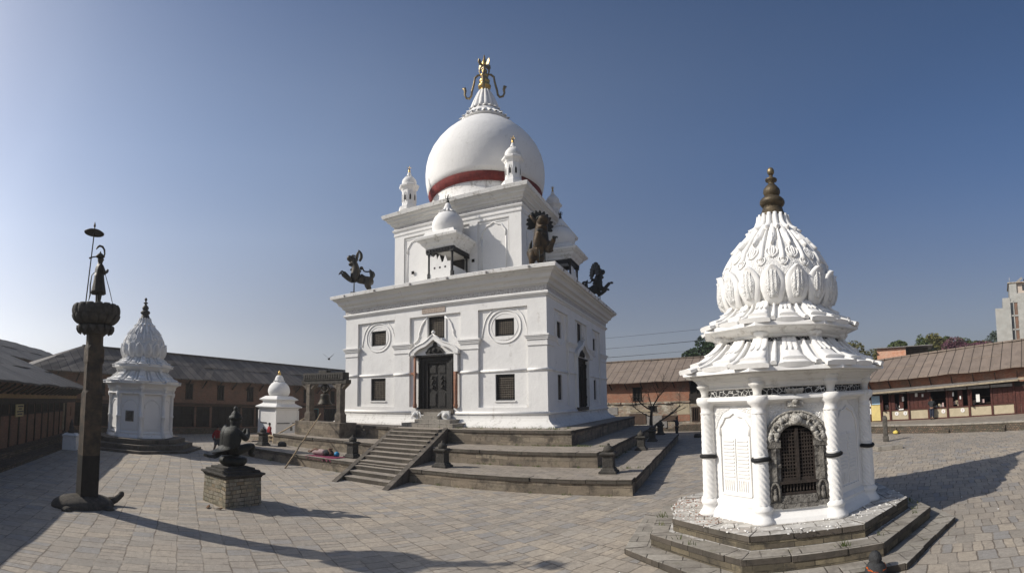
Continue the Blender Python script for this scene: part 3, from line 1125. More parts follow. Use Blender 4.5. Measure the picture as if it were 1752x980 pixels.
def temple_door(k):
    cx = face_spec(k)['cx']
    T = TF(k)
    m = MB(T)
    yo = -7.03
    # nested carved frames
    for i, (hw, top, dep) in enumerate(((1.25, 6.09, 0), (1.05, 5.9, .07), (.86, 5.75, .14))):
        w = .19
        y = yo + dep
        zb = 2.84 - 0.001 * i
        m.box(cx - hw + .002, cx - hw + w, y, -6.72, zb, top)
        m.box(cx + hw - w, cx + hw - .002, y, -6.72, zb, top)
        m.box(cx - hw + w, cx + hw - w, y, -6.72, top - w, top - .002)
    m.box(cx - 1.42, cx + 1.42, yo - .09, yo + .0, 5.93, 6.05)
    for i in range(24):
        x = cx - 1.36 + i * .1165
        m.box(x, x + .07, yo - .13, yo - .09, 5.95, 6.03)
    # small half columns on the jambs
    for sg in (-1, 1):
        prof = [(.06, 2.9), (.08, 3.0), (.05, 3.1), (.06, 3.4), (.085, 3.5), (.05, 3.6), (.055, 4.6), (.085, 4.7), (.05, 4.8), (.055, 5.4),
                (.09, 5.55), (.07, 5.7)]
        m.lathe(prof, 8, (cx + sg * 1.15, yo - .02, 0))
    d = m.build('door_frame', 'carved_black', tp)
    # tympanum
    m = MB(T)
    pts = [(-.62, 6.1), (-.68, 6.22), (-.55, 6.3), (-.5, 6.4), (-.36, 6.5), (-.22, 6.55), (-.12, 6.62), (-.13, 6.72), (-.06, 6.8), (.06, 6.8),
           (.13, 6.72), (.12, 6.62), (.22, 6.55), (.36, 6.5), (.5, 6.4), (.55, 6.3), (.68, 6.22), (.62, 6.1)]
    m.plate([(cx + x, z) for x, z in pts[::-1]], -7.15, -7.0)
    m.lathe([(.05, 0), (.14, .05), (.16, .12), (.1, .22), (.03, .26)], 8, (cx, -7.17, 6.2))
    for sg in (-1, 1):
        m.lathe([(.04, 0), (.1, .05), (.1, .12), (.04, .18)], 8, (cx + sg * .32, -7.16, 6.15))
    m.build('tympanum', 'carved_black', tp)
    # two leaves with raised panels, one standing a little ajar
    for sg in (-1, 1):
        m = MB(T)
        a, b = (cx - .66, cx - .01) if sg < 0 else (cx + .01, cx + .66)
        m.box(a, b, -6.78, -6.72, 2.85, 5.6)
        for z0, z1 in ((2.95, 3.85), (4.0, 4.85), (4.92, 5.5)):
            m.box(a + .05, b - .05, -6.80, -6.775, z0, z1)
            m.box(a + .12, b - .12, -6.83, -6.80, z0 + .07, z1 - .07)
        if z1:
            for i in range(7):
                zc = 4.1 + i * .11
                xx = (a + b) / 2 + .06 * math.sin(i * 2.1)
                m.lathe([(.02, -.05), (.07, -.02), (.07, .03), (.02, .06)], 7, (xx, -6.85, zc))
        m.build('door_leaf', 'carved_black', tp)
    # white ogee hood
    m = MB(T)
    o = [(-1.72, 6.02), (-1.70, 6.22), (-1.55, 6.36), (-1.25, 6.55), (-.95, 6.66), (-.7, 6.74), (-.45, 6.88), (-.2, 7.08), (0, 7.22)]
    i_ = [(0, 6.92), (-.25, 6.75), (-.5, 6.58), (-.62, 6.52), (-.9, 6.45), (-1.15, 6.33), (-1.35, 6.18), (-1.38, 6.06)]
    for sg in (-1, 1):
        for a in range(len(o) - 1):
            pass
        poly = [(cx + sg * -x, z) for x, z in o + i_]
        m.plate(poly if sg < 0 else poly[::-1], -7.34, -6.95)
        lip = [(cx + sg * -x, -7.34, z + .02) for x, z in o]
        m.tube(lip, .05, 6)
    m.lathe([(.05, 7.15), (.04, 7.25), (.1, 7.3), (.12, 7.38), (.07, 7.45), (.02, 7.48)], 10, (cx, -7.3, 0))
    m.plate([(cx + x, z) for x, z in ((-1.38, 6.06), (-1.25, 6.3), (-.6, 6.54), (0, 6.93), (.6, 6.54), (1.25, 6.3), (1.38, 6.06))][::-1], -7.10, -6.97)
    for sg in (-1, 1):                                     # side piers of the hood
        zb = 5.0 if (k == 0 and sg > 0) else (6.0 if k == 0 else 2.84)
        m.box(cx + sg * 1.48 - .12, cx + sg * 1.48 + .12, -7.26, -6.97, zb, 6.1)
    m.build('door_hood', 'white_lime', tp)
    if k == 0:
        m = MB(T)
        m.lathe([(.10, 2.9), (.13, 3.05), (.09, 3.2), (.085, 4.2), (.085, 6.0)], 8, (cx - 1.40, -7.17, 0))
        m.build('exposed_brick_shaft', 'brick_orange', tp)
        m = MB(T)
        m.lathe([(.10, 2.9), (.14, 3.05), (.11, 3.2), (.12, 4.2), (.12, 5.0)], 8, (cx + 1.44, -7.17, 0))
        m.build('exposed_brick_shaft', 'brick_orange', tp)
        m = MB(T)
        m.box(cx - 1.74, cx - 1.40, -7.15, -6.98, 4.9, 5.04)
        m.build('exposed_brick_patch', 'brick_orange', tp)
    m = MB(T)
    m.box(cx - 1.3, cx + 1.3, -7.2, -6.7, 2.62, 2.838)
    m.build('door_sill', 'coping_stone', tp)


temple_door(0)
temple_door(1)
for k in (2, 3):
    m = MB(TF(k))
    cx = face_spec(k)['cx']
    m.box(cx - 1.2, cx + 1.2, -6.9, -6.72, 2.7, 6.05)
    m.build('back_door', 'carved_black', tp)

# steps at the door with white carved cheeks
T0 = Matrix.Identity(4)
for k, (a, b, w, z) in enumerate(((-16.62, -13.25, 22.25, 2.08), (-16.1, -13.75, 22.8, 2.28), (-15.85, -14.75, 23.15, 2.47), (-15.95, -14.45, 23.5, 2.66))):
    m = MB()
    m.box(a, b, w, 23.98, z - .21 if k else Z3 - .02, z)
    m.build('door_step', 'shrine_step', tp, bevel=.012)
for u in (-16.52, -14.42):
    m = MB()
    m.box(u - .24, u + .24, 23.42, 23.6, 2.28, 2.76)
    m.lathe([(.03, -.14), (.12, -.08), (.16, 0), (.12, .08), (.03, .14)], 10, (u, 23.40, 2.52))
    sg = 1 if u < -15.5 else -1
    m.tube([(u + sg * .24, 23.5, 2.7), (u + sg * .36, 23.45, 2.6), (u + sg * .48, 23.35, 2.42), (u + sg * .5, 23.3, 2.3)], .05, 6)
    m.build('carved_cheek', 'carved_lime', tp)

# ---- upper storey
H2 = 4.75
m = MB()
for k in range(4):
    m.T = TF(k)
    pn = [(-3.95, -1.78), (-1.2, 1.2), (1.78, 3.95)]
    yo, yi = -H2, -(H2 - .09)
    m.box(-H2, pn[0][0], yo, yi, 11.2, 14.55)
    m.box(pn[0][1], pn[1][0], yo, yi, 11.2, 14.55)
    m.box(pn[1][1], pn[2][0], yo, yi, 11.2, 14.55)
    m.box(pn[2][1], H2 - .09, yo, yi, 11.2, 14.55)
    m.box(-H2, H2 - .09, yo, yi, 14.55, 14.8)
    m.box(-H2, H2 - .09, yo, yi, 10.6, 11.2)
    for a, b in (pn[0], pn[2]):
        c = (a + b) / 2
        # thin fillet inside the panel and cusped arch standing on shafts
        for q in ((a + .1, 11.2, a + .1, 14.4), (b - .1, 11.2, b - .1, 14.4), (a + .1, 14.4, b - .1, 14.4)):
            m.beam((q[0], yi - .01, q[1]), (q[2], yi - .01, q[3]), .05, .05)
        ap = [(x + c, yi - .02, z + 13.42) for x, _, z in foil_arch(.82, .86, 5, 0, .05)]
        m.tube(ap, .055, 6)
        for sg in (-1, 1):
            m.tube([(c + sg * .84, yi - .01, 11.2), (c + sg * .84, yi - .01, 13.44)], .045, 6)
m.T = TF(0)
m.sq([(H2 - .09, 10.6), (H2 - .09, 14.9)])
m.build('upper_wall', 'white_lime', tp)
for k in range(2):
    for x, z in ((1.45, 12.12), (-3.2, 12.02)):
        m = MB(TF(k))
        m.box(x - .10, x + .10, -H2 - .012, -H2 + .03, z - .10, z + .10)
        m.build('drain_hole', 'dark_hole', tp)
m = MB(TF(0))
m.sq([(4.6, 14.76), (4.79, 14.78), (4.81, 14.86), (4.78, 14.9), (4.79, 15.06), (4.86, 15.09), (4.90, 15.18), (4.84, 15.24), (4.78, 15.245), (4.5, 15.25)])
m.build('wall_bead', 'white_lime', tp)
m = MB(TF(0))
m.sq([(4.5, 15.25), (4.79, 15.252), (4.80, 15.42), (4.5, 15.425)])
m.build('carved_frieze', 'frieze_band', tp)
m = MB(TF(0))
m.sq([(4.5, 15.42), (4.82, 15.43), (4.86, 15.52), (4.95, 15.55), (4.98, 15.66), (5.08, 15.74), (5.14, 15.76), (5.18, 15.88), (5.30, 15.95), (5.33, 16.02), (4.8, 16.03)])
m.build('cornice', 'cornice_lime', tp)
m = MB(TF(0))
m.sq([(4.8, 16.02), (5.40, 16.025), (5.46, 16.24), (5.40, 16.28), (4.95, 16.42), (4.6, 16.44), (4.58, 16.56), (4.3, 16.72)])
m.build('roof_ledge', 'white_lime_old', tp)

# ---- dome
dc = (TC[0] - .1, TC[1] + .1, 0)
m = MB()
m.lathe([(4.32, 16.6), (4.34, 16.8), (4.2, 16.95), (4.05, 17.0), (4.02, 17.25), (3.9, 17.45), (3.88, 17.66), (3.96, 17.90)], 64, dc)
m.build('dome_foot', 'white_lime_old', tp)
m = MB()
m.lathe([(3.9, 17.86), (4.02, 17.88), (4.12, 18.08), (4.225, 18.40), (4.18, 18.44)], 72, dc)
m.build('red_band', 'red_paint', tp)
m = MB()
P = [(4.19, 18.42), (4.31, 18.8), (4.41, 19.4), (4.43, 20.0), (4.38, 20.55), (4.24, 21.1), (4.0, 21.65), (3.66, 22.17), (3.24, 22.66), (2.78, 23.08), (2.34, 23.42),
     (1.95, 23.72), (1.6, 23.95), (1.2, 24.1)]
m.lathe(P, 96, dc)
m.build('dome', 'white_lime', tp)
m = MB()
m.lathe([(1.72, 23.86), (1.88, 23.92), (1.90, 24.00), (1.82, 24.06), (1.62, 24.30), (1.42, 24.56), (1.24, 24.80), (1.16, 24.88), (1.0, 24.89)], 64, dc)
for i in range(28):
    a = 2 * PI * i / 28
    m.leaf(dc, a, [(1.60, 24.32), (1.80, 24.10), (1.98, 24.00), (2.06, 24.04)], lambda t_: .10 * (1 - t_ ** 1.6 * .92), .06, 4, 5, curl=.05)
for i in range(20):
    a = 2 * PI * (i + .5) / 20
    m.leaf(dc, a, [(1.12, 24.94), (1.26, 24.84), (1.38, 24.78)], lambda t_: .14 * (1 - t_ ** 1.8 * .9), .05, 4, 4, curl=.04)
rim = m.build('lotus_rim', 'white_lime', tp)
m = MB()
m.lathe([(1.14, 24.86), (1.03, 25.2), (.90, 25.6), (.72, 26.05), (.54, 26.42), (.42, 26.62)], 96, dc,
        fn=lambda th, r, z: (r * (1 + .13 * abs(math.sin(8 * th)) ** .7 - .05), z))
m.build('fluted_cone', 'white_lime', tp)
# gilded finial with four serpents
m = MB()
fl = lambda th, r, z: (r * (1 + .07 * abs(math.sin(6 * th))), z)
m.lathe([(.42, 26.6), (.40, 26.66), (.30, 26.72), (.30, 26.8), (.42, 26.88), (.48, 27.0), (.42, 27.14), (.30, 27.2), (.36, 27.3), (.40, 27.42),
         (.34, 27.56), (.22, 27.66), (.26, 27.8), (.32, 27.9), (.22, 28.02), (.14, 28.1), (.2, 28.2), (.2, 28.3), (.1, 28.4), (.08, 28.6),
         (.16, 28.7), (.2, 28.85), (.14, 29.05), (.08, 29.25), (.03, 29.55)], 24, dc, fl)
fin = m.build('gilded_finial', 'gold', tp)
for i in range(4):
    a = R(23 + 90 * i)
    pts = [(.14, 28.75), (.3, 28.5), (.36, 28.25), (.3, 27.98), (.5, 27.95), (.72, 27.75), (.76, 27.45), (.84, 27.1), (.95, 26.7), (1.0, 26.35),
           (1.15, 26.15), (1.38, 26.2), (1.5, 26.45), (1.46, 26.75), (1.52, 26.95), (1.68, 26.97)]
    rr = [.06, .07, .07, .065, .08, .08, .08, .085, .085, .085, .085, .08, .08, .11, .14, .03]
    m = MB()
    m.tube([(dc[0] + r * math.cos(a), dc[1] + r * math.sin(a), z) for r, z in pts], rr, 7)
    m.build('serpent', 'old_gold', fin)
    m = MB()
    ca, sa = math.cos(a + .78), math.sin(a + .78)
    q = [(.12, 28.62), (.5, 28.55), (.62, 28.75), (.58, 29.0), (.42, 28.98), (.3, 28.8)]
    o = Vector((-sa, ca, 0)) * .03
    A = [m.V(Vector((dc[0] + r * ca, dc[1] + r * sa, z)) + o) for r, z in q]
    B = [m.V(Vector((dc[0] + r * ca, dc[1] + r * sa, z)) - o) for r, z in q]
    m.F(A)
    m.F(B[::-1])
    for j in range(6):
        m.F((A[j], A[(j + 1) % 6], B[(j + 1) % 6], B[j]))
    m.build('crown_plate', 'old_gold', fin)


# ---- corner turrets (parts of the temple), each with dome and finial
def small_finial(m, c, z, s):
    m.lathe([(.09 * s, z), (.12 * s, z + .05 * s), (.07 * s, z + .11 * s), (.10 * s, z + .17 * s), (.05 * s, z + .25 * s), (.03 * s, z + .34 * s),
             (.05 * s, z + .38 * s), (.012 * s, z + .55 * s)], 10, c)
    for j in range(4):
        a = PI / 4 + j * PI / 2
        m.tube([(c[0] + r * s * math.cos(a), c[1] + r * s * math.sin(a), c[2] + z + q * s) for r, q in ((.03, .32), (.1, .30), (.14, .38), (.12, .46), (.17, .5))],
               .017 * s, 5)


for tx, ty in ((-11.75, 27.3), (-19.75, 27.2), (-11.75, 35.1), (-19.75, 35.1)):
    c = (tx, ty, 0)
    m = MB()
    oct_ = lambda rr: [(r, z) for r, z in rr]
    m.lathe(oct_([(.75, 16.75), (.75, 17.0), (.6, 17.05), (.58, 17.15), (.52, 17.2), (.52, 18.25), (.56, 18.3), (.6, 18.4), (.72, 18.5), (.74, 18.6), (.5, 18.75)]),
            8, c, smooth=False, a0=R(22.5))
    for j in range(8):
        a = j * PI / 4
        p = (tx + .495 * math.cos(a), ty + .495 * math.sin(a))
        m.tube([(p[0] - .11 * math.sin(a) * q, p[1] + .11 * math.cos(a) * q, z) for q, z in ((-1, 17.4), (-1, 17.8), (-.6, 17.98), (0, 18.1), (.6, 17.98), (1, 17.8), (1, 17.4))], .022, 5)
    t = m.build('turret', 'white_lime', tp)
    for j in range(8):
        m = MB()
        a = j * PI / 4
        p = (tx + .487 * math.cos(a), ty + .487 * math.sin(a))
        m.T = Matrix.Translation((p[0], p[1], 0)) @ Matrix.Rotation(a + PI / 2, 4, 'Z')
        m.plate([(-.06, 17.5), (.06, 17.5), (.06, 17.8), (0, 17.93), (-.06, 17.8)], -.0, .02)
        m.build('niche', 'interior', t)
    m = MB()
    m.lathe([(.46, 18.65), (.52, 18.78), (.53, 18.92), (.48, 19.08), (.36, 19.22), (.22, 19.3)], 24, c)
    for j in range(12):
        m.leaf(c, 2 * PI * j / 12, [(.16, 19.38), (.24, 19.30), (.31, 19.28)], lambda t_: .2 * math.sqrt(max(.02, 1 - t_ ** 3)), .03, 3, 3)
    m.lathe([(.2, 19.28), (.16, 19.42), (.1, 19.6), (.07, 19.68)], 24, c, fn=lambda th, r, z: (r * (1 + .15 * abs(math.sin(6 * th))), z))
    m.build('turret_dome', 'white_lime', t)
    m = MB()
    small_finial(m, c, 19.66, .85)
    m.build('turret_finial', 'gold', t)


# ---- projecting balcony kiosks on each side
def ringrect(m, rows):
    rr = [[m.V(p) for p in ((x0, y0, z), (x1, y0, z), (x1, y1, z), (x0, y1, z))] for x0, x1, y0, y1, z in rows]
    for a, b in zip(rr, rr[1:]):
        for j in range(4):
            m.F((a[j], a[(j + 1) % 4], b[(j + 1) % 4], b[j]))
    m.F(rr[0][::-1])
    m.F(rr[-1])


for k in range(4):
    T = TF(k)
    kx = .2 if k == 0 else -.1
    m = MB(T)
    rows = []
    for h, z in ((.96, 12.60), (1.0, 12.64), (1.04, 12.74), (1.14, 12.82), (1.18, 12.86), (1.24, 12.98), (1.36, 13.05), (1.40, 13.12), (1.47, 13.14), (1.50, 13.28), (1.1, 13.48), (1.05, 13.62), (.98, 13.7)):
        rows.append((kx - h, kx + h, -6.72 - (h - .95), -4.6, z))
    ringrect(m, rows)
    kq = m.build('balcony_roof', 'white_lime_old', tp)
    m = MB(T)
    c = (kx, -5.75, 0)
    m.lathe([(.80, 13.55), (.86, 13.75), (.98, 14.05), (1.0, 14.25), (.96, 14.5), (.84, 14.75), (.62, 14.98), (.42, 15.08)], 40, c)
    for j in range(12):
        m.leaf(c, 2 * PI * j / 12, [(.22, 15.35), (.36, 15.2), (.52, 15.08), (.6, 15.06)], lambda t_: .2 * math.sqrt(max(.02, 1 - t_ ** 3)), .04, 4, 4, curl=.02)
    m.lathe([(.4, 15.05), (.3, 15.25), (.2, 15.5), (.12, 15.72)], 32, c, fn=lambda th, r, z: (r * (1 + .13 * abs(math.sin(6 * th))), z))
    m.build('balcony_dome', 'white_lime', kq)
    m = MB(T)
    small_finial(m, c, 15.7, 1.05)
    m.build('balcony_finial', 'dark_metal', kq)
    m = MB(T)
    for sx in (-1, 1):
        for y in (-6.62, -4.85):
            m = MB(T)
            x = kx + sx * .83
            m.box(x - .085, x + .085, y - .085, y + .085, 10.8, 11.1)
            m.lathe([(.075, 11.1), (.06, 11.2), (.07, 11.6), (.065, 12.1), (.09, 12.2), (.07, 12.25), (.1, 12.32)], 8, (x, y, 0))
            m.box(x - .13, x + .13, y - .13, y + .13, 12.3, 12.38)
            m.build('balcony_post', 'black_wood', kq)
    m = MB(T)
    m.box(kx - 1.0, kx + 1.0, -6.74, -6.5, 12.38, 12.6)
    for sx in (-1, 1):
        m.box(kx + sx * .83 - .12, kx + sx * .83 + .12, -6.49, -4.76, 12.38, 12.598)
    for i in range(9):
        x = kx - .95 + i * .21
        m.box(x, x + .1, -6.80, -6.74, 12.44, 12.55)
    m.build('balcony_lintel', 'black_wood', kq)
    m = MB(T)
    m.plate([(kx + x, z) for x, z in ((-.74, 10.78), (.74, 10.78), (.74, 11.72), (.52, 11.72), (.36, 12.14), (.22, 11.74), (.10, 11.7), (-.06, 12.2), (-.22, 11.9),
                                      (-.30, 12.25), (-.5, 12.1), (-.74, 12.32))], -6.66, -6.60)
    m.build('balcony_parapet', 'white_lime', kq)
    for sx in (-1, 1):
        m = MB(T)
        m.box(kx + sx * .83 - .03, kx + sx * .83 + .03, -6.53, -4.94, 10.78, 11.45)
        m.build('balcony_side_wall', 'white_lime', kq)
    for x in (-.4, -.02, .36):
        m = MB(T)
        m.box(kx + x - .055, kx + x + .055, -6.668, -6.65, 11.35, 11.46)
        m.build('peep_hole', 'interior', kq)
    m = MB(T)
    m.box(kx - .6, kx + .6, -4.79, -4.7, 10.8, 12.3)
    m.build('balcony_opening', 'interior', kq)

# ------------------------------------------------------------------ domed octagonal shrines
SH = (1.65, 11.65)


def octpoly(r, c=(0, 0), a0=22.5):
    return [(c[0] + r * math.cos(R(a0 + 45 * j)), c[1] + r * math.sin(R(a0 + 45 * j))) for j in range(8)]


def octseg_face(k):
    """local frame of side k of an octagon (k=0 faces -Y), x to the right seen from outside"""
    return Matrix.Rotation(k * PI / 4, 4, 'Z')


def shrine(t, T, near, zs):
    zc = lambda z: z
    A22 = R(22.5)
    rr = random.Random(8 if near else 9)
    levels = ((3.92, -.05, .13), (3.36, .13, .385), (2.86, .385, .645))
    for i, (r, z0, z1) in enumerate(levels):
        m = MB(T)
        if near:
            # riser
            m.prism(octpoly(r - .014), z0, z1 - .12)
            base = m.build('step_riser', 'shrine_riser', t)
            m = MB(T)
            m.prism(octpoly(r - .42), z1 - .119, z1 - .008)
            m.build('step_floor', 'washed_step' if i else 'shrine_step', t)
            m = MB(T)
            P = octpoly(r)
            for k in range(8):
                p, q = Vector(P[k]), Vector(P[(k + 1) % 8])
                d = (q - p).normalized()
                n = Vector((-d.y, d.x))
                L = (q - p).length
                s = 0.
                while s < L - .01:
                    w = min(rr.uniform(.6, 1.2), L - s)
                    if L - s - w < .3:
                        w = L - s
                    o = rr.uniform(-.015, .02)
                    dz = rr.uniform(-.012, .004)
                    ia = .45 * math.tan(A22) if s == 0 else 0
                    ib = .45 * math.tan(A22) if s + w >= L - .01 else 0
                    a, b = p + d * (s + .005), p + d * (s + w - .005)
                    pts = [a - n * o, b - n * o, b + n * .45 - d * ib, a + n * .45 + d * ia]
                    m.prism([(v.x, v.y) for v in pts], z1 - .12, z1 + dz)
                    s += w
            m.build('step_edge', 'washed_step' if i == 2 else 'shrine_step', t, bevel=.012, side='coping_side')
        else:
            m.prism(octpoly(r), z0, z1)
            m.build('step', 'coping_stone', t, bevel=.015)
    # body with flared foot
    m = MB(T)
    BR = 1.88
    m.lathe([(2.12, .62), (2.08, .72), (1.98, .80), (1.95, .86), (1.97, .92), (1.92, .97), (BR, 1.0), (BR, 3.0), (1.93, 3.02), (1.95, 3.05), (2.08, 3.07),
             (2.12, 3.10), (2.12, 3.15), (2.04, 3.19), (1.6, 3.195)], 8, a0=A22, smooth=False)
    body = m.build('octagonal_body', 'white_lime', t)
    ap = BR * math.cos(A22)
    if near:
        for k in range(8):
            if k == 0:
                continue
            m = MB(T @ octseg_face(k))
            y = -ap
            # relief panel: frame, cusped arch, rows of slats
            hw = .42
            for a, b in (((-hw, 1.12), (-hw, 2.36)), ((hw, 1.12), (hw, 2.36)), ((-hw, 1.12), (hw, 1.12))):
                m.beam((a[0], y - .01, a[1]), (b[0], y - .01, b[1]), .035, .05)
            arch = [(x, y - .01, z + 2.36) for x, _, z in foil_arch(.42, .44, 5, 0, .07)]
            m.tube(arch, .03, 5)
            for sx in (-1, 1):
                for j in range(11):
                    z = 1.48 + j * .075
                    m.box(sx * .20 - .155, sx * .20 + .155, y - .018, y + .01, z, z + .035)
                for j in range(5):
                    m.box(sx * .20 - .14 + j * .06, sx * .20 - .12 + j * .06, y - .016, y + .01, 1.2, 1.42)
            m.box(-.012, .012, y - .02, y + .01, 1.18, 2.3)
            m.build('relief_panel', 'white_lime', body)
        for k in range(8):
            m = MB(T @ octseg_face(k))
            y = -ap
            for sx in (-1, 1):
                poly = [(sx * .54, 2.5), (sx * .54, 2.98), (sx * .10, 2.98), (sx * .14, 2.92), (sx * .33, 2.84), (sx * .46, 2.68)]
                m.plate(poly if sx < 0 else poly[::-1], y - .012, y + .01)
                m.build('carved_spandrel', 'carved_lime', body)
                m = MB(T @ octseg_face(k))
    else:
        for k in range(8):
            m = MB(T @ octseg_face(k))
            y = -ap
            for a, b in (((-.5, 1.15), (-.5, 2.3)), ((.5, 1.15), (.5, 2.3)), ((-.5, 1.15), (.5, 1.15))):
                m.beam((a[0], y - .01, a[1]), (b[0], y - .01, b[1]), .04, .05)
            arch = [(x, y - .01, z + 2.3) for x, _, z in foil_arch(.48, .42, 4, 0, .07)]
            m.tube(arch, .03, 5)
            m.build('relief_panel', 'white_lime', body)
    # columns
    for k in range(8):
        a = A22 + k * PI / 4
        r = 1.95 if near else 1.92
        c = (r * math.cos(a), r * math.sin(a), 0)
        m = MB(T)
        if near:
            prof = [(.26, .64), (.25, .70), (.19, .78), (.17, .84), (.20, .88), (.215, .93), (.17, .97), (.155, 1.0)]
            m.lathe(prof, 20, c)
            n = 48
            m.lathe([(.152 - .008 * (i / n), 1.0 + i * .845 / n) for i in range(n + 1)], 54, c, fn=lambda th, r_, z: (r_ * (1 + .13 * abs(math.sin(4.5 * (th + 5.2 * z))) - .04), z), cap=False)
            m.lathe([(.15, 1.84), (.165, 1.86), (.15, 1.9), (.15, 1.95), (.165, 1.98), (.145, 2.0)], 20, c)
            m.lathe([(.146 - .006 * (i / n), 2.0 + i * .82 / n) for i in range(n + 1)], 54, c, fn=lambda th, r_, z: (r_ * (1 + .13 * abs(math.sin(4.5 * (th + 5.2 * z))) - .04), z), cap=False)
            m.lathe([(.145, 2.81), (.165, 2.84), (.14, 2.88), (.15, 2.98), (.22, 3.04), (.235, 3.10), (.235, 3.16), (.2, 3.195)], 20, c)
        else:
            m.lathe([(.2, .64), (.2, .75), (.14, .84), (.17, .9), (.12, .98), (.12, 1.75), (.16, 1.8), (.16, 1.86), (.12, 1.9), (.12, 2.9), (.19, 3.0), (.2, 3.19)], 10, c)
        col = m.build('twisted_column' if near else 'slim_column', 'white_lime', t)
        if near:
            m = MB(T)
            pts = [(c[0] + .168 * math.cos(a + q), c[1] + .168 * math.sin(a + q), 1.905 + .01 * math.sin(q * 2)) for q in [R(-125 + 18 * i) for i in range(15)]]
            m.tube(pts, .045, 8)
            m.build('black_band', 'black_rubber', col)
    # frieze
    m = MB(T)
    m.lathe([(1.86, 3.19), (1.955, 3.192), (1.96, 3.335), (1.86, 3.34)], 8, a0=A22, smooth=False)
    m.build('scroll_frieze', 'black_frieze' if near else 'carved_lime', t)
    m = MB(T)
    m.lathe([(1.9, 3.335), (1.99, 3.34), (2.02, 3.36), (2.02, 3.375), (2.0, 3.38), (2.04, 3.45), (2.12, 3.50), (2.13, 3.52), (2.16, 3.53), (2.22, 3.58),
             (2.32, 3.62), (2.34, 3.65), (1.8, 3.66)], 8, a0=A22, smooth=False)
    for k in range(8):
        a = A22 + k * PI / 4
        c = (1.99 * math.cos(a), 1.99 * math.sin(a), 0)
        m.lathe([(.10, 3.195), (.085, 3.24), (.095, 3.30), (.12, 3.36), (.17, 3.40), (.18, 3.44), (.15, 3.46), (.17, 3.50), (.2, 3.53), (.2, 3.56)], 12, c)
    m.build('eave_moulding', 'cornice_lime' if near else 'white_lime', t)

    def roof(name, prof, edge, slabw, n_extra, thick):
        m = MB(T)
        m.lathe(edge + prof, 8, a0=A22, smooth=False)
        cs = math.cos(A22)
        for k in range(8):
            for off, q in ((0., 1.0), (22.5, cs * 1.01)):
                a = A22 + k * PI / 4 + R(off)
                w = slabw[0] * rr.uniform(.93, 1.05)
                pr = [(r * q, z) for r, z in prof[::-1]]
                m.leaf((0, 0, 0), a, pr, lambda t_: w * (.62 + .38 * t_), thick, 6, 9, power=9., curl=.055)
                pr2 = pr[:6]
                m.leaf((0, 0, .035), a, pr2, lambda t_: w * .74 * (.8 + .2 * t_), thick, 6, 8, power=9., curl=.05)
                pr3 = pr[:4]
                for o2 in (-.42, 0, .42):
                    m.leaf((0, 0, .07), a + o2 * w, pr3, lambda t_: w * .23 * math.sqrt(max(.03, 1 - t_ ** 4)), thick * .6, 4, 5, power=2.5, curl=.03)
                for sg in (-1, 1):
                    m.leaf((0, 0, .012), a + sg * R(11.25), [(r * (q + 1) / 2 * .985, z) for r, z in prof[::-1]][:-1], lambda t_: slabw[1] * (.8 + .3 * t_), thick * .9, 4, 7, power=3., curl=.04)
        return m.build(name, 'white_lime', t)

    roof('lower_roof', [(2.47, 3.74), (2.36, 3.78), (2.22, 3.84), (2.05, 3.93), (1.9, 4.03), (1.75, 4.15), (1.64, 4.25), (1.58, 4.33)],
         [(1.8, 3.65), (2.42, 3.655), (2.48, 3.665)], (R(9.0), R(1.4)), 2, .026)
    m = MB(T)
    m.lathe([(1.50, 4.2), (1.52, 4.3), (1.49, 4.32)], 8, a0=A22, smooth=False)
    m.lathe([(1.4, 4.42), (1.53, 4.425), (1.56, 4.46), (1.55, 4.49), (1.62, 4.52), (1.70, 4.56), (1.76, 4.6), (1.80, 4.62), (1.4, 4.63)], 8, a0=A22, smooth=False)
    for k in range(8):
        a = A22 + k * PI / 4
        c = (1.5 * math.cos(a), 1.5 * math.sin(a), 0)
        m.lathe([(.14, 4.25), (.10, 4.32), (.10, 4.38), (.14, 4.44), (.18, 4.48), (.18, 4.54)], 12, c)
    m.build('neck_moulding', 'white_lime_old' if near else 'white_lime', t)
    m = MB(T)
    m.lathe([(1.4, 4.31), (1.475, 4.312), (1.485, 4.425), (1.4, 4.43)], 8, a0=A22, smooth=False)
    m.build('neck_frieze', 'black_frieze' if near else 'carved_lime', t)
    roof('upper_roof', [(1.93, 4.71), (1.84, 4.75), (1.72, 4.81), (1.6, 4.88), (1.48, 4.96), (1.38, 5.04), (1.3, 5.12), (1.24, 5.2)],
         [(1.5, 4.62), (1.9, 4.625), (1.94, 4.635)], (R(9.1), R(1.4)), 2, .024)
    # bulb
    m = MB(T)
    m.lathe([(1.16, 5.1), (1.16, 5.2), (1.24, 5.28), (1.34, 5.45), (1.37, 5.65), (1.36, 5.85), (1.31, 6.05), (1.20, 6.3), (1.04, 6.55), (.85, 6.78),
             (.67, 6.98), (.53, 7.12), (.45, 7.2), (.40, 7.3), (.37, 7.42), (.35, 7.56)], 64)
    m.build('bulb', 'carved_lime', t)
    m = MB(T)
    P1 = [(1.20, 5.20), (1.30, 5.30), (1.37, 5.45), (1.395, 5.6), (1.39, 5.75), (1.38, 5.88), (1.385, 5.98), (1.40, 6.03)]
    for j in range(16):
        a = 2 * PI * j / 16 + A22 / 2
        m.leaf((0, 0, 0), a, P1, lambda t_: .198 * (.66 + .38 * math.sin(min(1, t_ * 1.8) * PI / 2)) * (1 - max(0, (t_ - .5) / .5) ** 2.3 * .93), .040, 10, 16, power=4.5, curl=.055)
        m.lathe([(.03, 0), (.05, .03), (.03, .07)], 6, (1.22 * math.cos(a), 1.22 * math.sin(a), 5.14))
    m.build('lotus_petals', 'white_lime', t)
    m = MB(T)
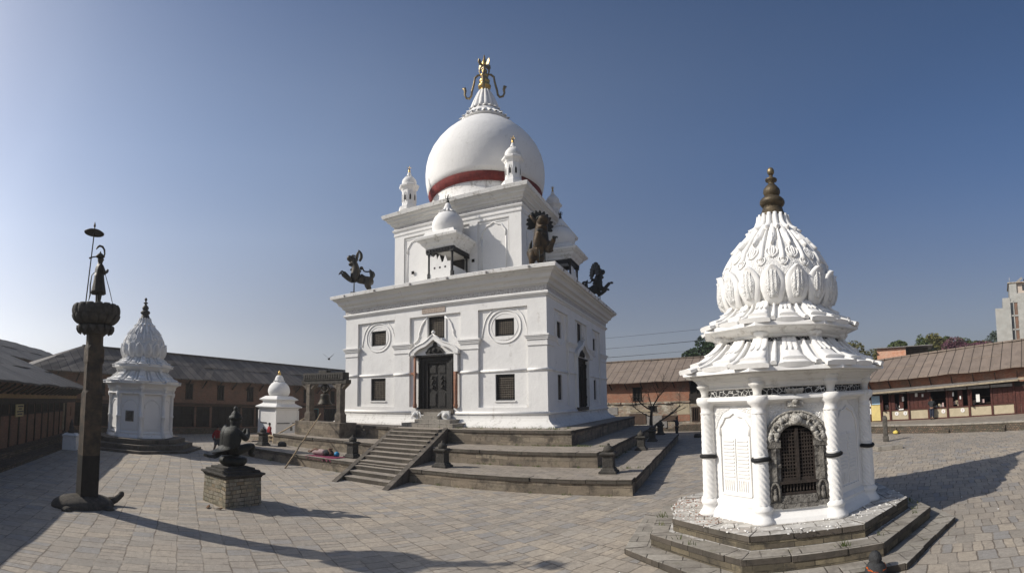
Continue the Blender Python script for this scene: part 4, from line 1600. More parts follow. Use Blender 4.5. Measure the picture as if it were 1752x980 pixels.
    for j in range(16):
        a = 2 * PI * j / 16 + A22 / 2
        m.leaf((0, 0, 0), a, [(r + .048, z) for r, z in P1[1:7]], lambda t_: .12 * (.6 + .4 * math.sin(min(1, t_ * 1.6) * PI / 2)) * (1 - max(0, (t_ - .45) / .55) ** 1.6 * .95), .030, 8, 12, power=1.3)
        m.leaf((0, 0, 0), a, [(r + .075, z) for r, z in P1[1:6]], lambda t_: .035 * (1 - t_ * .8), .022, 2, 8, power=1.5)
        for sg in (-1, 1):
            m.leaf((0, 0, 0), a + sg * .055, [(r + .060, z) for r, z in P1[2:6]], lambda t_: .03 * math.sin(PI * min(.97, t_ + .15)), .025, 3, 8, power=1.5)
    m.build('petal_relief', 'carved_lime', t)
    m = MB(T)
    # scrolled palmettes between two tiers of hanging tongues
    P2 = [(.52, 7.12), (.67, 6.98), (.85, 6.78), (1.04, 6.55), (1.18, 6.33), (1.26, 6.15)]
    P3 = [(.44, 7.2), (.53, 7.12), (.68, 6.96), (.83, 6.80), (.94, 6.67)]
    for j in range(16):
        a = 2 * PI * j / 16
        m.leaf((0, 0, 0), a, P2, lambda t_: .035 + .02 * t_, .05, 4, 10, power=2.)
        a2 = a + PI / 16
        m.leaf((0, 0, 0), a2, P3, lambda t_: (.13 + .0 * t_) * math.sqrt(max(.05, 1 - t_ ** 6)), .06, 6, 8, power=4., curl=.02)
        m.leaf((0, 0, 0), a2, [(.80, 6.84), (.95, 6.66), (1.04, 6.54)], lambda t_: .06 * math.sqrt(max(.05, 1 - t_ ** 5)), .075, 5, 5, power=3., curl=.02)
        BP = [(1.34, 5.45), (1.37, 5.65), (1.36, 5.85), (1.31, 6.05), (1.20, 6.3), (1.04, 6.55), (.85, 6.78), (.67, 6.98)]

        def on(th, z, lift=.012):
            for (r0, z0), (r1, z1) in zip(BP, BP[1:]):
                if z0 <= z <= z1:
                    r = r0 + (r1 - r0) * (z - z0) / (z1 - z0) + lift
                    return (r * math.cos(th), r * math.sin(th), z)
            return (BP[0][0] * math.cos(th), BP[0][0] * math.sin(th), z)
        # palmette scrolls in two rows
        for ac, zb, k_ in ((a2, 6.22, 1.0), (a, 6.03, .72)):
            for sg in (-1, 1):
                m.tube([on(ac + sg * u * k_, zb + v * k_) for u, v in ((.0, .0), (.05, .03), (.10, .10), (.115, .18), (.09, .24), (.05, .235), (.045, .18), (.07, .155))], .022 * k_ + .004, 5)
                m.tube([on(ac + sg * u * k_, zb + v * k_) for u, v in ((.0, .02), (.04, .10), (.05, .20), (.03, .30))], .02 * k_ + .004, 5)
            m.tube([on(ac, zb + v * k_) for v in (0, .12, .24, .34)], [.02, .026, .026, .008], 5)
    m.build('hanging_tongues', 'white_lime', t)
    m = MB(T)
    for j in range(16):
        a = 2 * PI * j / 16
        m.leaf((0, 0, 0), a, [(.345, 7.56), (.37, 7.42), (.42, 7.3), (.50, 7.2), (.60, 7.11), (.66, 7.07)], lambda t_: .165 * math.sqrt(max(.04, 1 - t_ ** 6)), .05, 6, 9, power=2., curl=.03)
    m.build('top_petals', 'white_lime', t)
    # metal finial
    m = MB(T)
    fl2 = lambda th, r, z: (r * (1 + .035 * abs(math.sin(9 * th))), z)
    m.lathe([(.38, 7.54), (.36, 7.58), (.29, 7.64), (.25, 7.74), (.245, 7.78), (.19, 7.80), (.24, 7.83), (.30, 7.90), (.30, 7.97), (.24, 8.04), (.13, 8.06),
             (.17, 8.10), (.205, 8.18), (.20, 8.26), (.14, 8.34), (.08, 8.41), (.06, 8.45), (.14, 8.49), (.145, 8.53), (.07, 8.56), (.05, 8.60), (.04, 8.64)], 36, fn=fl2)
    mf = m.build('metal_finial', 'finial_brown' if near else 'dark_metal', t)
    m = MB(T)
    m.lathe([(.04, 8.62), (.085, 8.69), (.09, 8.75), (.06, 8.81), (.01, 8.835)], 20)
    m.build('finial_knob', 'old_gold' if near else 'dark_metal', mf)
    return body, ap


near = thing('lotus_shrine', 'nearest white octagonal shrine with twisted columns and arched lattice door', 'shrine', (SH[0], SH[1], 0), 'white octagonal lotus shrines')
TN = place(SH[0], SH[1], 0)
body, ap = shrine(near, TN, True, 1)
# door of the near shrine
yf = -ap
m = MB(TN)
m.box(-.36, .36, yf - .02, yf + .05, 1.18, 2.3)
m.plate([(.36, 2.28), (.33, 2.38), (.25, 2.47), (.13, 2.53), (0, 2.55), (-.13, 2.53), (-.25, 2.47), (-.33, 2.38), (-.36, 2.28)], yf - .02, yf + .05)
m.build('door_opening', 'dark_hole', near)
m = MB(TN)
for sx in (-1, 1):
    a, b = (-.36, -.015) if sx < 0 else (.015, .36)
    m.box(a, a + .035, yf - .075, yf - .02, 1.44, 2.42 if sx > 0 else 2.33)
    m.box(b - .035, b, yf - .075, yf - .02, 1.44, 2.33 if sx > 0 else 2.42)
    m.box(a, b, yf - .08, yf - .02, 1.44, 1.50)
    for i in range(1, 5):
        x = a + .03 + (b - a - .06) * i / 5
        h = 2.34 + .17 * (1 - abs(x) / .36)
        m.box(x - .013, x + .013, yf - .06, yf - .03, 1.48, h)
    for i in range(14):
        z = 1.53 + i * .071
        hx = .36 if z < 2.28 else .36 * math.sqrt(max(0.05, 1 - ((z - 2.26) / .29) ** 2))
        x0, x1 = max(a, -hx), min(b, hx)
        m.box(x0, x1, yf - .066, yf - .04, z, z + .024)
m.box(-.03, .03, yf - .1, yf - .02, 1.42, 2.5)
m.build('lattice_leaves', 'lattice_wood', near)
m = MB(TN)
m.box(-.38, .38, yf - .13, yf - .02, 1.385, 1.44)
m.box(-.38, .38, yf - .09, yf - .02, 1.16, 1.21)
for i in range(10):
    x = -.30 + i * .067
    m.lathe([(.012, 1.22), (.024, 1.25), (.014, 1.29), (.024, 1.34), (.012, 1.385)], 6, (x, yf - .06, 0))
m.build('balustrade', 'lattice_wood', near)
m = MB(TN)
for i in range(3):
    m.box(-.37, .37, yf - .10 - .02 * i, yf - .02, 1.155 - .05 * (i + 1), 1.153 - .05 * i)
m.box(-.37, .37, yf - .13, yf + .02, .90, 1.0)
m.build('door_sill', 'door_stone', near)
for sx in (-1, 1):
    m = MB(TN)
    c = sx * .49
    m.box(c - .13, c + .13, yf - .10, yf + .02, .92, 2.24)
    m.box(c - .15, c + .15, yf - .15, yf + .02, 2.12, 2.27)
    m.box(c - .15, c + .15, yf - .14, yf + .02, .92, 1.02)
    m.box(c - .045, c + .045, yf - .15, yf - .09, 1.45, 2.1)
    m.box(c - .14, c + .14, yf - .13, yf - .09, 1.72, 1.79)
    m.tube([(c - .085, yf - .13, 1.05), (c - .085, yf - .13, 1.30), (c - .05, yf - .13, 1.39), (c, yf - .13, 1.42), (c + .05, yf - .13, 1.39), (c + .085, yf - .13, 1.30), (c + .085, yf - .13, 1.05)], .028, 6)
    m.lathe([(.03, 0), (.055, .05), (.05, .12), (.03, .15), (.045, .2), (.02, .25)], 8, (c, yf - .13, 1.06))
    m.build('door_jamb', 'door_stone', near)
m = MB(TN)
rs = random.Random(11)
out, inn = [], []
for i in range(25):
    a = PI * i / 24
    inn.append((.355 * math.cos(a), 2.26 + .30 * math.sin(a)))
    out.append((.645 * math.cos(a), 2.24 + .60 * math.sin(a)))
m.plate((out + inn[::-1])[::-1], yf - .07, yf + .02)
rim_pts = [(x * 1.01, yf - .08, z) for x, z in out]
m.tube(rim_pts, .028, 6)
for i in range(23):                      # figures and coils tumbling round the arch
    a = PI * (i + .5) / 23
    for q in (0, 1):
        rad = .43 + .12 * q
        x, z = rad * math.cos(a + .05 * q), 2.25 + (rad - .05) * math.sin(a + .05 * q)
        s_ = rs.uniform(.045, .072)
        m.lathe([(s_ * .3, -s_), (s_ * .9, -s_ * .5), (s_, 0), (s_ * .85, s_ * .5), (s_ * .3, s_)], 7, (x, yf - .10 - rs.uniform(0, .03), z))
    if i % 3 == 0:
        x, z = .5 * math.cos(a), 2.25 + .45 * math.sin(a)
        m.tube([(x + .07 * math.cos(b), yf - .15, z + .07 * math.sin(b)) for b in [k_ * .7 for k_ in range(8)]], .022, 5)
m.lathe([(.05, -.10), (.13, -.05), (.14, .03), (.09, .10), (.03, .13)], 10, (0, yf - .13, 2.66))
m.build('carved_arch', 'relief_stone', near)
m = MB(TN)
m.box(-.16, .16, yf - .16, yf + .0, 2.94, 3.27)
m.box(-.18, .18, yf - .18, yf - .02, 3.24, 3.30)
m.lathe([(.03, -.11), (.08, -.07), (.07, -.02), (.05, .01), (.06, .05), (.02, .11)], 8, (0, yf - .16, 3.09))
m.build('carved_keystone', 'relief_stone', near)

# chips of whitewash and mortar on the floor round the shrine
far = thing('lotus_shrine', 'white octagonal shrine standing behind the tall stone pillar at the left', 'shrine', (-28.5, 11.85, 0), 'white octagonal lotus shrines')
TFAR = place(-28.45, 11.85, 0, 0, 1.0, 1.075)
fb, fap = shrine(far, TFAR, False, 1)
m = MB(TFAR @ octseg_face(1))
m.box(-.26, .26, -fap - .05, -fap + .01, 1.55, 2.14)
wf_ = m.build('lattice_window', 'door_stone', far)
m = MB(TFAR @ octseg_face(1))
m.box(-.19, .19, -fap - .055, -fap - .04, 1.62, 2.07)
m.build('pane', 'interior', wf_)
m = MB(TFAR @ octseg_face(1))
for i in range(5):
    m.beam((-.19, -fap - .07, 1.66 + i * .09), (.19, -fap - .07, 1.66 + i * .09), .02, .02)
    m.beam((-.152 + i * .076, -fap - .066, 1.62), (-.152 + i * .076, -fap - .066, 2.07), .02, .02)
m.build('grille', 'door_stone', wf_)
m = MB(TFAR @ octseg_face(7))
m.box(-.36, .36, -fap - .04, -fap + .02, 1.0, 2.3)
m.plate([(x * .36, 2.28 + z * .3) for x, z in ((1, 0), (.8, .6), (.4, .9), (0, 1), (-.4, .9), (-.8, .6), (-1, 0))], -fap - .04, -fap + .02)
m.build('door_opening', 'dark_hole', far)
m = MB(TFAR @ octseg_face(7))
out = [(.60 * math.cos(PI * i / 16), 2.26 + .55 * math.sin(PI * i / 16)) for i in range(17)]
inn = [(.37 * math.cos(PI * i / 16), 2.27 + .31 * math.sin(PI * i / 16)) for i in range(17)]
m.plate((out + inn[::-1])[::-1], -fap - .12, -fap)
for sx in (-1, 1):
    m.box(sx * .48 - .1, sx * .48 + .1, -fap - .11, -fap, .95, 2.24)
m.build('door_surround', 'relief_stone', far)
for k in (0, 1, 2):
    m = MB(TFAR @ octseg_face(k))
    m.box(-.05, .05, -1.96 * math.cos(R(22.5)) - .03, -1.6, .72, .80)
    m.build('weep_hole', 'dark_hole', far)

# ------------------------------------------------------------------ small square stupa by the back corner
sx0, sy0 = -32.6, 26.2
sp = thing('small_stupa', 'small square white stupa with plump dome and golden tip behind the bell', 'stupa', (sx0, sy0, 0))
TS = place(sx0, sy0, 0)
m = MB(TS)
m.sq([(1.26, -.02), (1.26, .25), (1.2, .3), (1.17, .45), (1.17, 2.42), (1.2, 2.45), (1.22, 2.56), (1.30, 2.60)])
for sx in (-1, 1):
    for sy in (-1, 1):
        m.box(sx * 1.19 - .07 if sx > 0 else sx * 1.19 - .05, sx * 1.19 + .05 if sx > 0 else sx * 1.19 + .07, sy * 1.19 - .06, sy * 1.19 + .06, .46, 2.41)
m.build('body', 'white_lime', sp)
m = MB(TS)
m.sq([(1.2, 2.6), (1.42, 2.64), (1.44, 2.72), (1.2, 2.86), (1.02, 2.98), (.98, 3.0), (.98, 3.2), (1.02, 3.22), (1.18, 3.28), (1.20, 3.34), (.9, 3.56), (.8, 3.62)])
m.build('double_eave', 'white_lime', sp)
m = MB(TS)
m.lathe([(.72, 3.58), (.86, 3.7), (.95, 3.95), (.95, 4.15), (.86, 4.42), (.66, 4.68), (.46, 4.83)], 32)
m.build('dome', 'white_lime', sp)
m = MB(TS)
for j in range(12):
    m.leaf((0, 0, 0), 2 * PI * j / 12, [(.3, 5.0), (.4, 4.92), (.5, 4.86)], lambda t_: .2 * math.sqrt(max(.02, 1 - t_ ** 3)), .04, 3, 3)
m.lathe([(.42, 4.84), (.34, 5.0), (.3, 5.2), (.22, 5.34), (.14, 5.4)], 32, fn=lambda th, r, z: (r * (1 + .14 * abs(math.sin(6 * th))), z))
m.build('petal_cone', 'white_lime', sp)
m = MB(TS)
m.lathe([(.15, 5.38), (.12, 5.44), (.16, 5.5), (.1, 5.58), (.13, 5.66), (.06, 5.74), (.02, 5.86)], 12)
m.build('golden_tip', 'gold', sp)
for a, b, k in ((-.95, -.1, 0), (-1.1, .25, 1), (.55, 1.15, 1)):
    m = MB(TS @ Matrix.Rotation(k * PI / 2, 4, 'Z'))
    m.box(a, b, -1.23, -1.16, 1.32, 1.38)
    m.build('iron_clamp', 'dark_metal', sp)
m = MB(TS @ Matrix.Rotation(PI / 2, 4, 'Z'))
m.plate([(.35, .72), (.6, .72), (.6, 1.0), (.475, 1.14), (.35, 1.0)], -1.19, -1.15)
m.build('niche', 'door_stone', sp)

# ------------------------------------------------------------------ small stone posts standing on the terraces
def stone_post(name):
    t = thing(name, 'x', 'stone post', (0, 0, 0), 'small capped stone posts on the lower terrace')
    m = MB()
    m.sq([(.33, 0), (.33, .07), (.27, .10), (.25, .16), (.20, .20)])
    m.build('base', 'dark_stone', t, bevel=.008)
    m = MB()
    m.sq([(.205, .19), (.20, .62)])
    m.build('shaft', 'dark_stone', t, bevel=.008)
    m = MB()
    m.sq([(.21, .61), (.25, .65), (.29, .68), (.29, .73), (.22, .77)])
    m.build('cap', 'dark_stone', t, bevel=.008)
    m = MB()
    m.lathe([(.16, .76), (.20, .82), (.195, .90), (.14, .97), (.07, 1.0), (.05, 1.03), (.06, 1.06), (.02, 1.09)], 14)
    m.build('knob', 'dark_stone', t)
    return t


posts = [(-16.0, 17.5, Z1, 'stone post with rounded knob left of the temple staircase', 1.0),
         (-10.85, 17.4, Z1, 'stone post with rounded knob right of the temple staircase', 1.0),
         (-3.95, 17.75, Z1, 'stone post at the near right corner of the lower terrace', 1.0),
         (-3.95, 25.8, Z1, 'stone post on the shaded right side of the terrace, second from the corner', .95),
         (-4.0, 30.9, Z1, 'stone post on the shaded right side of the terrace, third from the corner', .95),
         (-4.1, 36.6, Z1, 'farthest stone post on the shaded right side, beside the bare tree', 1.0),
         (-23.3, 17.6, Z1, 'stone post beside the poles at the left end of the terrace', 1.0)]
sp0 = stone_post('stone_post')
for i, (x, y, z, lab, s) in enumerate(posts):
    if i == 0:
        continue
    d = dup(sp0, place(x, y, z, 0, s), lab)
sp0.matrix_basis = place(posts[0][0], posts[0][1], posts[0][2])
sp0['label'] = posts[0][3]

# ------------------------------------------------------------------ garuda on his stone pedestal
pd = thing('stone_pedestal', 'square pedestal of pale stone blocks under the kneeling winged statue', 'pedestal', (-12.7, 8.57, 0))
pc = (-12.78, 8.5)
m = MB()
m.sq([(.67, -.03), (.66, .0), (.64, .84)], pc)
m.build('block_body', 'pedestal_stone', pd, bevel=.01)
m = MB()
m.sq([(.63, .84), (.665, .845), (.665, .88), (.69, .90), (.735, .93), (.735, .975), (.6, .98)], pc)
m.build('cornice_slab', 'dark_stone', pd, bevel=.008)
m = MB()
m.sq([(.62, .978), (.62, 1.05), (.5, 1.052), (.5, 1.12), (.36, 1.122), (.34, 1.16)], pc)
m.build('stepped_top', 'dark_stone', pd, bevel=.008)

ga = thing('winged_statue', 'dark bronze winged statue kneeling with folded hands on the square pedestal', 'statue', (pc[0], pc[1], 1.16))
TG = Matrix.Translation((pc[0], pc[1], 1.16)) @ Matrix.Diagonal((1.16, 1.08, 1.02, 1))
m = MB(TG)
m.lathe([(.26, 0), (.34, .04), (.39, .13), (.37, .22), (.30, .26)], 32, fn=lambda th, r, z: (r * (1 + .05 * abs(math.sin(8 * th))), z))
m.build('lotus_seat', 'dark_metal', ga)
J = dict(pel=(0, -.05, .50, .22, .20), wa=(0, -.03, .68, .20, .17), ch=(0, 0, .90, .25, .19), nk=(0, 0, 1.08, .15), ne=(0, .02, 1.17, .11), hd=(0, .06, 1.31, .17, .18), tp=(0, .05, 1.45, .14),
         h1=(.15, .05, .44, .15), k1=(.20, .54, .62, .11), a1=(.20, .44, .34, .08), f1=(.20, .60, .29, .06),
         h2=(-.15, -.02, .44, .14), k2=(-.21, .36, .36, .10), a2=(-.20, -.16, .35, .07), f2=(-.20, -.36, .34, .05),
         s1=(.24, -.01, 1.02, .10), e1=(.32, .20, .80, .08), w1=(.12, .42, .94, .055), q1=(.04, .46, 1.12, .045),
         s2=(-.24, -.01, 1.02, .10), e2=(-.32, .20, .80, .08), w2=(-.12, .42, .94, .055), q2=(-.04, .46, 1.12, .045))
skin('body', J, chain('pel', 'wa', 'ch', 'nk', 'ne', 'hd', 'tp') + chain('pel', 'h1', 'k1', 'a1', 'f1') + chain('pel', 'h2', 'k2', 'a2', 'f2') +
     chain('ch', 's1', 'e1', 'w1', 'q1') + chain('ch', 's2', 'e2', 'w2', 'q2'), 'dark_metal', ga, TG)
m = MB(TG)
m.lathe([(.16, 1.37), (.20, 1.41), (.19, 1.48), (.13, 1.53), (.13, 1.56), (.09, 1.62), (.05, 1.66), (.07, 1.70), (.06, 1.75), (.02, 1.80)], 14, (0, .04, 0))
for j in range(5):
    a = R(-60 + 30 * j) + PI / 2
    m.lathe([(.02, 1.42), (.05, 1.47), (.02, 1.56)], 6, (.13 * math.cos(a), .04 + .13 * math.sin(a), 0))
m.build('crown', 'dark_metal', ga)
m = MB(TG)
m.lathe([(.015, -.03), (.03, 0), (.01, .03)], 6, (0, .195, 1.28))
m.lathe([(.02, -.01), (.02, .01)], 6, (.045, .165, 1.315))
m.lathe([(.02, -.01), (.02, .01)], 6, (-.045, .165, 1.315))
m.tube([(-.035, .168, 1.235), (0, .18, 1.232), (.035, .168, 1.235)], .008, 5)
m.build('face_features', 'bronze', ga)
for sg in (-1, 1):
    m = MB(TG)
    n, w = 22, 12
    rows, rows2 = [], []
    for i in range(n + 1):
        t_ = i / n
        fl_ = max(0, (t_ - .62) / .38)
        row, row2 = [], []
        for j in range(w + 1):
            u = j / w
            spread = 1 - .55 * fl_
            phi = R(-94 + 92 * u * (.75 + .25 * math.sin(PI * min(1, t_ * 1.3))) * spread)
            r = (.20 + .13 * math.sin(min(1, t_ * 3 + .15) * PI / 2) + .03 * t_) * (1 - .35 * fl_)
            r += .016 * abs(math.sin(5.5 * PI * t_ + (PI / 2 if j % 2 else 0)))
            y = r * math.sin(phi) - .02 - .52 * fl_ ** 1.7
            x = sg * (r * math.cos(phi) * 1.12 + .02)
            z = 1.17 - .90 * t_ + .16 * fl_ ** 2 + .05 * u * (1 - t_)
            row.append((x, y, z))
            row2.append((x * .86, y * .9 + .02, z - .01))
        rows.append([m.V(p) for p in row])
        rows2.append([m.V(p) for p in row2])
    for i in range(n):
        for j in range(w):
            m.F((rows[i][j], rows[i][j + 1], rows[i + 1][j + 1], rows[i + 1][j]), True)
            m.F((rows2[i][j], rows2[i + 1][j], rows2[i + 1][j + 1], rows2[i][j + 1]), True)
        m.F((rows[i][0], rows[i + 1][0], rows2[i + 1][0], rows2[i][0]))
        m.F((rows[i][w], rows2[i][w], rows2[i + 1][w], rows[i + 1][w]))
    for j in range(w):
        m.F((rows[n][j], rows[n][j + 1], rows2[n][j + 1], rows2[n][j]))
        m.F((rows[0][j], rows2[0][j], rows2[0][j + 1], rows[0][j + 1]))
    m.build('wing', 'dark_metal', ga)

m = MB(TG)
rows, rows2 = [], []
for i in range(17):
    t_ = i / 16
    y = -.18 - .80 * t_
    z = .72 - .60 * math.sin(min(1, t_ * 1.35) * PI / 2) + .26 * max(0, t_ - .6) ** 1.5 + .14
    hw = .20 * (1 - .55 * t_) + .015 * (i % 2)
    rows.append([m.V((hw * u, y + .03 * abs(u), z + .05 * (1 - u * u) + (.012 if k % 2 else 0))) for k, u in enumerate([-1 + q / 4 for q in range(9)])])
    rows2.append([m.V((hw * u, y + .03 * abs(u), z - .03)) for u in [-1 + q / 4 for q in range(9)]])
for i in range(16):
    for j in range(8):
        m.F((rows[i][j], rows[i][j + 1], rows[i + 1][j + 1], rows[i + 1][j]))
        m.F((rows2[i][j], rows2[i + 1][j], rows2[i + 1][j + 1], rows2[i][j + 1]))
    m.F((rows[i][0], rows[i + 1][0], rows2[i + 1][0], rows2[i][0]))
    m.F((rows[i][8], rows2[i][8], rows2[i + 1][8], rows[i + 1][8]))
for j in range(8):
    m.F((rows[16][j], rows[16][j + 1], rows2[16][j + 1], rows2[16][j]))
    m.F((rows[0][j], rows2[0][j], rows2[0][j + 1], rows[0][j + 1]))
m.build('tail_feathers', 'dark_metal', ga)

# ------------------------------------------------------------------ the tall pillar on a tortoise, king statue with parasol
px, py = -13.45, 4.05
pl = thing('stone_pillar', 'tall square stone pillar with lotus capital rising from a carved tortoise', 'pillar', (px, py, 0))
m = MB()
h = 40
prof = []
for i in range(13):
    a = PI / 2 * i / 12
    prof.append((math.cos(a), math.sin(a)))
m.T = place(px, py - .1, 0)
rings = []
for c_, s_ in prof[:-1]:
    rings.append([m.V((.62 * c_ * math.cos(2 * PI * j / h), .92 * c_ * math.sin(2 * PI * j / h) , .34 * s_ ** .8 + .012 * math.sin(9 * j))) for j in range(h)])
for a, b in zip(rings, rings[1:]):
    for j in range(h):
        m.F((a[j], a[(j + 1) % h], b[(j + 1) % h], b[j]), True)
m.F(rings[-1])
tort = m.build('tortoise', 'tortoise_stone', pl)
m = MB(place(px, py - .1, 0))
m.tube([(0, .80, .12), (0, .98, .16), (0, 1.10, .25), (0, 1.17, .33), (0, 1.22, .36)], [.13, .10, .085, .09, .04], 10)
m.build('head', 'tortoise_stone', tort)
for sx in (-1, 1):
    for sy in (-1, 1):
        m = MB(place(px, py - .1, 0))
        m.lathe([(.16, -.01), (.15, .05), (.08, .10), (.02, .12)], 10, (sx * .52, sy * .6, 0))
        m.build('foot', 'tortoise_stone', tort)
m = MB()
cc = (px, py)
m.sq([(.262, .24), (.258, 1.45)], cc)
m.build('wet_shaft_foot', 'pillar_wet', pl, bevel=.01)


def chamfer_stack(m, c, rows):
    rr = []
    for h_, ch, z in rows:
        p = [(h_, -h_ + ch), (h_, h_ - ch), (h_ - ch, h_), (-h_ + ch, h_), (-h_, h_ - ch), (-h_, -h_ + ch), (-h_ + ch, -h_), (h_ - ch, -h_)]
        rr.append([m.V((c[0] + x, c[1] + y, z)) for x, y in p])
    for a, b in zip(rr, rr[1:]):
        for j in range(8):
            m.F((a[j], a[(j + 1) % 8], b[(j + 1) % 8], b[j]))
    m.F(rr[0][::-1])
    m.F(rr[-1])


m = MB()
chamfer_stack(m, cc, [(.258, .005, 1.45), (.250, .005, 3.20), (.235, .09, 3.30), (.232, .09, 4.05), (.245, .02, 4.12), (.243, .02, 4.5), (.225, .10, 4.62), (.225, .11, 4.98)])
m.build('shaft', 'pillar_stone', pl, bevel=.006)
m = MB()
c3 = (px, py, 0)
m.lathe([(.30, 4.92), (.42, 4.98), (.5, 5.08), (.48, 5.16), (.36, 5.2), (.38, 5.24)], 32, c3)
for j in range(14):
    m.leaf(c3, 2 * PI * j / 14, [(.32, 5.18), (.50, 5.18), (.54, 5.10), (.50, 5.0), (.44, 4.94)], lambda t_: .2 * math.sqrt(max(.03, 1 - t_ ** 4)), .03, 5, 6, power=3)
m.build('lower_lotus', 'dark_stone', pl)
m = MB()
m.lathe([(.34, 5.18), (.50, 5.22), (.64, 5.34), (.68, 5.5), (.68, 5.66), (.64, 5.74), (.5, 5.77), (.0, 5.78)], 40, c3, cap=False)
for j in range(16):
    a = 2 * PI * j / 16
    m.leaf(c3, a, [(.42, 5.2), (.58, 5.26), (.68, 5.38), (.70, 5.48)], lambda t_: .19 * math.sqrt(max(.03, 1 - t_ ** 5)), .014, 5, 6, power=4)
    m.leaf(c3, a + PI / 16, [(.66, 5.44), (.69, 5.56), (.69, 5.68), (.64, 5.76)], lambda t_: .17, .018, 5, 5, power=4)
m.build('lotus_capital', 'dark_stone', pl)

kg = thing('king_statue', 'bronze standing king praying under a round parasol on top of the pillar', 'statue', (px, py, 5.78))
TK = place(px + .02, py + .03, 5.78, 0, 1.0)
J = dict(pel=(0, 0, .72, .13, .10), wa=(0, 0, .86, .12, .09), ch=(0, .0, 1.06, .155, .105), sh=(0, 0, 1.17, .09, .08), nk=(0, .01, 1.24, .045), hd=(0, .02, 1.36, .075, .085), ht=(0, .02, 1.43, .065),
         h1=(.075, 0, .66, .095), k1=(.08, .02, .38, .062), a1=(.08, 0, .08, .045), f1=(.085, .12, .03, .035),
         h2=(-.075, 0, .66, .095), k2=(-.08, .02, .38, .062), a2=(-.08, 0, .08, .045), f2=(-.085, .12, .03, .035),
         s1=(.155, 0, 1.13, .062), e1=(.20, .08, .93, .048), w1=(.06, .22, 1.00, .033), q1=(.02, .25, 1.09, .024),
         s2=(-.155, 0, 1.13, .062), e2=(-.20, .08, .93, .048), w2=(-.06, .22, 1.00, .033), q2=(-.02, .25, 1.09, .024))
skin('body', J, chain('pel', 'wa', 'ch', 'sh', 'nk', 'hd', 'ht') + chain('pel', 'h1', 'k1', 'a1', 'f1') + chain('pel', 'h2', 'k2', 'a2', 'f2') +
     chain('ch', 's1', 'e1', 'w1', 'q1') + chain('ch', 's2', 'e2', 'w2', 'q2'), 'bronze', kg, TK, k_=1.34)
m = MB(TK)
m.lathe([(.215, .33), (.205, .42), (.175, .62), (.145, .84), (.14, .94)], 24, fn=lambda th, r, z: (r * (1 + .09 * math.sin(7 * th) * (1 - (z - .34) / .6)), z))
m.build('robe_skirt', 'bronze', kg)
m = MB(TK)
m.lathe([(.10, 1.41), (.14, 1.43), (.135, 1.46), (.10, 1.49), (.07, 1.52), (.03, 1.55), (.012, 1.60)], 20)
m.tube([(0, -.08, 1.44), (0, -.22, 1.40), (0, -.33, 1.35)], [.02, .02, .03], 6)
m.tube([(0, .11, 1.44), (0, .135, 1.54), (0, .12, 1.66), (0, .06, 1.745), (0, -.03, 1.76), (0, -.10, 1.70), (0, -.13, 1.64)], [.02, .024, .03, .034, .034, .03, .012], 7)
m.build('plumed_crown', 'bronze', kg)
m = MB(TK)
m.tube([(-.10, -.12, .98), (-.16, -.18, .90), (-.14, -.22, .60), (-.10, -.22, .30), (-.08, -.26, .12)], [.012, .015, .022, .022, .01], 6)
m.build('sabre', 'dark_metal', kg)
m = MB(TK)
m.tube([(.12, .14, .92), (.13, .30, .45), (.14, .42, .02)], [.01, .012, .01], 6)
m.build('sword', 'dark_metal', kg)
m = MB(TK)
m.lathe([(.012, -.02), (.02, 0), (.008, .02)], 6, (0, .107, 1.355))
m.build('nose', 'bronze', kg)
ps = MB(TK)
ps.tube([(0, -.37, -.01), (0, -.22, 2.1), (0, -.215, 2.3)], .018, 8)
pp = ps.build('parasol_pole', 'bronze_warm', kg)
m = MB(TK @ Matrix.Translation((0, -.22, 2.12)) @ Matrix.Rotation(R(-6), 4, 'X'))
m.lathe([(.29, -.02), (.30, .0), (.22, .05), (.10, .09), (.03, .10)], 28)
m.build('parasol', 'bronze', kg)
m = MB(TK @ Matrix.Translation((0, -.215, 2.22)))
m.lathe([(.015, 0), (.015, .05), (.035, .10), (.03, .15), (.005, .23)], 8)
m.build('parasol_finial', 'bronze_warm', kg)

# ------------------------------------------------------------------ bell in its stone frame
bf = thing('bell_frame', 'weathered stone gateway with carved lintel holding the big bell', 'bell frame', (-21.2, 20.6, Z2))
m = MB()
m.prism(rect(-23.25, -19.35, 20.03, 21.49), Z2 - .01, 2.0)
m.build('base_block', 'plinth_stone', bf, bevel=.015)
ZB = 2.0
fx = (-22.52, -19.86)
fy = 20.62
for x in fx:
    m = MB()
    m.box(x - .24, x + .24, fy - .24, fy + .24, ZB - .002, ZB + .5)
    chamfer_stack(m, (x, fy), [(.22, .01, ZB + .5), (.20, .05, ZB + .6), (.20, .05, 4.12), (.22, .01, 4.2), (.23, .01, 4.28)])
    m.build('post', 'bell_stone', bf, bevel=.012)
    for sg in (-1, 1):
        m = MB()
        m.plate([(x + sg * .22, 4.28), (x + sg * .22, 3.95), (x + sg * .34, 4.05), (x + sg * .52, 4.18), (x + sg * .62, 4.28)][::(1 if sg > 0 else -1)], fy - .16, fy + .16)
        m.build('bracket', 'bell_stone', bf)
m = MB()
m.box(fx[0] - .62, fx[1] + .62, fy - .22, fy + .22, 4.28, 4.52)
m.box(fx[0] - .40, fx[1] + .40, fy - .27, fy + .27, 4.52, 4.95)
for i in range(16):
    m.box(fx[0] - .3 + i * .2, fx[0] - .18 + i * .2, fy - .30, fy - .27, 4.6, 4.86)
m.box(-21.6, -20.9, fy - .2, fy + .2, 4.95, 5.12)
m.build('lintel', 'dark_stone', bf, bevel=.015)
bl = thing('temple_bell', 'large dark bronze bell hanging between the stone posts', 'bell', (-21.19, fy, 3.0))
bc = (-21.19, fy, 0)
m = MB()
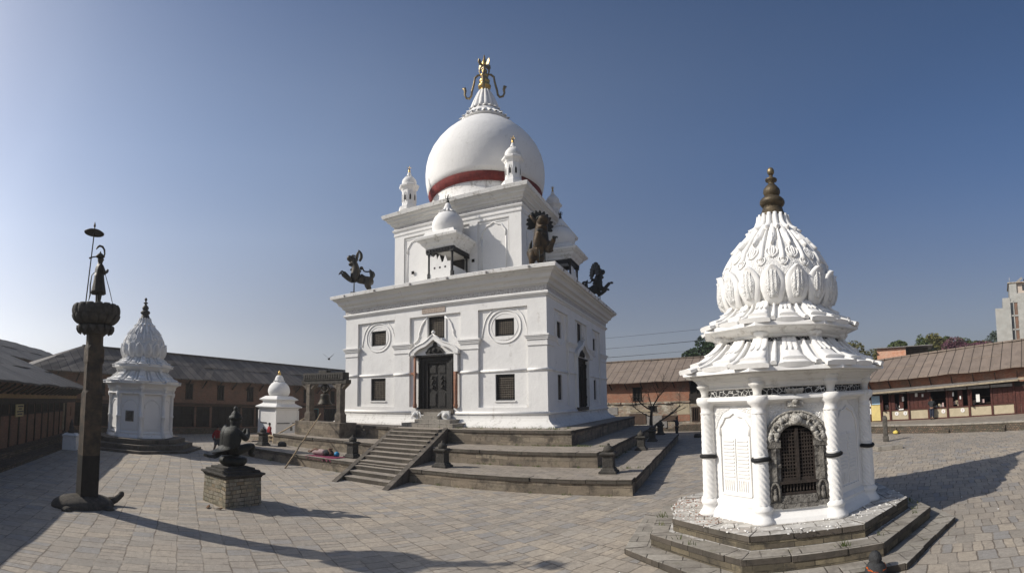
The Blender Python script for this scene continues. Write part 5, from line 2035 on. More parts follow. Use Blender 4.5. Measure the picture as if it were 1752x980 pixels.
m.lathe([(.46, 3.02), (.47, 3.07), (.41, 3.14), (.34, 3.25), (.30, 3.38), (.285, 3.52), (.29, 3.60), (.24, 3.67), (.12, 3.71)], 36, bc)
m.lathe([(.31, 3.40), (.315, 3.42), (.31, 3.44)], 36, bc, cap=False)
m.build('bell_body', 'bronze', bl)
m = MB()
m.tube([(bc[0], fy, 3.7), (bc[0], fy, 3.85)], .10, 8)
for sg in (-1, 1):
    m.tube([(bc[0], fy, 3.78), (bc[0] + sg * .22, fy, 3.85), (bc[0] + sg * .36, fy, 4.02), (bc[0] + sg * .28, fy, 4.18), (bc[0] + sg * .12, fy, 4.22)], [.07, .06, .05, .05, .04], 7)
    m.tube([(bc[0], fy, 3.95), (bc[0] + sg * .14, fy, 4.05), (bc[0] + sg * .10, fy, 4.28)], [.07, .06, .05], 7)
m.lathe([(.05, 3.85), (.12, 3.95), (.09, 4.05), (.13, 4.12), (.07, 4.22), (.05, 4.29)], 8, bc)
m.build('bell_crown', 'bronze', bl)
m = MB()
m.tube([(bc[0], fy, 3.3), (bc[0], fy, 2.62), (bc[0], fy, 2.5)], [.02, .02, .06], 8)
m.build('clapper', 'dark_metal', bl)

# bronze lions on the corners of the ledge
def lion(label, x, y, z, rz, s, fan, plume, mats):
    t = thing('bronze_lion', label, 'lion statue', (x, y, z), 'rearing bronze lions on the corners of the temple ledge')
    T = place(x, y, z, rz, s)      # lion faces local -Y
    J = dict(rump=(0, .54, 1.02, .27, .29), loin=(0, .12, .98, .23, .24), bel=(0, -.20, 1.06, .27, .29), ch=(0, -.46, 1.38, .35, .38), nk=(0, -.36, 1.80, .25, .27),
             hd=(0, -.36, 2.26, .33, .29), br=(0, -.58, 2.36, .27, .19), mz=(0, -.80, 2.44, .22, .14), ns=(0, -1.0, 2.58, .20, .15),
             j1=(0, -.64, 2.08, .18, .10), j2=(0, -.92, 2.02, .16, .09),
             h1=(.20, .54, .86, .24, .30), k1=(.25, .40, .58, .15, .17), q1=(.25, .60, .34, .085), p1=(.25, .52, .06, .085), t1=(.25, .36, .04, .07),
             h2=(-.20, .54, .86, .24, .30), k2=(-.25, .40, .58, .15, .17), q2=(-.25, .60, .34, .085), p2=(-.25, .52, .06, .085), t2=(-.25, .36, .04, .07),
             s1=(.25, -.48, 1.14, .19), e1=(.33, -.76, .82, .125), w1=(.36, -1.18, 1.12, .085), f1=(.37, -1.36, 1.28, .11),
             s2=(-.25, -.48, 1.20, .19), e2=(-.36, -.72, 1.04, .125), w2=(-.40, -1.08, 1.46, .085), f2=(-.41, -1.26, 1.62, .11))
    L = chain('rump', 'loin', 'bel', 'ch', 'nk', 'hd', 'br', 'mz', 'ns') + chain('hd', 'j1', 'j2')
    for k in '12':
        L += chain('rump', 'h' + k, 'k' + k, 'q' + k, 'p' + k, 't' + k) + chain('ch', 's' + k, 'e' + k, 'w' + k, 'f' + k)
    skin('body', J, L, mats[0], t, T, 2, 0, 1.42)
    for sx in (-1, 1):
        fp = Vector((.37, -1.30, 1.24)) if sx > 0 else Vector((-.41, -1.20, 1.58))
        for q in (-1.5, -.5, .5, 1.5):
            m = MB(T)
            p_, r_ = smooth([fp + Vector((.03 * q, 0, 0)), fp + Vector((.06 * q, -.12, .07)), fp + Vector((.07 * q, -.22, .04)), fp + Vector((.075 * q, -.27, -.04))], [.05, .045, .035, .006], 3)
            m.tube(p_, r_, 6)
            m.build('claw', mats[1], t)
        m = MB(T)
        p_, r_ = smooth([(.20 * sx, -.34, 2.36), (.34 * sx, -.34, 2.46), (.50 * sx, -.30, 2.66), (.60 * sx, -.24, 2.84)], [.06, .12, .09, .01], 4)
        m.tube(p_, r_, 8)
        m.build('ear', mats[0], t)
        m = MB(T)
        m.lathe([(.03, -.07), (.075, -.03), (.08, .02), (.04, .07)], 10, (.15 * sx, -.62, 2.50))
        m.build('eye', 'old_gold', t)
        m = MB(T)
        p_, r_ = smooth([(.05 * sx, -.72, 2.52), (.14 * sx, -.66, 2.62), (.25 * sx, -.52, 2.60), (.30 * sx, -.40, 2.50)], [.04, .06, .055, .02], 4)
        m.tube(p_, r_, 7)
        m.build('brow', mats[1], t)
        m = MB(T)
        p_, r_ = smooth([(.12 * sx, -.84, 2.34), (.19 * sx, -.70, 2.26), (.22 * sx, -.56, 2.16), (.20 * sx, -.60, 2.02)], [.045, .05, .05, .02], 4)
        m.tube(p_, r_, 6)
        m.build('whisker_lip', mats[0], t)
        for q in range(2):
            m = MB(T)
            m.tube([(.11 * sx, -.86 + q * .12, 2.36 - q * .02), (.11 * sx, -.87 + q * .12, 2.25 - q * .02)], [.028, .004], 6)
            m.build('tooth', 'old_gold', t)
        m = MB(T)
        p_, r_ = smooth([(.25 * sx, .62, .9), (.28 * sx, .72, 1.2), (.26 * sx, .66, 1.5), (.22 * sx, .52, 1.7)], [.12, .14, .09, .01], 4)
        m.tube(p_, r_, 7)
        m.build('haunch_flame', mats[1], t)
        m = MB(T)
        m.tube([(.15 * sx, -.50, 1.12), (.15 * sx, -.50, 0)], .035, 8)
        m.build('support_rod', 'dark_metal', t)
    if fan:
        for i in range(13):
            a = R(-112 + 224 * i / 12)
            d = Vector((math.sin(a), 0, math.cos(a)))
            c_ = Vector((0, -.18, 2.36))
            m = MB(T)
            w_ = Vector((math.cos(a), 0, -math.sin(a)))
            q = [c_ + d * .1, c_ + d * .35 + w_ * .10, c_ + d * .62 + w_ * .12, c_ + d * .76 + w_ * .05, c_ + d * .80, c_ + d * .76 - w_ * .05, c_ + d * .62 - w_ * .12, c_ + d * .35 - w_ * .10]
            off = Vector((0, .05 + .02 * (i % 2), 0))
            A = [m.V(v - off * (1.4 - .2 * (k % 2))) for k, v in enumerate(q)]
            B = [m.V(v + off) for v in q]
            m.F(A)
            m.F(B[::-1])
            for k in range(8):
                m.F((A[k], B[k], B[(k + 1) % 8], A[(k + 1) % 8]))
            m.build('mane_feather', mats[1], t, bevel=.02)
    if plume:
        m = MB(T)
        p_, r_ = smooth([(0, -.14, 2.30), (0, -.04, 2.52), (0, -.04, 2.76), (0, -.14, 2.96), (0, -.24, 3.08)], [.09, .12, .11, .08, .02], 4)
        m.tube(p_, r_, 9)
        m.build('horn_plume', mats[1], t)
    m = MB(T)
    p_, r_ = smooth([(0, .74, 1.10), (0, .88, 1.30), (0, .84, 1.50), (0, .66, 1.60), (0, .40, 1.56), (0, .18, 1.60), (0, .10, 1.76), (0, -.02, 1.92)], [.07, .065, .06, .05, .05, .05, .05, .02], 5)
    m.tube(p_, r_, 8)
    m.build('tail', mats[1], t)
    m = MB(T)
    m.lathe([(.03, -.13), (.11, -.08), (.13, 0), (.11, .08), (.03, .12)], 14, (0, -.0, 1.80))
    m.build('round_bell', mats[0], t)
    m = MB(T)
    pts = [(.30 * math.cos(R(a)), -.40 + .33 * math.sin(R(a)), 1.66 - .05 * math.sin(R(a))) for a in range(0, 360, 12)]
    m.tube(pts, .035, 6, closed=True)
    for i in range(14):
        a = R(i * 360 / 14)
        m.lathe([(.01, -.05), (.04, -.02), (.04, .02), (.01, .04)], 6, (.33 * math.cos(a), -.40 + .36 * math.sin(a), 1.62 - .05 * math.sin(a)))
    m.build('collar', mats[0], t)
    m = MB(T)
    m.box(-.40, .40, -.75, .7, -.45, .03)
    m.build('base_slab', 'grey_wood', t)
    return t


dark = ('bronze', 'dark_metal')
lion('dark rearing lion with a curled horn on the far left corner of the ledge', -21.9, 24.6, 10.66, R(-45), 1.0, False, True, dark)
lion('largest rearing lion with a fanned mane, facing forward on the near corner', -9.2, 24.9, 10.66, R(40), 1.02, True, False, ('bronze_warm', 'dark_metal'))
lion('blackish rearing lion with a fanned mane on the far right corner', -9.0, 36.4, 10.80, R(132), 1.05, True, False, ('dark_metal', 'dark_metal'))

# ------------------------------------------------------------------ courtyard buildings
def frame_of(A, ang):
    return place(A[0], A[1], 0, R(ang))


def roof_mesh(m, x0, x1, ze0, ze1, zr0, zr1, ov, dep, hipl=0., hipr=0., th=.09, back=True, y0=0.):
    """pitched roof in two overlapping rows of sheets; eaves at y=-ov, ridge at y=dep"""
    def wob(x, k):
        return .028 * math.sin(1.1 * x + 2 * k) + .018 * math.sin(2.7 * x + k) + .012 * math.sin(6.1 * x + 3 * k)
    ns = max(2, int((x1 - x0) / .8))
    for sgn in ((1, -1) if back else (1,)):
        ya = y0 - ov if sgn > 0 else y0 + 2 * dep + ov
        yb = y0 + dep
        for fr0, fr1, lift, k_ in ((0, .52, 0., 0.), (.50, 1., .035, 1.)):
            grid = []
            for i_ in range(ns + 1):
                u = i_ / ns
                col = []
                for lf in (0, -th):
                    for fr in (fr0, fr1):
                        xa, xb = x0 + hipl * fr, x1 - hipr * fr
                        x = xa + (xb - xa) * u
                        ze, zr = ze0 + (ze1 - ze0) * u, zr0 + (zr1 - zr0) * u
                        w_ = wob(x, k_ + fr) if 0 < i_ < ns or not (hipl or hipr) else 0
                        col.append(m.V((x, ya + (yb - ya) * fr, ze + (zr - ze) * fr + lf + lift + w_)))
                grid.append(col)
            for a_, b_ in zip(grid, grid[1:]):
                m.F((a_[0], b_[0], b_[1], a_[1]))
                m.F((a_[2], a_[3], b_[3], b_[2]))
                m.F((a_[0], a_[2], b_[2], b_[0]))
                m.F((a_[1], b_[1], b_[3], a_[3]))
            m.F((grid[0][0], grid[0][1], grid[0][3], grid[0][2]))
            m.F((grid[-1][0], grid[-1][2], grid[-1][3], grid[-1][1]))
    for (xa, ze, zr, hx, on) in ((x0, ze0, zr0, hipl, hipl > 0), (x1, ze1, zr1, -hipr, hipr > 0)):
        if on:
            p = [(xa, y0 - ov, ze), (xa, y0 + 2 * dep + ov, ze), (xa + hx, y0 + dep, zr)]
            t_ = [m.V(v) for v in p]
            b_ = [m.V((v[0], v[1], v[2] - th)) for v in p]
            m.F(t_)
            m.F(b_[::-1])
            for k in range(3):
                m.F((t_[k], b_[k], b_[(k + 1) % 3], t_[(k + 1) % 3]))


def win(name, T, x0, x1, z0, z1, y, parent, kind='dark_wood', mull=1, bars=3, back='interior', fr=.08, proud=.05):
    """timber window or door standing in an opening of the wall"""
    m = MB(T)
    m.box(x0, x0 + fr, y - proud, y + .08, z0, z1)
    m.box(x1 - fr, x1, y - proud, y + .08, z0, z1)
    m.box(x0 - .1, x1 + .1, y - proud - .01, y + .08, z1, z1 + fr)
    m.box(x0 - .06, x1 + .06, y - proud - .02, y + .08, z0 - fr, z0)
    for i in range(mull):
        x = x0 + (x1 - x0) * (i + 1) / (mull + 1)
        m.box(x - .03, x + .03, y - proud * .4, y + .06, z0, z1)
    w = m.build(name, kind, parent)
    if bars:
        m = MB(T)
        for i in range(bars):
            z = z0 + (z1 - z0) * (i + 1) / (bars + 1)
            m.box(x0 + fr, x1 - fr, y + .01, y + .035, z - .02, z + .02)
        m.box((x0 + x1) / 2 - .02, (x0 + x1) / 2 + .02, y - .0, y + .045, z0, z1)
        m.build('lattice', kind, w)
    m = MB(T)
    m.box(x0 + fr * .5, x1 - fr * .5, y + .10, y + .14, z0, z1)
    m.build('pane', back, w)
    return w


# ---- left gallery, in its own shade
LT = frame_of((-15, -1.49), 152)
lb = thing('brick_gallery', 'low shaded brick gallery with barred windows running along the left edge', 'building', (-24, 3.3, 0), 'brick buildings round the courtyard', 0)
m = MB(LT)
ws_ = [(x, x + 1.12, 1.97, 2.47) for x in [5.6 + 1.32 * i for i in range(11)]]
ws_ = [w for w in ws_ if w[0] < 19.2]
door_l = (19.75, 20.75, .42, 2.5)
slit_l = (21.7, 22.0, 1.5, 2.2)
holes_wall(m, -4, 23.2, .38, 3.6, ws_ + [door_l, slit_l], 0, .30)
m.box(22.9, 23.2, .30, 7.8, .38, 3.6)
m.build('brick_wall', 'brick_dim', lb)
m = MB(LT)
m.box(-4, 22.9, .9, 1.2, .38, 3.6)
m.build('inner_wall', 'interior', lb)
m = MB(LT)
m.box(-4, 23.3, -.05, .02, 2.76, 2.84)
m.box(-4, 23.35, -.10, .02, 2.84, 2.96)
m.build('timber_band', 'ochre_beam', lb)
m = MB(LT)
m.box(-4, 23.25, -.02, .015, 2.50, 2.76)
m.build('beam_row', 'dark_wood', lb)
for w in ws_:
    win('window', LT, w[0] + .06, w[1] - .06, w[2] + .02, w[3] - .02, .04, lb, 'dark_wood', 7, 0)
win('door', LT, door_l[0] + .06, door_l[1] - .06, .5, 2.42, .06, lb, 'dark_wood', 1, 0)
m = MB(LT)
m.box(19.60, 19.72, -.10, 0, .6, 2.46)
m.build('pale_door_post', 'timber_beam', lb)
for i in range(11):
    x = 5.6 + 1.32 * i - .10
    if x < 19.4:
        m = MB(LT)
        m.box(x - .05, x + .05, -.06, .0, .42, 2.5)
        m.build('wall_post', 'dark_wood', lb)
for i in range(20):
    x = 5.2 + .92 * i
    m = MB(LT)
    m.beam((x, -.02, 2.98), (x, -.80, 3.44), .07, .11)
    m.build('strut', 'dark_wood', lb)
m = MB(LT)
roof_mesh(m, -6, 24.2, 3.56, 3.56, 5.55, 5.55, .95, 4.0, 0, 5.)
m.build('roof', 'roof_dark', lb, uvt=(LT.to_3x3() @ Vector((1, 0, 0))).normalized())
m = MB(LT)
m.box(-4, 23.6, -1.55, .0, -.02, .16)
m.box(-4, 23.4, -.75, .0, .16, .40)
m.build('stepped_footing', 'terrace_wall', lb)
sg_ = thing('notice_board', 'small yellowish notice board fixed on the shaded left gallery wall', 'sign', (0, 0, 0))
m = MB(LT)
m.box(9.95, 11.1, -.14, -.09, 1.84, 2.46)
m.build('board', 'sign_yellow', sg_)
for i, (a, b) in enumerate(((.22, .9), (.35, .75), (.12, .95), (.2, .85))):
    m = MB(LT)
    rnd_ = random.Random(i)
    x = 9.95 + 1.15 * a
    z = 2.36 - i * .13
    while x < 9.95 + 1.15 * b:
        w = rnd_.uniform(.03, .07)
        m.box(x, x + w, -.146, -.139, z - .02 - rnd_.random() * .02, z + .025)
        x += w + .018
    m.box(9.95 + 1.15 * a, 9.95 + 1.15 * b, -.146, -.139, z + .025, z + .034)
    m.build('text_line', 'ink', sg_)

# ---- long back wing on the left
BT = frame_of((-38.3, 15), 95)
bb = thing('brick_wing', 'long two storey brick wing with grey sheet roof behind the left shrine', 'building', (-38.5, 20, 0), 'brick buildings round the courtyard')
m = MB(BT)
up = [(5.42, 6.25, 3.06, 4.52), (9.0, 9.82, 3.08, 4.52), (12.65, 13.5, 3.04, 4.5), (-3.2, -2.4, 3.06, 4.5), (1.2, 2.0, 3.06, 4.5), (16.6, 17.4, 3.06, 4.5), (20.8, 21.6, 3.04, 4.5),
      (25.4, 26.2, 3.04, 4.5)]
low = [(4.0, 6.5, .6, 2.45), (6.7, 8.2, .6, 2.45), (8.45, 11.9, .1, 2.5), (12.1, 13.7, .6, 2.45), (13.9, 15.6, .6, 2.45), (-6.5, -4.4, .6, 2.45), (-4.2, -2.0, .6, 2.45), (-1.8, .4, .6, 2.45), (.6, 3.7, .6, 2.45),
       (17.4, 18.7, .1, 2.2), (22.3, 23.2, .9, 2.3), (24.3, 26.6, .1, 2.4)]
holes_wall(m, -9.5, 34, -.1, 4.95, up + low, 0, .32)
m.box(-9.5, -9.2, .32, 6.2, -.1, 4.95)
m.box(-9.2, 34, 6.0, 6.3, -.1, 4.95)
m.build('brick_wall', 'brick_dim', bb)
m = MB(BT)
m.box(-9, 34, 1.5, 1.7, -.1, 4.9)
m.build('inner_wall', 'interior', bb)
m = MB(BT)
m.box(-9.5, 34, -.08, .02, 2.52, 2.66)
m.box(-9.5, 34, -.14, .02, 2.66, 2.76)
for i in range(150):
    x = -9.4 + i * .29
    m.box(x, x + .13, -.20, -.14, 2.67, 2.75)
m.build('toothed_cornice', 'brown_wood', bb)
for w in up:
    win('upper_window', BT, w[0] + .05, w[1] - .05, w[2] + .08, w[3] - .08, .02, bb, 'dark_wood', 1, 3)
for w in low:
    tall = w[2] < .3
    win('carved_bay' if not tall else 'doorway', BT, w[0] + .04, w[1] - .04, w[2] + (.08 if not tall else .0), w[3] - .08, .04, bb, 'dark_wood', 0 if not tall else 3, 2 if not tall else 0, 'interior', .10)
    if not tall:
        m = MB(BT)
        c, hw = (w[0] + w[1]) / 2, (w[1] - w[0]) / 2 - .1
        m.plate([(c - hw, 2.42), (c - hw, 2.05), (c - hw * .9, 2.2), (c - hw * .5, 2.32), (c, 2.38), (c + hw * .5, 2.32), (c + hw * .9, 2.2), (c + hw, 2.05), (c + hw, 2.42)][::-1], -.02, .04)
        m.build('bay_arch', 'dark_wood', bb)
m = MB(BT)
m.box(-9.5, 16, -.55, -.0, -.05, .50)
m.build('stone_bench_step', 'terrace_wall', bb)
m = MB(BT)
m.box(22.2, 22.3, -.06, 0, .85, 2.35)
m.box(23.2, 23.3, -.06, 0, .85, 2.35)
m.box(22.2, 23.3, -.06, 0, 2.35, 2.45)
m.build('teal_window_frame', 'teal_paint', bb)
for i in range(24):
    x = -8.5 + 1.75 * i
    m = MB(BT)
    m.beam((x, -.02, 4.15), (x, -.72, 4.80), .07, .10)
    m.build('strut', 'dark_wood', bb)
m = MB(BT)
roof_mesh(m, -9.6, 35, 4.90, 4.90, 7.35, 7.35, .95, 3.2, 6.2, 3.)
m.build('roof', 'roof_grey', bb, uvt=(BT.to_3x3() @ Vector((1, 0, 0))).normalized())
m = MB(BT)
m.beam((-3.4, 3.2, 7.42), (32, 3.2, 7.42), .35, .10)
m.build('ridge_cap', 'roof_dark', bb)

# ---- farther roof beyond the left gallery
FT = frame_of((-41.2, 4.2), 146)
fb2 = thing('farther_house', 'dark brick house with sloping grey roof rising behind the left gallery', 'building', (-45, 4, 0), 'brick buildings round the courtyard')
m = MB(FT)
m.box(-4, 17, 0, 6.4, 0, 6.3)
g_ = [(-4, 0, 6.3), (-4, 6.4, 6.3), (-4, 3.2, 8.0)]
m.build('brick_wall', 'brick_dim', fb2)
m = MB(FT)
roof_mesh(m, -4.8, 18.2, 6.05, 5.95, 8.15, 7.95, .9, 3.2, 0, 0)
m.build('roof', 'roof_dark', fb2, uvt=(FT.to_3x3() @ Vector((1, 0, 0))).normalized())
m = MB(FT)
m.prism([(-.0, 0), (0, 0.01), (0.01, 0)], 0, .01)
m.v, m.f, m.sm, m.mi = [], [], [], []
for xg in (-3.8, 16.8):
    m = MB(FT)
    a = [m.V((xg, y, z)) for y, z in ((0, 6.29), (6.4, 6.29), (3.2, 7.9))]
    b = [m.V((xg + .2, y, z)) for y, z in ((0, 6.29), (6.4, 6.29), (3.2, 7.9))]
    m.F(a)
    m.F(b[::-1])
    for k in range(3):
        m.F((a[k], a[(k + 1) % 3], b[(k + 1) % 3], b[k]))
    m.build('gable', 'brick_dim', fb2)

# ---- middle back wing, brick over patched masonry
MT = frame_of((-24, 52.5), -11)
mb = thing('patched_wing', 'old orange brick wing with patched plaster and rusty brown roof behind the bare tree', 'building', (-8, 50, 0), 'brick buildings round the courtyard')
m = MB(MT)
upm = [(16.0, 17.0, 3.06, 4.5), (22.04, 23.5, 2.98, 4.85), (9.5, 10.5, 3.06, 4.5), (4, 5, 3.06, 4.5), (28.5, 29.5, 3.06, 4.5)]
lom = [(22.15, 23.0, .9, 2.3), (17.65, 18.6, 1.95, 2.55)]
holes_wall(m, -6, 38, 2.95, 5.1, upm, 0, .32)
m.build('upper_brick_wall', 'brick_orange', mb)
m = MB(MT)
holes_wall(m, -6, 38, -.1, 2.95, lom, .0, .32)
m.build('patched_wall', 'rubble_wall', mb)
m = MB(MT)
m.box(-6, 38, 1.2, 1.4, 0, 5)
m.build('inner_wall', 'interior', mb)
m = MB(MT)
rs = random.Random(4)
x = -6.
while x < 38:
    w = rs.uniform(.5, 1.4)
    m.box(x, x + w, -.10 - rs.random() * .1, .0, 2.80 + rs.uniform(-.05, .05), 2.93 + rs.uniform(-.03, .08))
    x += w
m.build('ragged_string', 'rubble_wall', mb)
for (a, b, z0, z1, mt, y) in ((15.6, 17.4, .75, 1.8, 'brown_wood', .08), (17.5, 19.6, .3, 1.55, 'tin_sheet', .07), (19.1, 20.7, 1.0, 1.55, 'brown_wood', .10), (13.2, 14.3, 1.7, 2.5, 'tin_sheet', .06),
                              (15.7, 18.0, 1.95, 2.2, 'timber_beam', .05), (12.6, 13.6, .6, 1.3, 'pale_plaster', .05), (20.75, 22.0, .95, 1.6, 'brick_orange', .04), (23.05, 23.5, .3, 2.5, 'brick_orange', .05),
                              (8.2, 10.6, .4, 1.7, 'tin_sheet', .06), (20.7, 22.0, 1.62, 2.7, 'pale_plaster', .045)):
    m = MB(MT)
    m.box(a, b, -y, .02, z0, z1)
    m.build('patch_board', mt, mb)
for w in upm:
    win('upper_window', MT, w[0] + .05, w[1] - .05, w[2] + .1, w[3] - .08, -.02, mb, 'dark_wood', 1, 3)
m = MB(MT)
m.box(22.0, 23.6, -.35, 0, 2.98, 3.16)
m.box(22.05, 23.55, -.28, 0, 3.16, 3.62)
m.build('carved_sill', 'dark_wood', mb)
win('lower_door', MT, 22.22, 22.92, .95, 2.2, .02, mb, 'brown_wood', 2, 0)
win('lower_window', MT, 17.7, 18.55, 2.0, 2.5, .02, mb, 'dark_wood', 1, 0)
m = MB(MT)
for i, (a, b, h) in enumerate(((21.2, 23.4, .62), (20.4, 21.2, .42), (19.6, 20.4, .25))):
    m.box(a, b, -1.0 + .1 * i, -.0, 0, h)
m.box(12, 19.6, -.5, 0, 0, .35)
m.build('door_steps', 'terrace_wall', mb)
for i in range(25):
    xx = -5 + 1.7 * i
    m = MB(MT)
    m.beam((xx, -.02, 4.3), (xx, -.75, 4.9), .07, .10)
    m.build('strut', 'dark_wood', mb)
m = MB(MT)
roof_mesh(m, -7, 39, 5.0, 5.0, 7.45, 7.45, .95, 3.1)
m.build('roof', 'roof_brown', mb, uvt=(MT.to_3x3() @ Vector((1, 0, 0))).normalized())
m = MB(MT)
m.beam((-7, 3.1, 7.52), (39, 3.1, 7.52), .4, .10)
m.build('ridge_cap', 'roof_brown', mb)

# ---- right wing with the shop fronts
RT = frame_of((11.6, 37.4), -39)
rb = thing('shop_row', 'low right hand row of red shuttered shops under a brown sheet roof', 'building', (15, 33, 0), 'brick buildings round the courtyard')
zt = .60
m = MB(RT)
m.box(.7, 21, .0, .25, zt, 1.40)
for a in (1.9,):
    pass
m.build('panel_wall', 'pale_plaster', rb)
m = MB(RT)
m.box(.7, 21, .02, .28, 3.02, 4.2)
m.box(.7, 1.0, .28, 5.8, zt, 4.2)
m.box(1.0, 21, 5.6, 5.8, zt, 4.2)
m.build('brick_wall', 'brick_orange', rb)
m = MB(RT)
m.box(1.0, 21, 1.9, 2.1, zt, 4.1)
m.build('inner_wall', 'interior', rb)
m = MB(RT)
m.box(1.0, 21, .28, 1.9, zt + .02, zt + .1)
m.box(1.0, 21, -.07, .28, 1.38, 1.46)
m.box(1.0, 21, -.06, .28, zt + .0, zt + .09)
m.build('timber_sill', 'red_wood', rb)
PX = [2.52, 4.05, 5.62, 7.10, 8.79, 10.52, 12.23, 13.9, 15.6, 17.3, 19.0]
for i, x in enumerate([.85, 1.78] + PX):
    m = MB(RT)
    m.box(x - .075, x + .075, -.11, .05, zt, 3.02)
    m.build('shop_post', 'red_wood', rb)
# bays: shutters (closed), open with goods, mixed
bays = [(1.78, 2.52, 'open'), (2.52, 4.05, 'half'), (4.05, 5.62, 'shut'), (5.62, 7.10, 'open'), (7.10, 8.79, 'half'), (8.79, 10.52, 'open'), (10.52, 12.23, 'shut'), (12.23, 13.9, 'door'), (13.9, 15.6, 'shut'),
        (15.6, 17.3, 'half'), (17.3, 19.0, 'shut')]
for a, b, kd in bays:
    a, b = a + .08, b - .08
    z0, z1 = 1.47, 2.66
    n = 4
    w = (b - a) / n
    closed = {'shut': (0, 1, 2, 3), 'half': (0, 2), 'open': (), 'door': (0, 1, 2, 3)}[kd]
    if kd == 'door':
        z0 = zt + .1
    for i in closed:
        m = MB(RT)
        x = a + w * i
        m.box(x + .01, x + w - .01, -.03, .01, z0, z1)
        for q0, q1 in ((.06, .46), (.54, .94)):
            m.box(x + .06, x + w - .06, -.05, -.03, z0 + (z1 - z0) * q0, z0 + (z1 - z0) * q1)
        m.build('shutter', 'red_wood', rb)
    if kd == 'open':
        m = MB(RT @ Matrix.Translation((a, -.04, 0)) @ Matrix.Rotation(R(-60), 4, 'Z'))
        m.box(0, .42, -.03, .0, z0, z1)
        m.build('open_shutter', 'red_wood', rb)
        for j in range(2):
            m = MB(RT)
            m.box(a, b, .5, .9, 1.55 + j * .5, 1.58 + j * .5)
            m.build('shelf', 'brown_wood', rb)
    m = MB(RT)
    m.box(a, b, -.04, .03, 2.67, 3.0)
    m.build('lintel_board', 'dark_wood', rb)
    m = MB(RT)                                  # tin strips under the lean-to
    m.box(a - .05, b + .02, -.50, -.47, 2.72, 2.92)
    if kd != 'door':
        m.build('tin_valance', 'tin_sheet', rb)
m = MB(RT)
q = [m.V(v) for v in ((.5, -1.05, 2.84), (12.6, -1.05, 3.16), (12.6, .0, 3.34), (.5, .0, 3.12))]
q2 = [m.V(v) for v in ((.5, -1.05, 2.78), (12.6, -1.05, 3.08), (12.6, .0, 3.28), (.5, .0, 3.06))]
m.F(q)
m.F(q2[::-1])
for k in range(4):
    m.F((q[k], q2[k], q2[(k + 1) % 4], q[(k + 1) % 4]))
m.build('lean_to_roof', 'tin_sheet', rb)
m = MB(RT)
m.beam((.45, -1.07, 2.82), (12.65, -1.07, 3.14), .06, .13)
m.build('lean_to_fascia', 'timber_beam', rb)
m = MB(RT)
m.beam((12.6, -.5, 3.22), (21, -.5, 3.34), .07, .16)
m.build('far_beam', 'timber_beam', rb)
for i in range(12):
    xx = 1.0 + 1.65 * i
    m = MB(RT)
    m.beam((xx, -.02, 3.20), (xx + .05, -.72, 3.68 + .03 * i * .6), .06, .10)
    m.build('strut', 'dark_wood', rb)
m = MB(RT)
roof_mesh(m, .2, 21.5, 3.78, 4.36, 5.55, 6.85, .95, 3.2)
m.build('roof', 'roof_brown', rb, uvt=(RT.to_3x3() @ Vector((1, 0, 0))).normalized())
m = MB(RT)
m.beam((.2, 3.2, 5.62), (21.5, 3.2, 6.92), .4, .12)
m.build('ridge_cap', 'roof_brown', rb)
m = MB(RT)
m.box(.95, 1.72, -.10, -.02, .66, 1.9)
m.build('yellow_panel', 'yellow_plaster', rb)
m = MB(RT)
m.box(1.0, 1.70, -.09, -.03, 1.94, 2.62)
m.build('blue_poster', 'blue_paper', rb)
for i, (x, z, w, h) in enumerate(((.78, 1.8, .16, .5), (.76, 1.2, .18, .45), (3.55, 2.1, .16, .34), (4.62, 2.38, .2, .28), (5.15, 2.34, .14, .22), (7.55, 2.25, .12, .3), (8.1, 2.0, .11, .25), (9.35, 1.7, .28, .6),
                                  (3.25, 1.42, .38, .1))):
    m = MB(RT)
    m.box(x, x + w, -.13, -.115, z, z + h)
    m.build('paper_notice', 'paper', rb)
for i, (x, c) in enumerate(((3.02, 'ink'), (3.72, 'ink'), (6.75, 'red_ink'), (8.25, 'red_ink'))):
    m = MB(RT @ Matrix.Translation((x, -.02, 1.15)) @ Matrix.Rotation(R(90), 4, 'X'))
    m.lathe([(.16, -.0), (.16, .012)], 20, cap=True)
    d = m.build('round_number_disc', 'paper', rb)
    m = MB(RT)
    if i % 2 == 0:
        m.box(x - .012, x + .012, -.045, -.033, 1.08, 1.22)
    else:
        m.tube([(x - .04, -.04, 1.18), (x, -.04, 1.22), (x + .04, -.04, 1.18), (x, -.04, 1.13), (x - .03, -.04, 1.08)], .012, 4)
    m.build('numeral', c, d)
# goods on the shelves
rs = random.Random(21)
for a, b, kd in bays:
    if kd in ('open', 'half'):
        for j in range(5):
            m = MB(RT)
            x = rs.uniform(a + .2, b - .4)
            z = rs.choice((1.6, 1.48))
            m.box(x, x + rs.uniform(.1, .2), .25, .42, z, z + rs.uniform(.12, .32))
            m.build('shop_goods', rs.choice(('paper', 'pale_plaster', 'tin_sheet', 'pink_cloth')), rb)

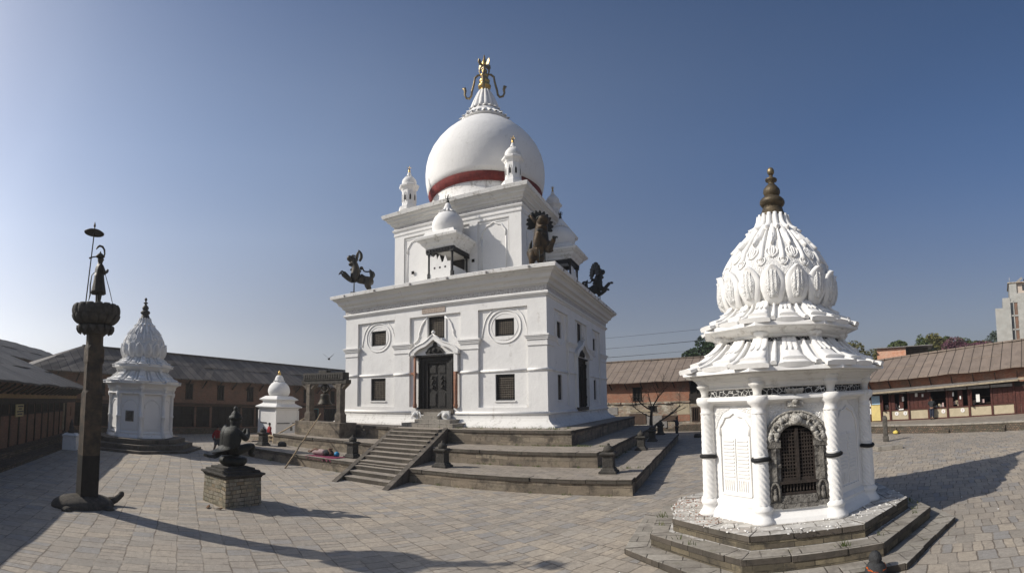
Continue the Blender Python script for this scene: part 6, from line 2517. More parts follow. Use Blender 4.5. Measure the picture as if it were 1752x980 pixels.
# raised terrace in front of the shops
ter = thing('shop_terrace', 'raised rubble terrace with stone edge in front of the shops', 'terrace', (14.5, 29, 0))
inv = RT
def r2w(x, y):
    v = RT @ Vector((x, y, 0))
    return (v.x, v.y)
kp = [(9.6, 35.4), (11.0, 33.45), (14.5, 28.65), (17.9, 24.55), (22.4, 19.1)]
wallp = [r2w(21, .4), r2w(-2.6, .4)]
poly = kp + wallp
m = MB()
m.prism(poly, -.05, .50)
m.build('terrace_wall', 'terrace_wall', ter)
m = MB()
m.prism(poly, .501, .595)
m.build('terrace_floor', 'earth_floor', ter)
m = MB()
for a, b in zip(kp, kp[1:]):
    d = (Vector(b) - Vector(a)).normalized()
    coping_row(m, a, b, .50, .612, (-d.y, d.x), .04, random.Random(2))
m.build('coping', 'shrine_step', ter, bevel=.01)
for i, fr in enumerate((.16, .52, .86)):
    a, b = Vector((11.0, 33.45)), Vector((17.9, 24.55))
    p = a.lerp(b, fr)
    d = (b - a).normalized()
    n = Vector((d.y, -d.x)) * -1
    n = Vector((-d.y, d.x)) * -1
    m = MB()
    for k in range(2):
        w, o = .5, .36 - .18 * k
        pts = [p - d * w, p + d * w, p + d * w + n * o, p - d * w + n * o]
        ar = sum(pts[i_].x * pts[(i_ + 1) % 4].y - pts[(i_ + 1) % 4].x * pts[i_].y for i_ in range(4))
        pts = pts if ar > 0 else pts[::-1]
        m.prism([(v.x, v.y) for v in pts], -.02 + .2 * k + .001, .2 * (k + 1))
    m.build('small_step', 'terrace_wall', ter)

# ---- things beyond the right roof
BHT = frame_of((17.4, 49.0), -24)
bh = thing('brick_house', 'unplastered orange brick house with flat roof beyond the shop roof', 'building', (19, 49, 0))
m = MB(BHT)
holes_wall(m, 0, 3.1, 0, 7.45, [(1.95, 2.3, 5.6, 6.05)], 0, .25)
m.box(-.55, 0, .02, .3, 0, 6.3)
m.build('brick_wall', 'brick_new', bh)
m = MB(BHT)
m.box(2.85, 3.1, .25, 5.5, 0, 7.4)
m.box(3.1, 5.6, 5.0, 5.3, 0, 7.35)
m.build('side_wall', 'brick_dim', bh)
m = MB(BHT)
m.box(3.1, 5.5, .9, 1.1, 0, 7.3)
m.build('shaded_wall', 'terrace_wall', bh)
m = MB(BHT)
m.box(-.2, 6.0, -.35, 5.6, 7.45, 7.53)
m.build('flat_roof', 'tin_sheet', bh)
m = MB(BHT)
m.box(1.97, 2.28, .08, .12, 5.62, 6.03)
m.build('window', 'glass_dark', bh)
m = MB(BHT)
v = [m.V(p) for p in ((-2.3, -.4, 6.6), (0, -.4, 7.1), (0, 1.2, 7.25), (-2.3, 1.2, 6.75))]
m.F(v)
m.build('green_awning', 'green_sheet', bh)

TT = frame_of((47.6, 70.9), -34)
tb = thing('concrete_block_tower', 'tall unfinished grey block tower with a stairwell strip at the right edge', 'building', (50, 70, 0))
m = MB(TT)
m.box(0, 2.75, 0, 12, 0, 15.9)
m.box(1.4, 2.75, .3, 10, 15.9, 17.7)
m.box(4.05, 14, .15, 12, 0, 18.4)
m.build('block_wall', 'concrete_block', tb)
m = MB(TT)
m.box(2.75, 4.05, .5, 9, 0, 20.3)
m.build('stair_shaft', 'concrete_block', tb)
m = MB(TT)
m.box(4.05, 12, 1.0, 8, 18.4, 20.3)
m.build('penthouse', 'pink_wall', tb)
m = MB(TT)
m.box(2.5, 12.3, .3, 8.4, 20.3, 20.45)
m.build('roof_slab', 'rubble_wall', tb)
for i in range(6):
    z = 2.4 + 2.45 * i
    for a, b in ((2.82, 3.22), (3.42, 3.98)):
        m = MB(TT)
        m.box(a, b, .42, .5, z, z + 2.1)
        m.build('stairwell_window', 'glass_dark' if a < 3 else 'brick_dim', tb)
m = MB(TT)
m.box(3.24, 3.40, .30, .5, 0, 17.2)
m.build('mullion', 'concrete_block', tb)
for i in range(7):
    m = MB(TT)
    m.box(2.7, 4.1, .30, .5, 2.1 + 2.45 * i, 2.35 + 2.45 * i)
    m.build('floor_band', 'concrete_block', tb)
for x in (5.1, 5.7):
    m = MB(TT)
    m.box(x, x + .35, .94, 1.0, 19.0, 19.95)
    m.build('penthouse_window', 'glass_dark', tb)
for x in (6.0, 7.1):
    tk = thing('water_tank', 'black plastic water tank on the roof of the tower, %s of two' % ('left' if x < 6.5 else 'right'), 'water tank', (0, 0, 0), 'water tanks on the tower roof')
    m = MB(TT)
    m.lathe([(.48, 0), (.5, .2), (.48, .25), (.5, .5), (.48, .55), (.5, .8), (.4, 1.0), (.15, 1.1)], 16, (x, 3, 20.45))
    m.build('tank_body', 'tank_black', tk)
    m = MB(TT)
    m.lathe([(.16, 1.08), (.17, 1.16), (.1, 1.2)], 12, (x, 3, 20.45))
    m.build('lid', 'tank_black', tk)
m = MB(TT)
m.tube([(2.9, .8, 20.4), (2.9, .8, 21.4)], .05, 6)
m.build('roof_post', 'concrete_block', tb)
m = MB(TT)
m.beam((4.2, 1.2, 20.5), (5.2, 1.2, 21.3), .08, .4)
m.build('solar_panel', 'tin_sheet', tb)
m = MB(TT)
v = [m.V(p) for p in ((-2.6, -.5, 4.6 + 2.2), (.1, -.5, 5.6 + 2.6), (.1, 3, 5.6 + 2.6), (-2.6, 3, 4.6 + 2.2))]
m.F(v)
m.build('lean_to', 'tin_sheet', tb)

# ------------------------------------------------------------------ power line
for i, (p, lab) in enumerate((((-36, 66), 'utility pole behind the temple carrying the wires'), ((9.6, 52.6), 'utility pole behind the near shrine carrying the wires'))):
    u = thing('utility_pole', lab, 'pole', (p[0], p[1], 0), 'utility poles')
    m = MB()
    m.tube([(p[0], p[1], 0), (p[0], p[1], 12.2)], [.16, .10], 10)
    m.build('shaft', 'tin_sheet', u)
    for z in (9.0, 10.2, 11.6):
        m = MB()
        m.beam((p[0] - .1, p[1] - .8, z), (p[0] + .1, p[1] + .8, z), .1, .1)
        m.build('cross_arm', 'grey_wood', u)
wires = [(9.05, 8.95, -.6), (9.05, 9.12, .6), (10.25, 9.95, -.6), (10.25, 10.2, .6), (11.65, 11.35, 0)]
names = ['lowest thin wire in the sky right of the temple', 'second lowest thin wire in the sky right of the temple', 'middle thin wire in the sky right of the temple', 'second highest thin wire in the sky right of the temple', 'highest thin wire in the sky right of the temple']
for (za, zb, o), lab in zip(wires, names):
    m = MB()
    a, b = Vector((-36, 66 + o, za)), Vector((9.6, 52.6 + o, zb))
    pts = []
    for i in range(25):
        f_ = i / 24
        p = a.lerp(b, f_)
        p.z -= .9 * 4 * f_ * (1 - f_) * .5
        pts.append(p)
    m.tube(pts, .015, 4)
    tag(m.build('power_line', 'black_rubber'), lab, 'wire', 'overhead wires')


# ------------------------------------------------------------------ trees
def crown(m, c, rx, ry, rz, n, leaf, rnd, clumps=14):
    cl = []
    for i in range(clumps):
        a = rnd.uniform(0, 2 * PI)
        e = rnd.uniform(-.5, 1) * PI / 2
        r = rnd.uniform(.45, .85)
        cl.append((Vector((math.cos(a) * math.cos(e) * r * rx, math.sin(a) * math.cos(e) * r * ry, math.sin(e) * r * rz)), rnd.uniform(.26, .46)))
    cl.append((Vector((0, 0, 0)), .55))
    for i in range(n):
        cc_, cr = rnd.choice(cl)
        while True:
            d = Vector((rnd.uniform(-1, 1), rnd.uniform(-1, 1), rnd.uniform(-1, 1)))
            if .25 < d.length < 1:
                break
        d = d.normalized() * (d.length ** .4)
        p = Vector(c) + cc_ + Vector((d.x * rx * cr, d.y * ry * cr, d.z * rz * cr))
        s = leaf * rnd.uniform(.6, 1.3)
        u = Vector((rnd.uniform(-1, 1), rnd.uniform(-1, 1), rnd.uniform(-.4, .6))).normalized()
        w = u.cross(Vector((rnd.uniform(-1, 1), rnd.uniform(-1, 1), rnd.uniform(-1, 1)))).normalized()
        i0 = [m.V(p + u * s), m.V(p + w * s * .55), m.V(p - u * s), m.V(p - w * s * .55)]
        m.F(i0)


def tree(name, label, cat, x, y, h, rx, rz, mat, seed, n=2600, leaf=.22, group='trees beyond the courtyard', low=.30, ry=None):
    rnd = random.Random(seed)
    h *= 1.0
    rx *= 1.15
    rz *= 1.0
    n = int(n * 1.2)
    t = thing(name, label, cat, (x, y, 0), group)
    m = MB()
    top = h - rz * 1.1
    m.tube([(x, y, -.1), (x + .1, y, top * .5), (x - .05, y + .1, top)], [.28, .2, .13], 8)
    cz = h - rz
    for i in range(7):
        a = rnd.uniform(0, 2 * PI)
        q = rnd.uniform(.4, .8)
        m.tube([(x, y, top * rnd.uniform(.6, .95)), (x + rx * q * .5 * math.cos(a), y + rx * q * .5 * math.sin(a), cz - rz * .2), (x + rx * q * math.cos(a), y + rx * q * math.sin(a), cz + rz * rnd.uniform(-.1, .5))],
               [.10, .07, .02], 5)
    m.build('trunk', 'bark', t)
    m = MB()
    crown(m, (x, y, cz), rx, ry or rx, rz, n, leaf, rnd)
    m.build('crown', mat, t, fixn=False)
    return t


tree('broad_tree', 'dark green tree rising just left of the near shrine', 'tree', -.4, 75, 12.6, 4.1, 3.2, 'leaf_dark', 1, 5200, .22)
tree('bushy_tree', 'olive green tree right behind the near shrine', 'tree', 20.8, 72.5, 10.6, 3.1, 2.9, 'leaf_olive', 2, 3400)
tree('bushy_tree', 'lower olive bush spreading towards the brick house', 'tree', 25.2, 70.5, 9.3, 3.0, 2.4, 'leaf_olive', 12, 2600)
tree('bushy_tree', 'dark green tree just behind the flat roof of the brick house', 'tree', 30.2, 74, 10.5, 2.7, 2.2, 'leaf_mid', 3, 3000)
tree('tall_tree', 'thin upright green tree between the brick house and the yellowish tree', 'tree', 35.5, 77, 11.8, 1.3, 2.6, 'leaf_mid', 4, 1500)
tree('bushy_tree', 'yellowish green tree above the brick house roof', 'tree', 39.6, 80, 12.4, 3.2, 2.6, 'leaf_olive', 5, 3600)
tree('tall_tree', 'green tree behind the magenta blossoms', 'tree', 44.5, 83.5, 12.2, 2.4, 2.3, 'leaf_mid', 6, 2400)
tree('dark_tree', 'small round dark tree right of the magenta blossoms', 'tree', 52.0, 92, 12.9, 2.0, 2.6, 'leaf_grey', 7, 2000)
tree('dark_tree', 'dark tree in the middle of the distant row at the right', 'tree', 56.3, 91, 12.3, 2.8, 2.5, 'leaf_grey', 8, 2600)
tree('dark_tree', 'tallest grey green tree beside the concrete tower', 'tree', 57.0, 85.5, 13.4, 3.6, 3.4, 'leaf_grey', 9, 3800)
tree('dark_tree', 'low grey green bush filling the gap in the distant row', 'tree', 53.6, 87.5, 11.2, 2.6, 2.0, 'leaf_grey', 10, 2000)
tree('bushy_tree', 'mixed green tree between the yellowish tree and the magenta blossoms', 'tree', 42.0, 80.5, 11.6, 2.6, 2.3, 'leaf_mid', 15, 2400)
tree('dark_tree', 'dark green tree just right of the magenta blossoms, in front of the grey row', 'tree', 48.6, 86.0, 12.3, 2.6, 2.5, 'leaf_mid', 16, 2400)
tree('bushy_tree', 'olive brown tree low behind the shop roof between blossoms and tower', 'tree', 51.0, 80.5, 11.3, 2.4, 2.1, 'leaf_olive', 17, 2200)
tree('blossom_shrub', 'shrub full of magenta blossoms above the shop roof', 'shrub', 34.6, 62.8, 9.8, 2.6, 2.0, 'leaf_magenta', 11, 3400, .14, 'trees beyond the courtyard')
tree('blossom_shrub', 'smaller magenta shrub running down along the shop roof', 'shrub', 38.4, 61.5, 9.3, 2.0, 1.4, 'leaf_magenta', 14, 2400, .14, 'trees beyond the courtyard')

# ---- bare tree on the terrace end
bt = thing('bare_tree', 'leafless tree with spreading twisted branches at the back of the terrace', 'tree', (-5.0, 38.2, 0))
rnd = random.Random(31)
segs = MB()
twigs = MB()


def branch(p, d, r, L, depth, m_):
    pts = [p]
    rr = [r]
    n = 5
    for i in range(n):
        d = (d + Vector((rnd.uniform(-.2, .2), rnd.uniform(-.2, .2), rnd.uniform(-.08, .16)))).normalized()
        p = p + d * (L / n)
        pts.append(p)
        rr.append(r * (1 - .5 * (i + 1) / n))
        if depth > 0 and i > 0:
            for _ in range(1 if depth > 1 else 2):
                if rnd.random() < .85:
                    s_ = Vector((rnd.uniform(-1, 1), rnd.uniform(-1, 1), rnd.uniform(-.1, .8))).normalized()
                    branch(p, (d * .55 + s_ * .75).normalized(), max(rr[-1] * .5, .011), L * rnd.uniform(.38, .6), depth - 1, twigs)
    m_.tube(pts, rr, 6 if r > .05 else 4, cap=False)


E2 = Vector((.97, .24, 0))        # across the picture
base = Vector((-5.0, 38.2, Z1))
segs.tube([base, base + Vector((0, 0, 1.0)), base + Vector((.05, 0, 1.5)), base + Vector((.1, 0, 2.05))], [.16, .13, .11, .09], 8)
branch(base + Vector((.1, 0, 1.9)), (E2 * .55 + Vector((0, 0, .7))).normalized(), .07, 1.8, 2, segs)
branch(base + Vector((.1, 0, 1.8)), (-E2 * .9 + Vector((0, 0, .42))).normalized(), .07, 2.0, 2, segs)
branch(base + Vector((.0, 0, 1.3)), (-E2 * .9 + Vector((0, -.1, .25))).normalized(), .055, 1.7, 2, segs)
branch(base + Vector((.1, 0, 2.0)), (-E2 * .15 + Vector((0, 0, 1))).normalized(), .045, 1.2, 2, segs)
branch(base + Vector((.0, 0, .35)), (E2 * .75 + Vector((0, 0, .62))).normalized(), .085, 3.0, 2, segs)
segs.build('trunk', 'bark', bt)
twigs.build('branches', 'bark', bt)

# ------------------------------------------------------------------ people
def person(label, x, y, z, rz, h, pose, top, legs, extra=None, skirt=None):
    """standing or walking figure facing local +Y, h = height in metres"""
    t = thing('person', label, 'person', (x, y, z))
    s = h / 1.72
    T = place(x, y, z, rz, s)
    st_ = pose.get('stride', .0)
    lean = pose.get('lean', .0)
    J = dict(pel=(0, 0, .92, .14, .10), wa=(0, lean * .3, 1.08, .125, .09), ch=(0, lean * .7, 1.28, .155, .105), sh=(0, lean, 1.42, .10, .07), nk=(0, lean * 1.1, 1.49, .05), hd=(0, lean * 1.2 + .01, 1.60, .08, .09), ht=(0, lean * 1.2, 1.665, .065),
             h1=(.085, 0, .86, .095), k1=(.09, st_ * .55, .48, .068), a1=(.09, st_ * .8, .09, .045), f1=(.10, st_ * .8 + .13, .04, .035),
             h2=(-.085, 0, .86, .095), k2=(-.09, -st_ * .35, .48, .068), a2=(-.09, -st_ * 1.0, .10, .045), f2=(-.10, -st_ * 1.0 + .12, .04, .035))
    hands = pose.get('hands', ((.26, .02, .84), (-.26, .02, .84)))
    for k, sg in (('1', 1), ('2', -1)):
        hx, hy, hz = hands[0] if sg > 0 else hands[1]
        J['s' + k] = (sg * .175, lean, 1.38, .065)
        ex, ey, ez = (sg * .24 + hx) / 2 + sg * .03, (hy + lean) / 2 - .06, (1.38 + hz) / 2 - .02
        J['e' + k] = (ex, ey, ez, .05)
        J['w' + k] = (hx, hy, hz, .034)
        J['q' + k] = (hx, hy + .02, hz - .08 if hz < 1.1 else hz + .07, .030)
    L = chain('pel', 'wa', 'ch', 'sh', 'nk', 'hd', 'ht')
    for k in '12':
        L += chain('pel', 'h' + k, 'k' + k, 'a' + k, 'f' + k) + chain('ch', 's' + k, 'e' + k, 'w' + k, 'q' + k)
    skin('body', J, L, 'skin', t, T)
    # clothes: upper garment over torso and sleeves
    Jt = dict(pel=(0, 0, .90, .175, .135), wa=(0, lean * .3, 1.08, .16, .12), ch=(0, lean * .7, 1.28, .185, .135), sh=(0, lean, 1.41, .12, .09))
    for k in '12':
        for q in 'se':
            v = J[q + k]
            Jt[q + k] = (v[0], v[1], v[2], v[3] + .025)
        w_ = Vector(J['e' + k][:3]).lerp(Vector(J['w' + k][:3]), .75)
        Jt['c' + k] = (w_.x, w_.y, w_.z, .055)
    skin('upper_garment', Jt, chain('pel', 'wa', 'ch', 'sh') + chain('ch', 's1', 'e1', 'c1') + chain('ch', 's2', 'e2', 'c2'), top, t, T)
    Jl = dict(pel=(0, 0, .95, .165, .13))
    for k in '12':
        for q, e in (('h', .03), ('k', .03)):
            v = J[q + k]
            Jl[q + k] = (v[0], v[1], v[2], v[3] + e)
        if legs[1]:
            v = J['a' + k]
            Jl['a' + k] = (v[0], v[1], v[2] + .03, .062)
    lk = []
    for k in '12':
        lk += chain('pel', 'h' + k, 'k' + k, 'a' + k) if legs[1] else chain('pel', 'h' + k, 'k' + k)
    skin('trousers' if legs[1] else 'short_skirt', Jl, lk, legs[0], t, T)
    m = MB(T)
    hc = (0, lean * 1.2 - .012, 1.625)
    rings = [(.086, -.02), (.098, .02), (.095, .06), (.075, .095), (.03, .115)]
    m.lathe(rings, 14, hc)
    m.build('hair', 'hair', t)
    for sx in (-1, 1):
        m = MB(T)
        m.lathe([(.006, -.006), (.011, 0), (.006, .006)], 6, (sx * .032, lean * 1.2 + .098, 1.61))
        m.build('eye', 'hair', t)
        m = MB(T)
        m.box(sx * .10 - .045, sx * .10 + .045, J['f1' if sx > 0 else 'f2'][1] - .16, J['f1' if sx > 0 else 'f2'][1] + .06, .0, .055)
        m.build('shoe', 'hair', t)
    return t, T


t1, T1 = person('person in a red robe walking behind the winged statue with a dark bag', -24.6, 15.2, 0, R(10), 1.62, dict(stride=.22, hands=((.30, .16, .82), (-.28, -.10, .86))), 'red_cloth', ('grey_cloth', False))
m = MB(T1)
m.box(.24, .34, -.02, .34, .42, .78)
m.tube([(.29, .04, .78), (.29, .16, .88), (.29, .28, .78)], .012, 5)
tag(m.build('hand_bag', 'dark_cloth'), 'dark bag hanging from the hand of the walking person in red', 'bag')
t2, T2 = person('person in a long red robe standing by the small stupa and the poles', -27.6, 21.4, 0, R(-20), 1.62, dict(stride=.1), 'red_cloth', ('red_cloth', True))
m = MB(T2)
m.lathe([(.27, .45), (.23, .7), (.18, .98), (.17, 1.05)], 18)
m.build('robe', 'red_cloth', t2)
person('person in dark clothes standing beside the bare tree with a hand at the face', -3.25, 41.6, 0, R(120), 1.62, dict(hands=((.12, .26, 1.42), (-.24, .05, .88))), 'navy_cloth', ('dark_cloth', True))
wv = RT @ Vector((5.95, -.45, 0))
person('person in a dark green jacket leaning at the open shop window with their back turned', wv.x, wv.y, .60, R(-39), 1.66, dict(lean=.12, hands=((.22, .40, 1.12), (-.22, .40, 1.12))), 'dark_cloth', ('navy_cloth', True))

# lying person on the lower terrace
ly = thing('person', 'person lying asleep on the lower terrace under dark and pink cloths', 'person', (-17.5, 16.7, Z1))
TL = Matrix.Translation((-17.35, 16.85, Z1 + .13)) @ Matrix.Rotation(R(18), 4, 'Z') @ Matrix.Rotation(R(90), 4, 'Y') @ Matrix.Rotation(R(90), 4, 'Z')
J = dict(pel=(0, 0, .0, .13, .12), wa=(0, .0, .18, .13, .11), ch=(0, .0, .38, .15, .12), sh=(0, 0, .52, .09, .08), nk=(0, 0, .60, .05), hd=(0, .0, .72, .085, .085),
         h1=(.09, .0, -.1, .09), k1=(.10, .16, -.44, .065), a1=(.08, .02, -.78, .045), f1=(.08, .1, -.86, .035), h2=(-.08, 0, -.1, .09), k2=(-.04, .20, -.42, .065), a2=(-.06, .03, -.76, .045), f2=(-.06, .1, -.84, .035),
         s1=(.17, 0, .47, .06), e1=(.2, .16, .28, .045), w1=(.08, .26, .46, .03), s2=(-.12, .05, .47, .06), e2=(-.08, .22, .3, .045), w2=(0, .26, .5, .03))
skin('body', J, chain('pel', 'wa', 'ch', 'sh', 'nk', 'hd') + chain('pel', 'h1', 'k1', 'a1', 'f1') + chain('pel', 'h2', 'k2', 'a2', 'f2') + chain('ch', 's1', 'e1', 'w1') + chain('ch', 's2', 'e2', 'w2'), 'skin', ly, TL)
Jd = dict(a=(0, .03, -.62, .10, .09), b=(0, .05, -.3, .16, .14), c=(0, .03, .0, .19, .15), d=(0, .03, .12, .18, .14))
skin('pink_cloth_cover', Jd, chain('a', 'b', 'c', 'd'), 'pink_cloth', ly, TL)
Jd = dict(a=(0, .03, .02, .20, .16), b=(0, .03, .3, .20, .16), c=(0, .02, .54, .14, .12))
skin('jacket', Jd, chain('a', 'b', 'c'), 'dark_cloth', ly, TL)
m = MB(TL)
m.lathe([(.05, .60), (.11, .65), (.13, .74), (.11, .82), (.04, .87)], 14)
m.build('blue_hood', 'blue_plastic', ly)
cl = MB()
pts = []
nx, ny = 14, 5
g_ = [[None] * (ny + 1) for _ in range(nx + 1)]
rs = random.Random(3)
for i in range(nx + 1):
    for j in range(ny + 1):
        x = -17.9 + 1.75 * i / nx
        y = 16.20 + .95 * j / ny + .1 * i / nx
        z = Z1 + .012 + rs.uniform(0, .03)
        if j == 0:
            y, z = 16.14, Z1 - .14 * abs(math.sin(i * 1.7))
        g_[i][j] = cl.V((x, y, z))
for i in range(nx):
    for j in range(ny):
        cl.F((g_[i][j], g_[i + 1][j], g_[i + 1][j + 1], g_[i][j + 1]), True)
tag(cl.build('ground_cloth', 'magenta_cloth'), 'dark magenta cloth spread under the sleeping person', 'cloth')

# ------------------------------------------------------------------ poles, bench, odds and ends
def pole(name, label, a, b, r, mat, cat='pole', group=None):
    m = MB()
    a, b = Vector(a), Vector(b)
    n = 8
    rs_ = random.Random(int(a.x * 10))
    pts = [a.lerp(b, i / n) + Vector((rs_.uniform(-.02, .02), rs_.uniform(-.02, .02), -.03 * math.sin(PI * i / n))) for i in range(n + 1)]
    m.tube(pts, [r * (1.1 - .3 * i / n) for i in range(n + 1)], 8)
    return tag(m.build(name, mat), label, cat, group)


pole('bamboo_pole', 'long bamboo pole leaning from the ground on the bell platform', (-18.0, 14.95, 0.0), (-20.85, 19.98, 2.52), .035, 'bamboo')
pole('timber_pole', 'upper pale timber pole leaning on the side of the bell platform', (-26.0, 19.9, .56), (-23.35, 20.95, 2.15), .05, 'pale_wood', group='pale timber poles')
pole('timber_pole', 'lower pale timber pole lying beside the bell platform', (-25.5, 20.9, .56), (-23.32, 21.35, 1.55), .045, 'pale_wood', group='pale timber poles')
bn = thing('wooden_bench', 'rough wooden trestle beside the stone post at the terrace end', 'bench', (-24.6, 19.3, Z1))
m = MB()
m.box(-25.1, -24.2, 19.1, 19.4, Z1 + .40, Z1 + .46)
m.build('seat', 'pale_wood', bn)
for x in (-25.0, -24.35):
    for y in (19.13, 19.33):
        m = MB()
        m.box(x, x + .07, y, y + .06, Z1, Z1 + .40)
        m.build('leg', 'pale_wood', bn)
m = MB()
m.box(-25.0, -24.3, 19.2, 19.25, Z1 + .15, Z1 + .21)
m.build('stretcher', 'pale_wood', bn)
bk = thing('brick_block', 'low block of pale bricks at the end of the lower terrace', 'block', (-26.6, 18.6, 0))
m = MB()
m.box(-27.6, -25.45, 18.3, 20.3, -.02, .62)
m.box(-27.2, -25.5, 18.9, 20.3, .62, .86)
m.build('brick_mass', 'rubble_wall', bk, bevel=.02)
rk = MB()
rk.lathe([(.24, 0), (.26, .08), (.24, .2), (.15, .27), (.04, .29)], 12, (-22.3, 18.25, Z1), fn=lambda th, r, z: (r * (1 + .12 * math.sin(3 * th)), z))
tag(rk.build('dark_boulder', 'linga_stone'), 'small dark rounded stone at the foot of the bell platform', 'stone')

wp = thing('white_pedestal', 'whitewashed square pedestal in the shade behind the tall pillar', 'pedestal', (-26.7, 6.9, 0))
m = MB()
TW = place(-26.75, 6.95, 0, R(62))
m.T = TW
m.sq([(.40, -.02), (.38, .72), (.42, .76), (.43, .82), (.30, .92)])
m.build('body', 'white_lime_old', wp)
ds = thing('dark_figure', 'small dark bell shaped stone figure standing on the white pedestal', 'statue', (-26.75, 6.95, .92))
m = MB(TW)
m.lathe([(.18, .92), (.20, 1.0), (.12, 1.12), (.15, 1.22), (.10, 1.36), (.12, 1.44), (.06, 1.55), (.03, 1.68)], 12)
m.build('figure_body', 'linga_stone', ds)

lg = thing('stone_lingam', 'small dark stone figure with an orange flower garland in the lower right corner', 'statue', (2.52, 8.02, 0))
m = MB(place(2.55, 7.90, 0))
m.lathe([(.28, -.02), (.29, .04), (.22, .08), (.20, .12)], 20)
m.build('base', 'linga_stone', lg)
m = MB(place(2.55, 7.90, 0))
m.lathe([(.185, .10), (.19, .16), (.165, .24), (.125, .29), (.10, .31), (.115, .34), (.11, .39), (.09, .44), (.055, .475), (.01, .49)], 20)
m.build('figure_body', 'linga_stone', lg)
m = MB(place(2.55, 7.90, 0))
rs = random.Random(2)
for i in range(26):
    a = R(-170 + i * 7.2)
    r = .165
    p = (r * math.cos(a), r * math.sin(a), .235 - .05 * math.sin(PI * i / 25) + rs.uniform(-.01, .01))
    m.lathe([(.008, -.014), (.018, 0), (.008, .014)], 6, p)
m.build('garland', 'marigold', lg)

# weathered post, low slab and dark bollard in front of the shop terrace
wpst = MB()
wpst.T = place(10.0, 27.5, 0, R(10))
wpst.lathe([(.19, -.02), (.18, .3), (.15, .34), (.15, 1.3), (.17, 1.36), (.12, 1.5), (.05, 1.56)], 9, smooth=False, fn=lambda th, r, z: (r * (1 + .12 * math.sin(4 * th)), z))
tag(wpst.build('wooden_post', 'grey_wood'), 'weathered carved post standing alone in front of the shops', 'post')
lo = MB()
lo.box(8.1, 9.5, 23.6, 24.3, -.01, .22)
tag(lo.build('stone_slab', 'shrine_step', None, bevel=.02), 'low stone slab on the paving right of the near shrine', 'slab')
sb = MB()
sb.box(-1.7, .6, 39.2, 41.0, -.01, .22)
sb.box(-1.2, .6, 39.8, 41.0, .22, .42)
tag(sb.build('low_steps', 'dark_stone', None, bevel=.02), 'low dark stone steps on the paving left of the near shrine', 'steps')
yb = MB()
yb.lathe([(.05, 0), (.17, .04), (.2, .12), (.15, .2), (.05, .26)], 10, (12.15, 31.3, 0), fn=lambda th, r, z: (r * (1 + .2 * math.sin(3 * th)), z))
tag(yb.build('plastic_bag', 'yellow_bag'), 'crumpled yellow bag at the foot of the shop terrace', 'bag')

lf = []
rs = random.Random(77)
for i, (x, y, lab) in enumerate(((-12.45, 7.45, 'curled dry leaf left of the pedestal corner'), (-12.15, 7.60, 'smaller dry leaf close to the pedestal corner'))):
    m = MB(place(x, y, .012, rs.uniform(0, 3), .9))
    v = [m.V(p) for p in ((-.16, 0, .03), (-.05, .06, .0), (.12, .05, .02), (.2, 0, .06), (.1, -.06, .01), (-.05, -.05, .03))]
    m.F(v)
    m2 = m.build('dry_leaf', 'dry_leaf')
    s_ = m2.modifiers.new('thickness', 'SOLIDIFY')
    s_.thickness = .006
    tag(m2, lab, 'leaf', 'dry leaves')

bd = MB(place(-21.4, 21.1, 5.85, R(35), 1.0))
bd.tube([(0, -.2, 0), (0, -.08, .01), (0, .08, .02), (0, .17, .05), (0, .24, .04)], [.02, .06, .07, .045, .008], 8)
bird = bd.build('body', 'crow_feather')
br_ = thing('crow', 'small dark bird flying left of the temple', 'bird', (-21.4, 21.1, 5.85))
adopt(bird, br_)
for sx in (-1, 1):
    m = MB(place(-21.4, 21.1, 5.85, R(35), 1.0))
    q = [(0, -.06), (sx * .16, -.08), (sx * .36, -.14), (sx * .20, .05), (0, .08)]
    a = [m.V((x, y, .04 + abs(x) * .8)) for x, y in q]
    b = [m.V((x, y, .05 + abs(x) * .8)) for x, y in q]
    m.F(a)
    m.F(b[::-1])
    for k in range(5):
        m.F((a[k], a[(k + 1) % 5], b[(k + 1) % 5], b[k]))
    m.build('wing', 'crow_feather', br_)

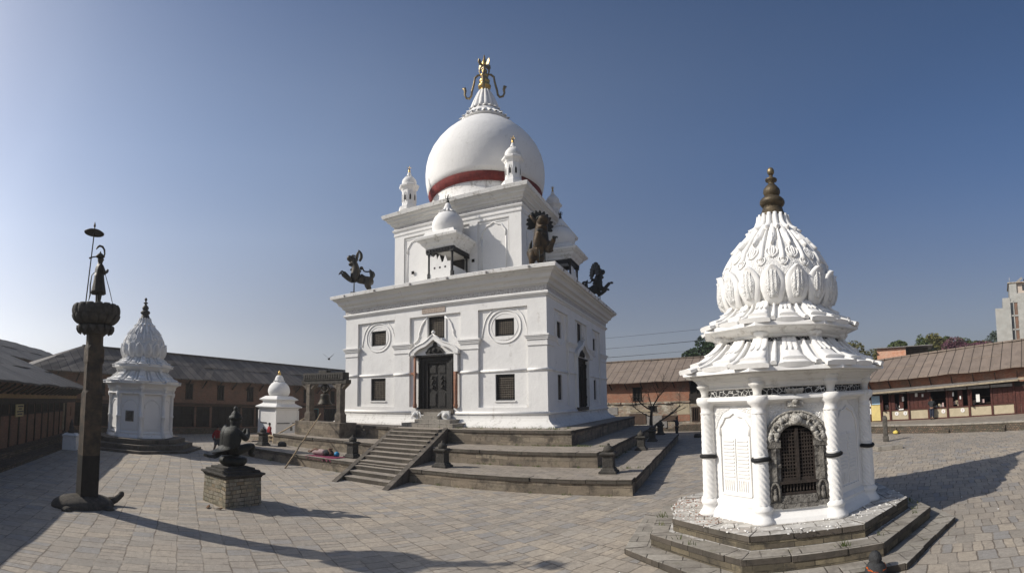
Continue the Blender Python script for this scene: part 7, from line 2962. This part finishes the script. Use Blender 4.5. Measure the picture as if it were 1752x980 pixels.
# ------------------------------------------------------------------ weeds in the joints, chips of plaster
rs = random.Random(5)
wd_ = MB()
spots = []
for i in range(46):
    spots.append((rs.uniform(-14, -6.7), rs.uniform(21.9, 22.4) if rs.random() < .4 else 23.25, Z3))
for i in range(40):
    spots.append((rs.uniform(-11, -4.8), 21.45, Z2))
    spots.append((rs.uniform(-22, -3), 18.95, Z1))
for i in range(30):
    spots.append((rs.uniform(-23.5, -3), 16.15, 0))
    spots.append((-4.6, rs.uniform(19, 34), Z1))
for i in range(26):
    a = rs.uniform(0, 2 * PI)
    spots.append((SH[0] + 3.0 * math.cos(a), SH[1] + 3.0 * math.sin(a), .385))
for x, y, z in spots:
    for b in range(rs.randint(4, 10)):
        bx, by = x + rs.gauss(0, .06), y + rs.gauss(0, .035)
        h_ = rs.uniform(.03, .10)
        lx, ly = rs.uniform(-.05, .05), rs.uniform(-.05, .05)
        i0 = [wd_.V((bx - .008, by, z - .01)), wd_.V((bx + .008, by, z - .01)), wd_.V((bx + lx + .003, by + ly, z + h_)), wd_.V((bx + lx - .003, by + ly, z + h_))]
        wd_.F(i0)
wo = wd_.build('weeds', 'weed_green', fixn=False)
wo['kind'] = 'stuff'
chp = MB()
for i in range(260):
    a = rs.uniform(PI * .75, PI * 2.2)
    r = rs.uniform(2.0, 2.75) if rs.random() < .88 else rs.uniform(4.0, 5.5)
    x, y = SH[0] + r * math.cos(a), SH[1] + r * math.sin(a)
    z = .645 if r < 2.8 else .003
    q = rs.uniform(.008, .028)
    t_ = rs.uniform(0, 3)
    chp.T = place(x, y, z, t_)
    chp.box(-q, q * rs.uniform(.4, 1), -q * .6, q * .7, 0, q * .6, q * .2)
chp.T = None
co_ = chp.build('plaster_chips', 'white_lime_old')
co_['kind'] = 'stuff'
chp = MB()
for i in range(160):
    a = rs.uniform(PI * .85, PI * 1.25)
    r = rs.uniform(2.05, 2.7)
    q = rs.uniform(.008, .024)
    chp.T = place(SH[0] + r * math.cos(a), SH[1] + r * math.sin(a), .645, rs.uniform(0, 3))
    chp.box(-q, q, -q * .6, q * .7, 0, q * .5, q * .2)
chp.T = None
co_ = chp.build('brick_chips', 'brick_orange')
co_['kind'] = 'stuff'

# ------------------------------------------------------------------ thin winter haze, one box round everything
hz = bpy.data.materials.new('haze')
hz.use_nodes = True
ht_ = hz.node_tree
ht_.nodes.remove(ht_.nodes['Principled BSDF'])
pv = ht_.nodes.new('ShaderNodeVolumePrincipled')
pv.inputs['Color'].default_value = (.95, .94, .92, 1)
pv.inputs['Density'].default_value = 0.0008
pv.inputs['Anisotropy'].default_value = 0.4
ht_.links.new(pv.outputs[0], ht_.nodes['Material Output'].inputs['Volume'])
MATS['haze'] = hz
m = MB()
m.box(-720, 720, -720, 920, -1.2, 33.0)
ho = m.build('haze', 'haze')
ho['kind'] = 'stuff'
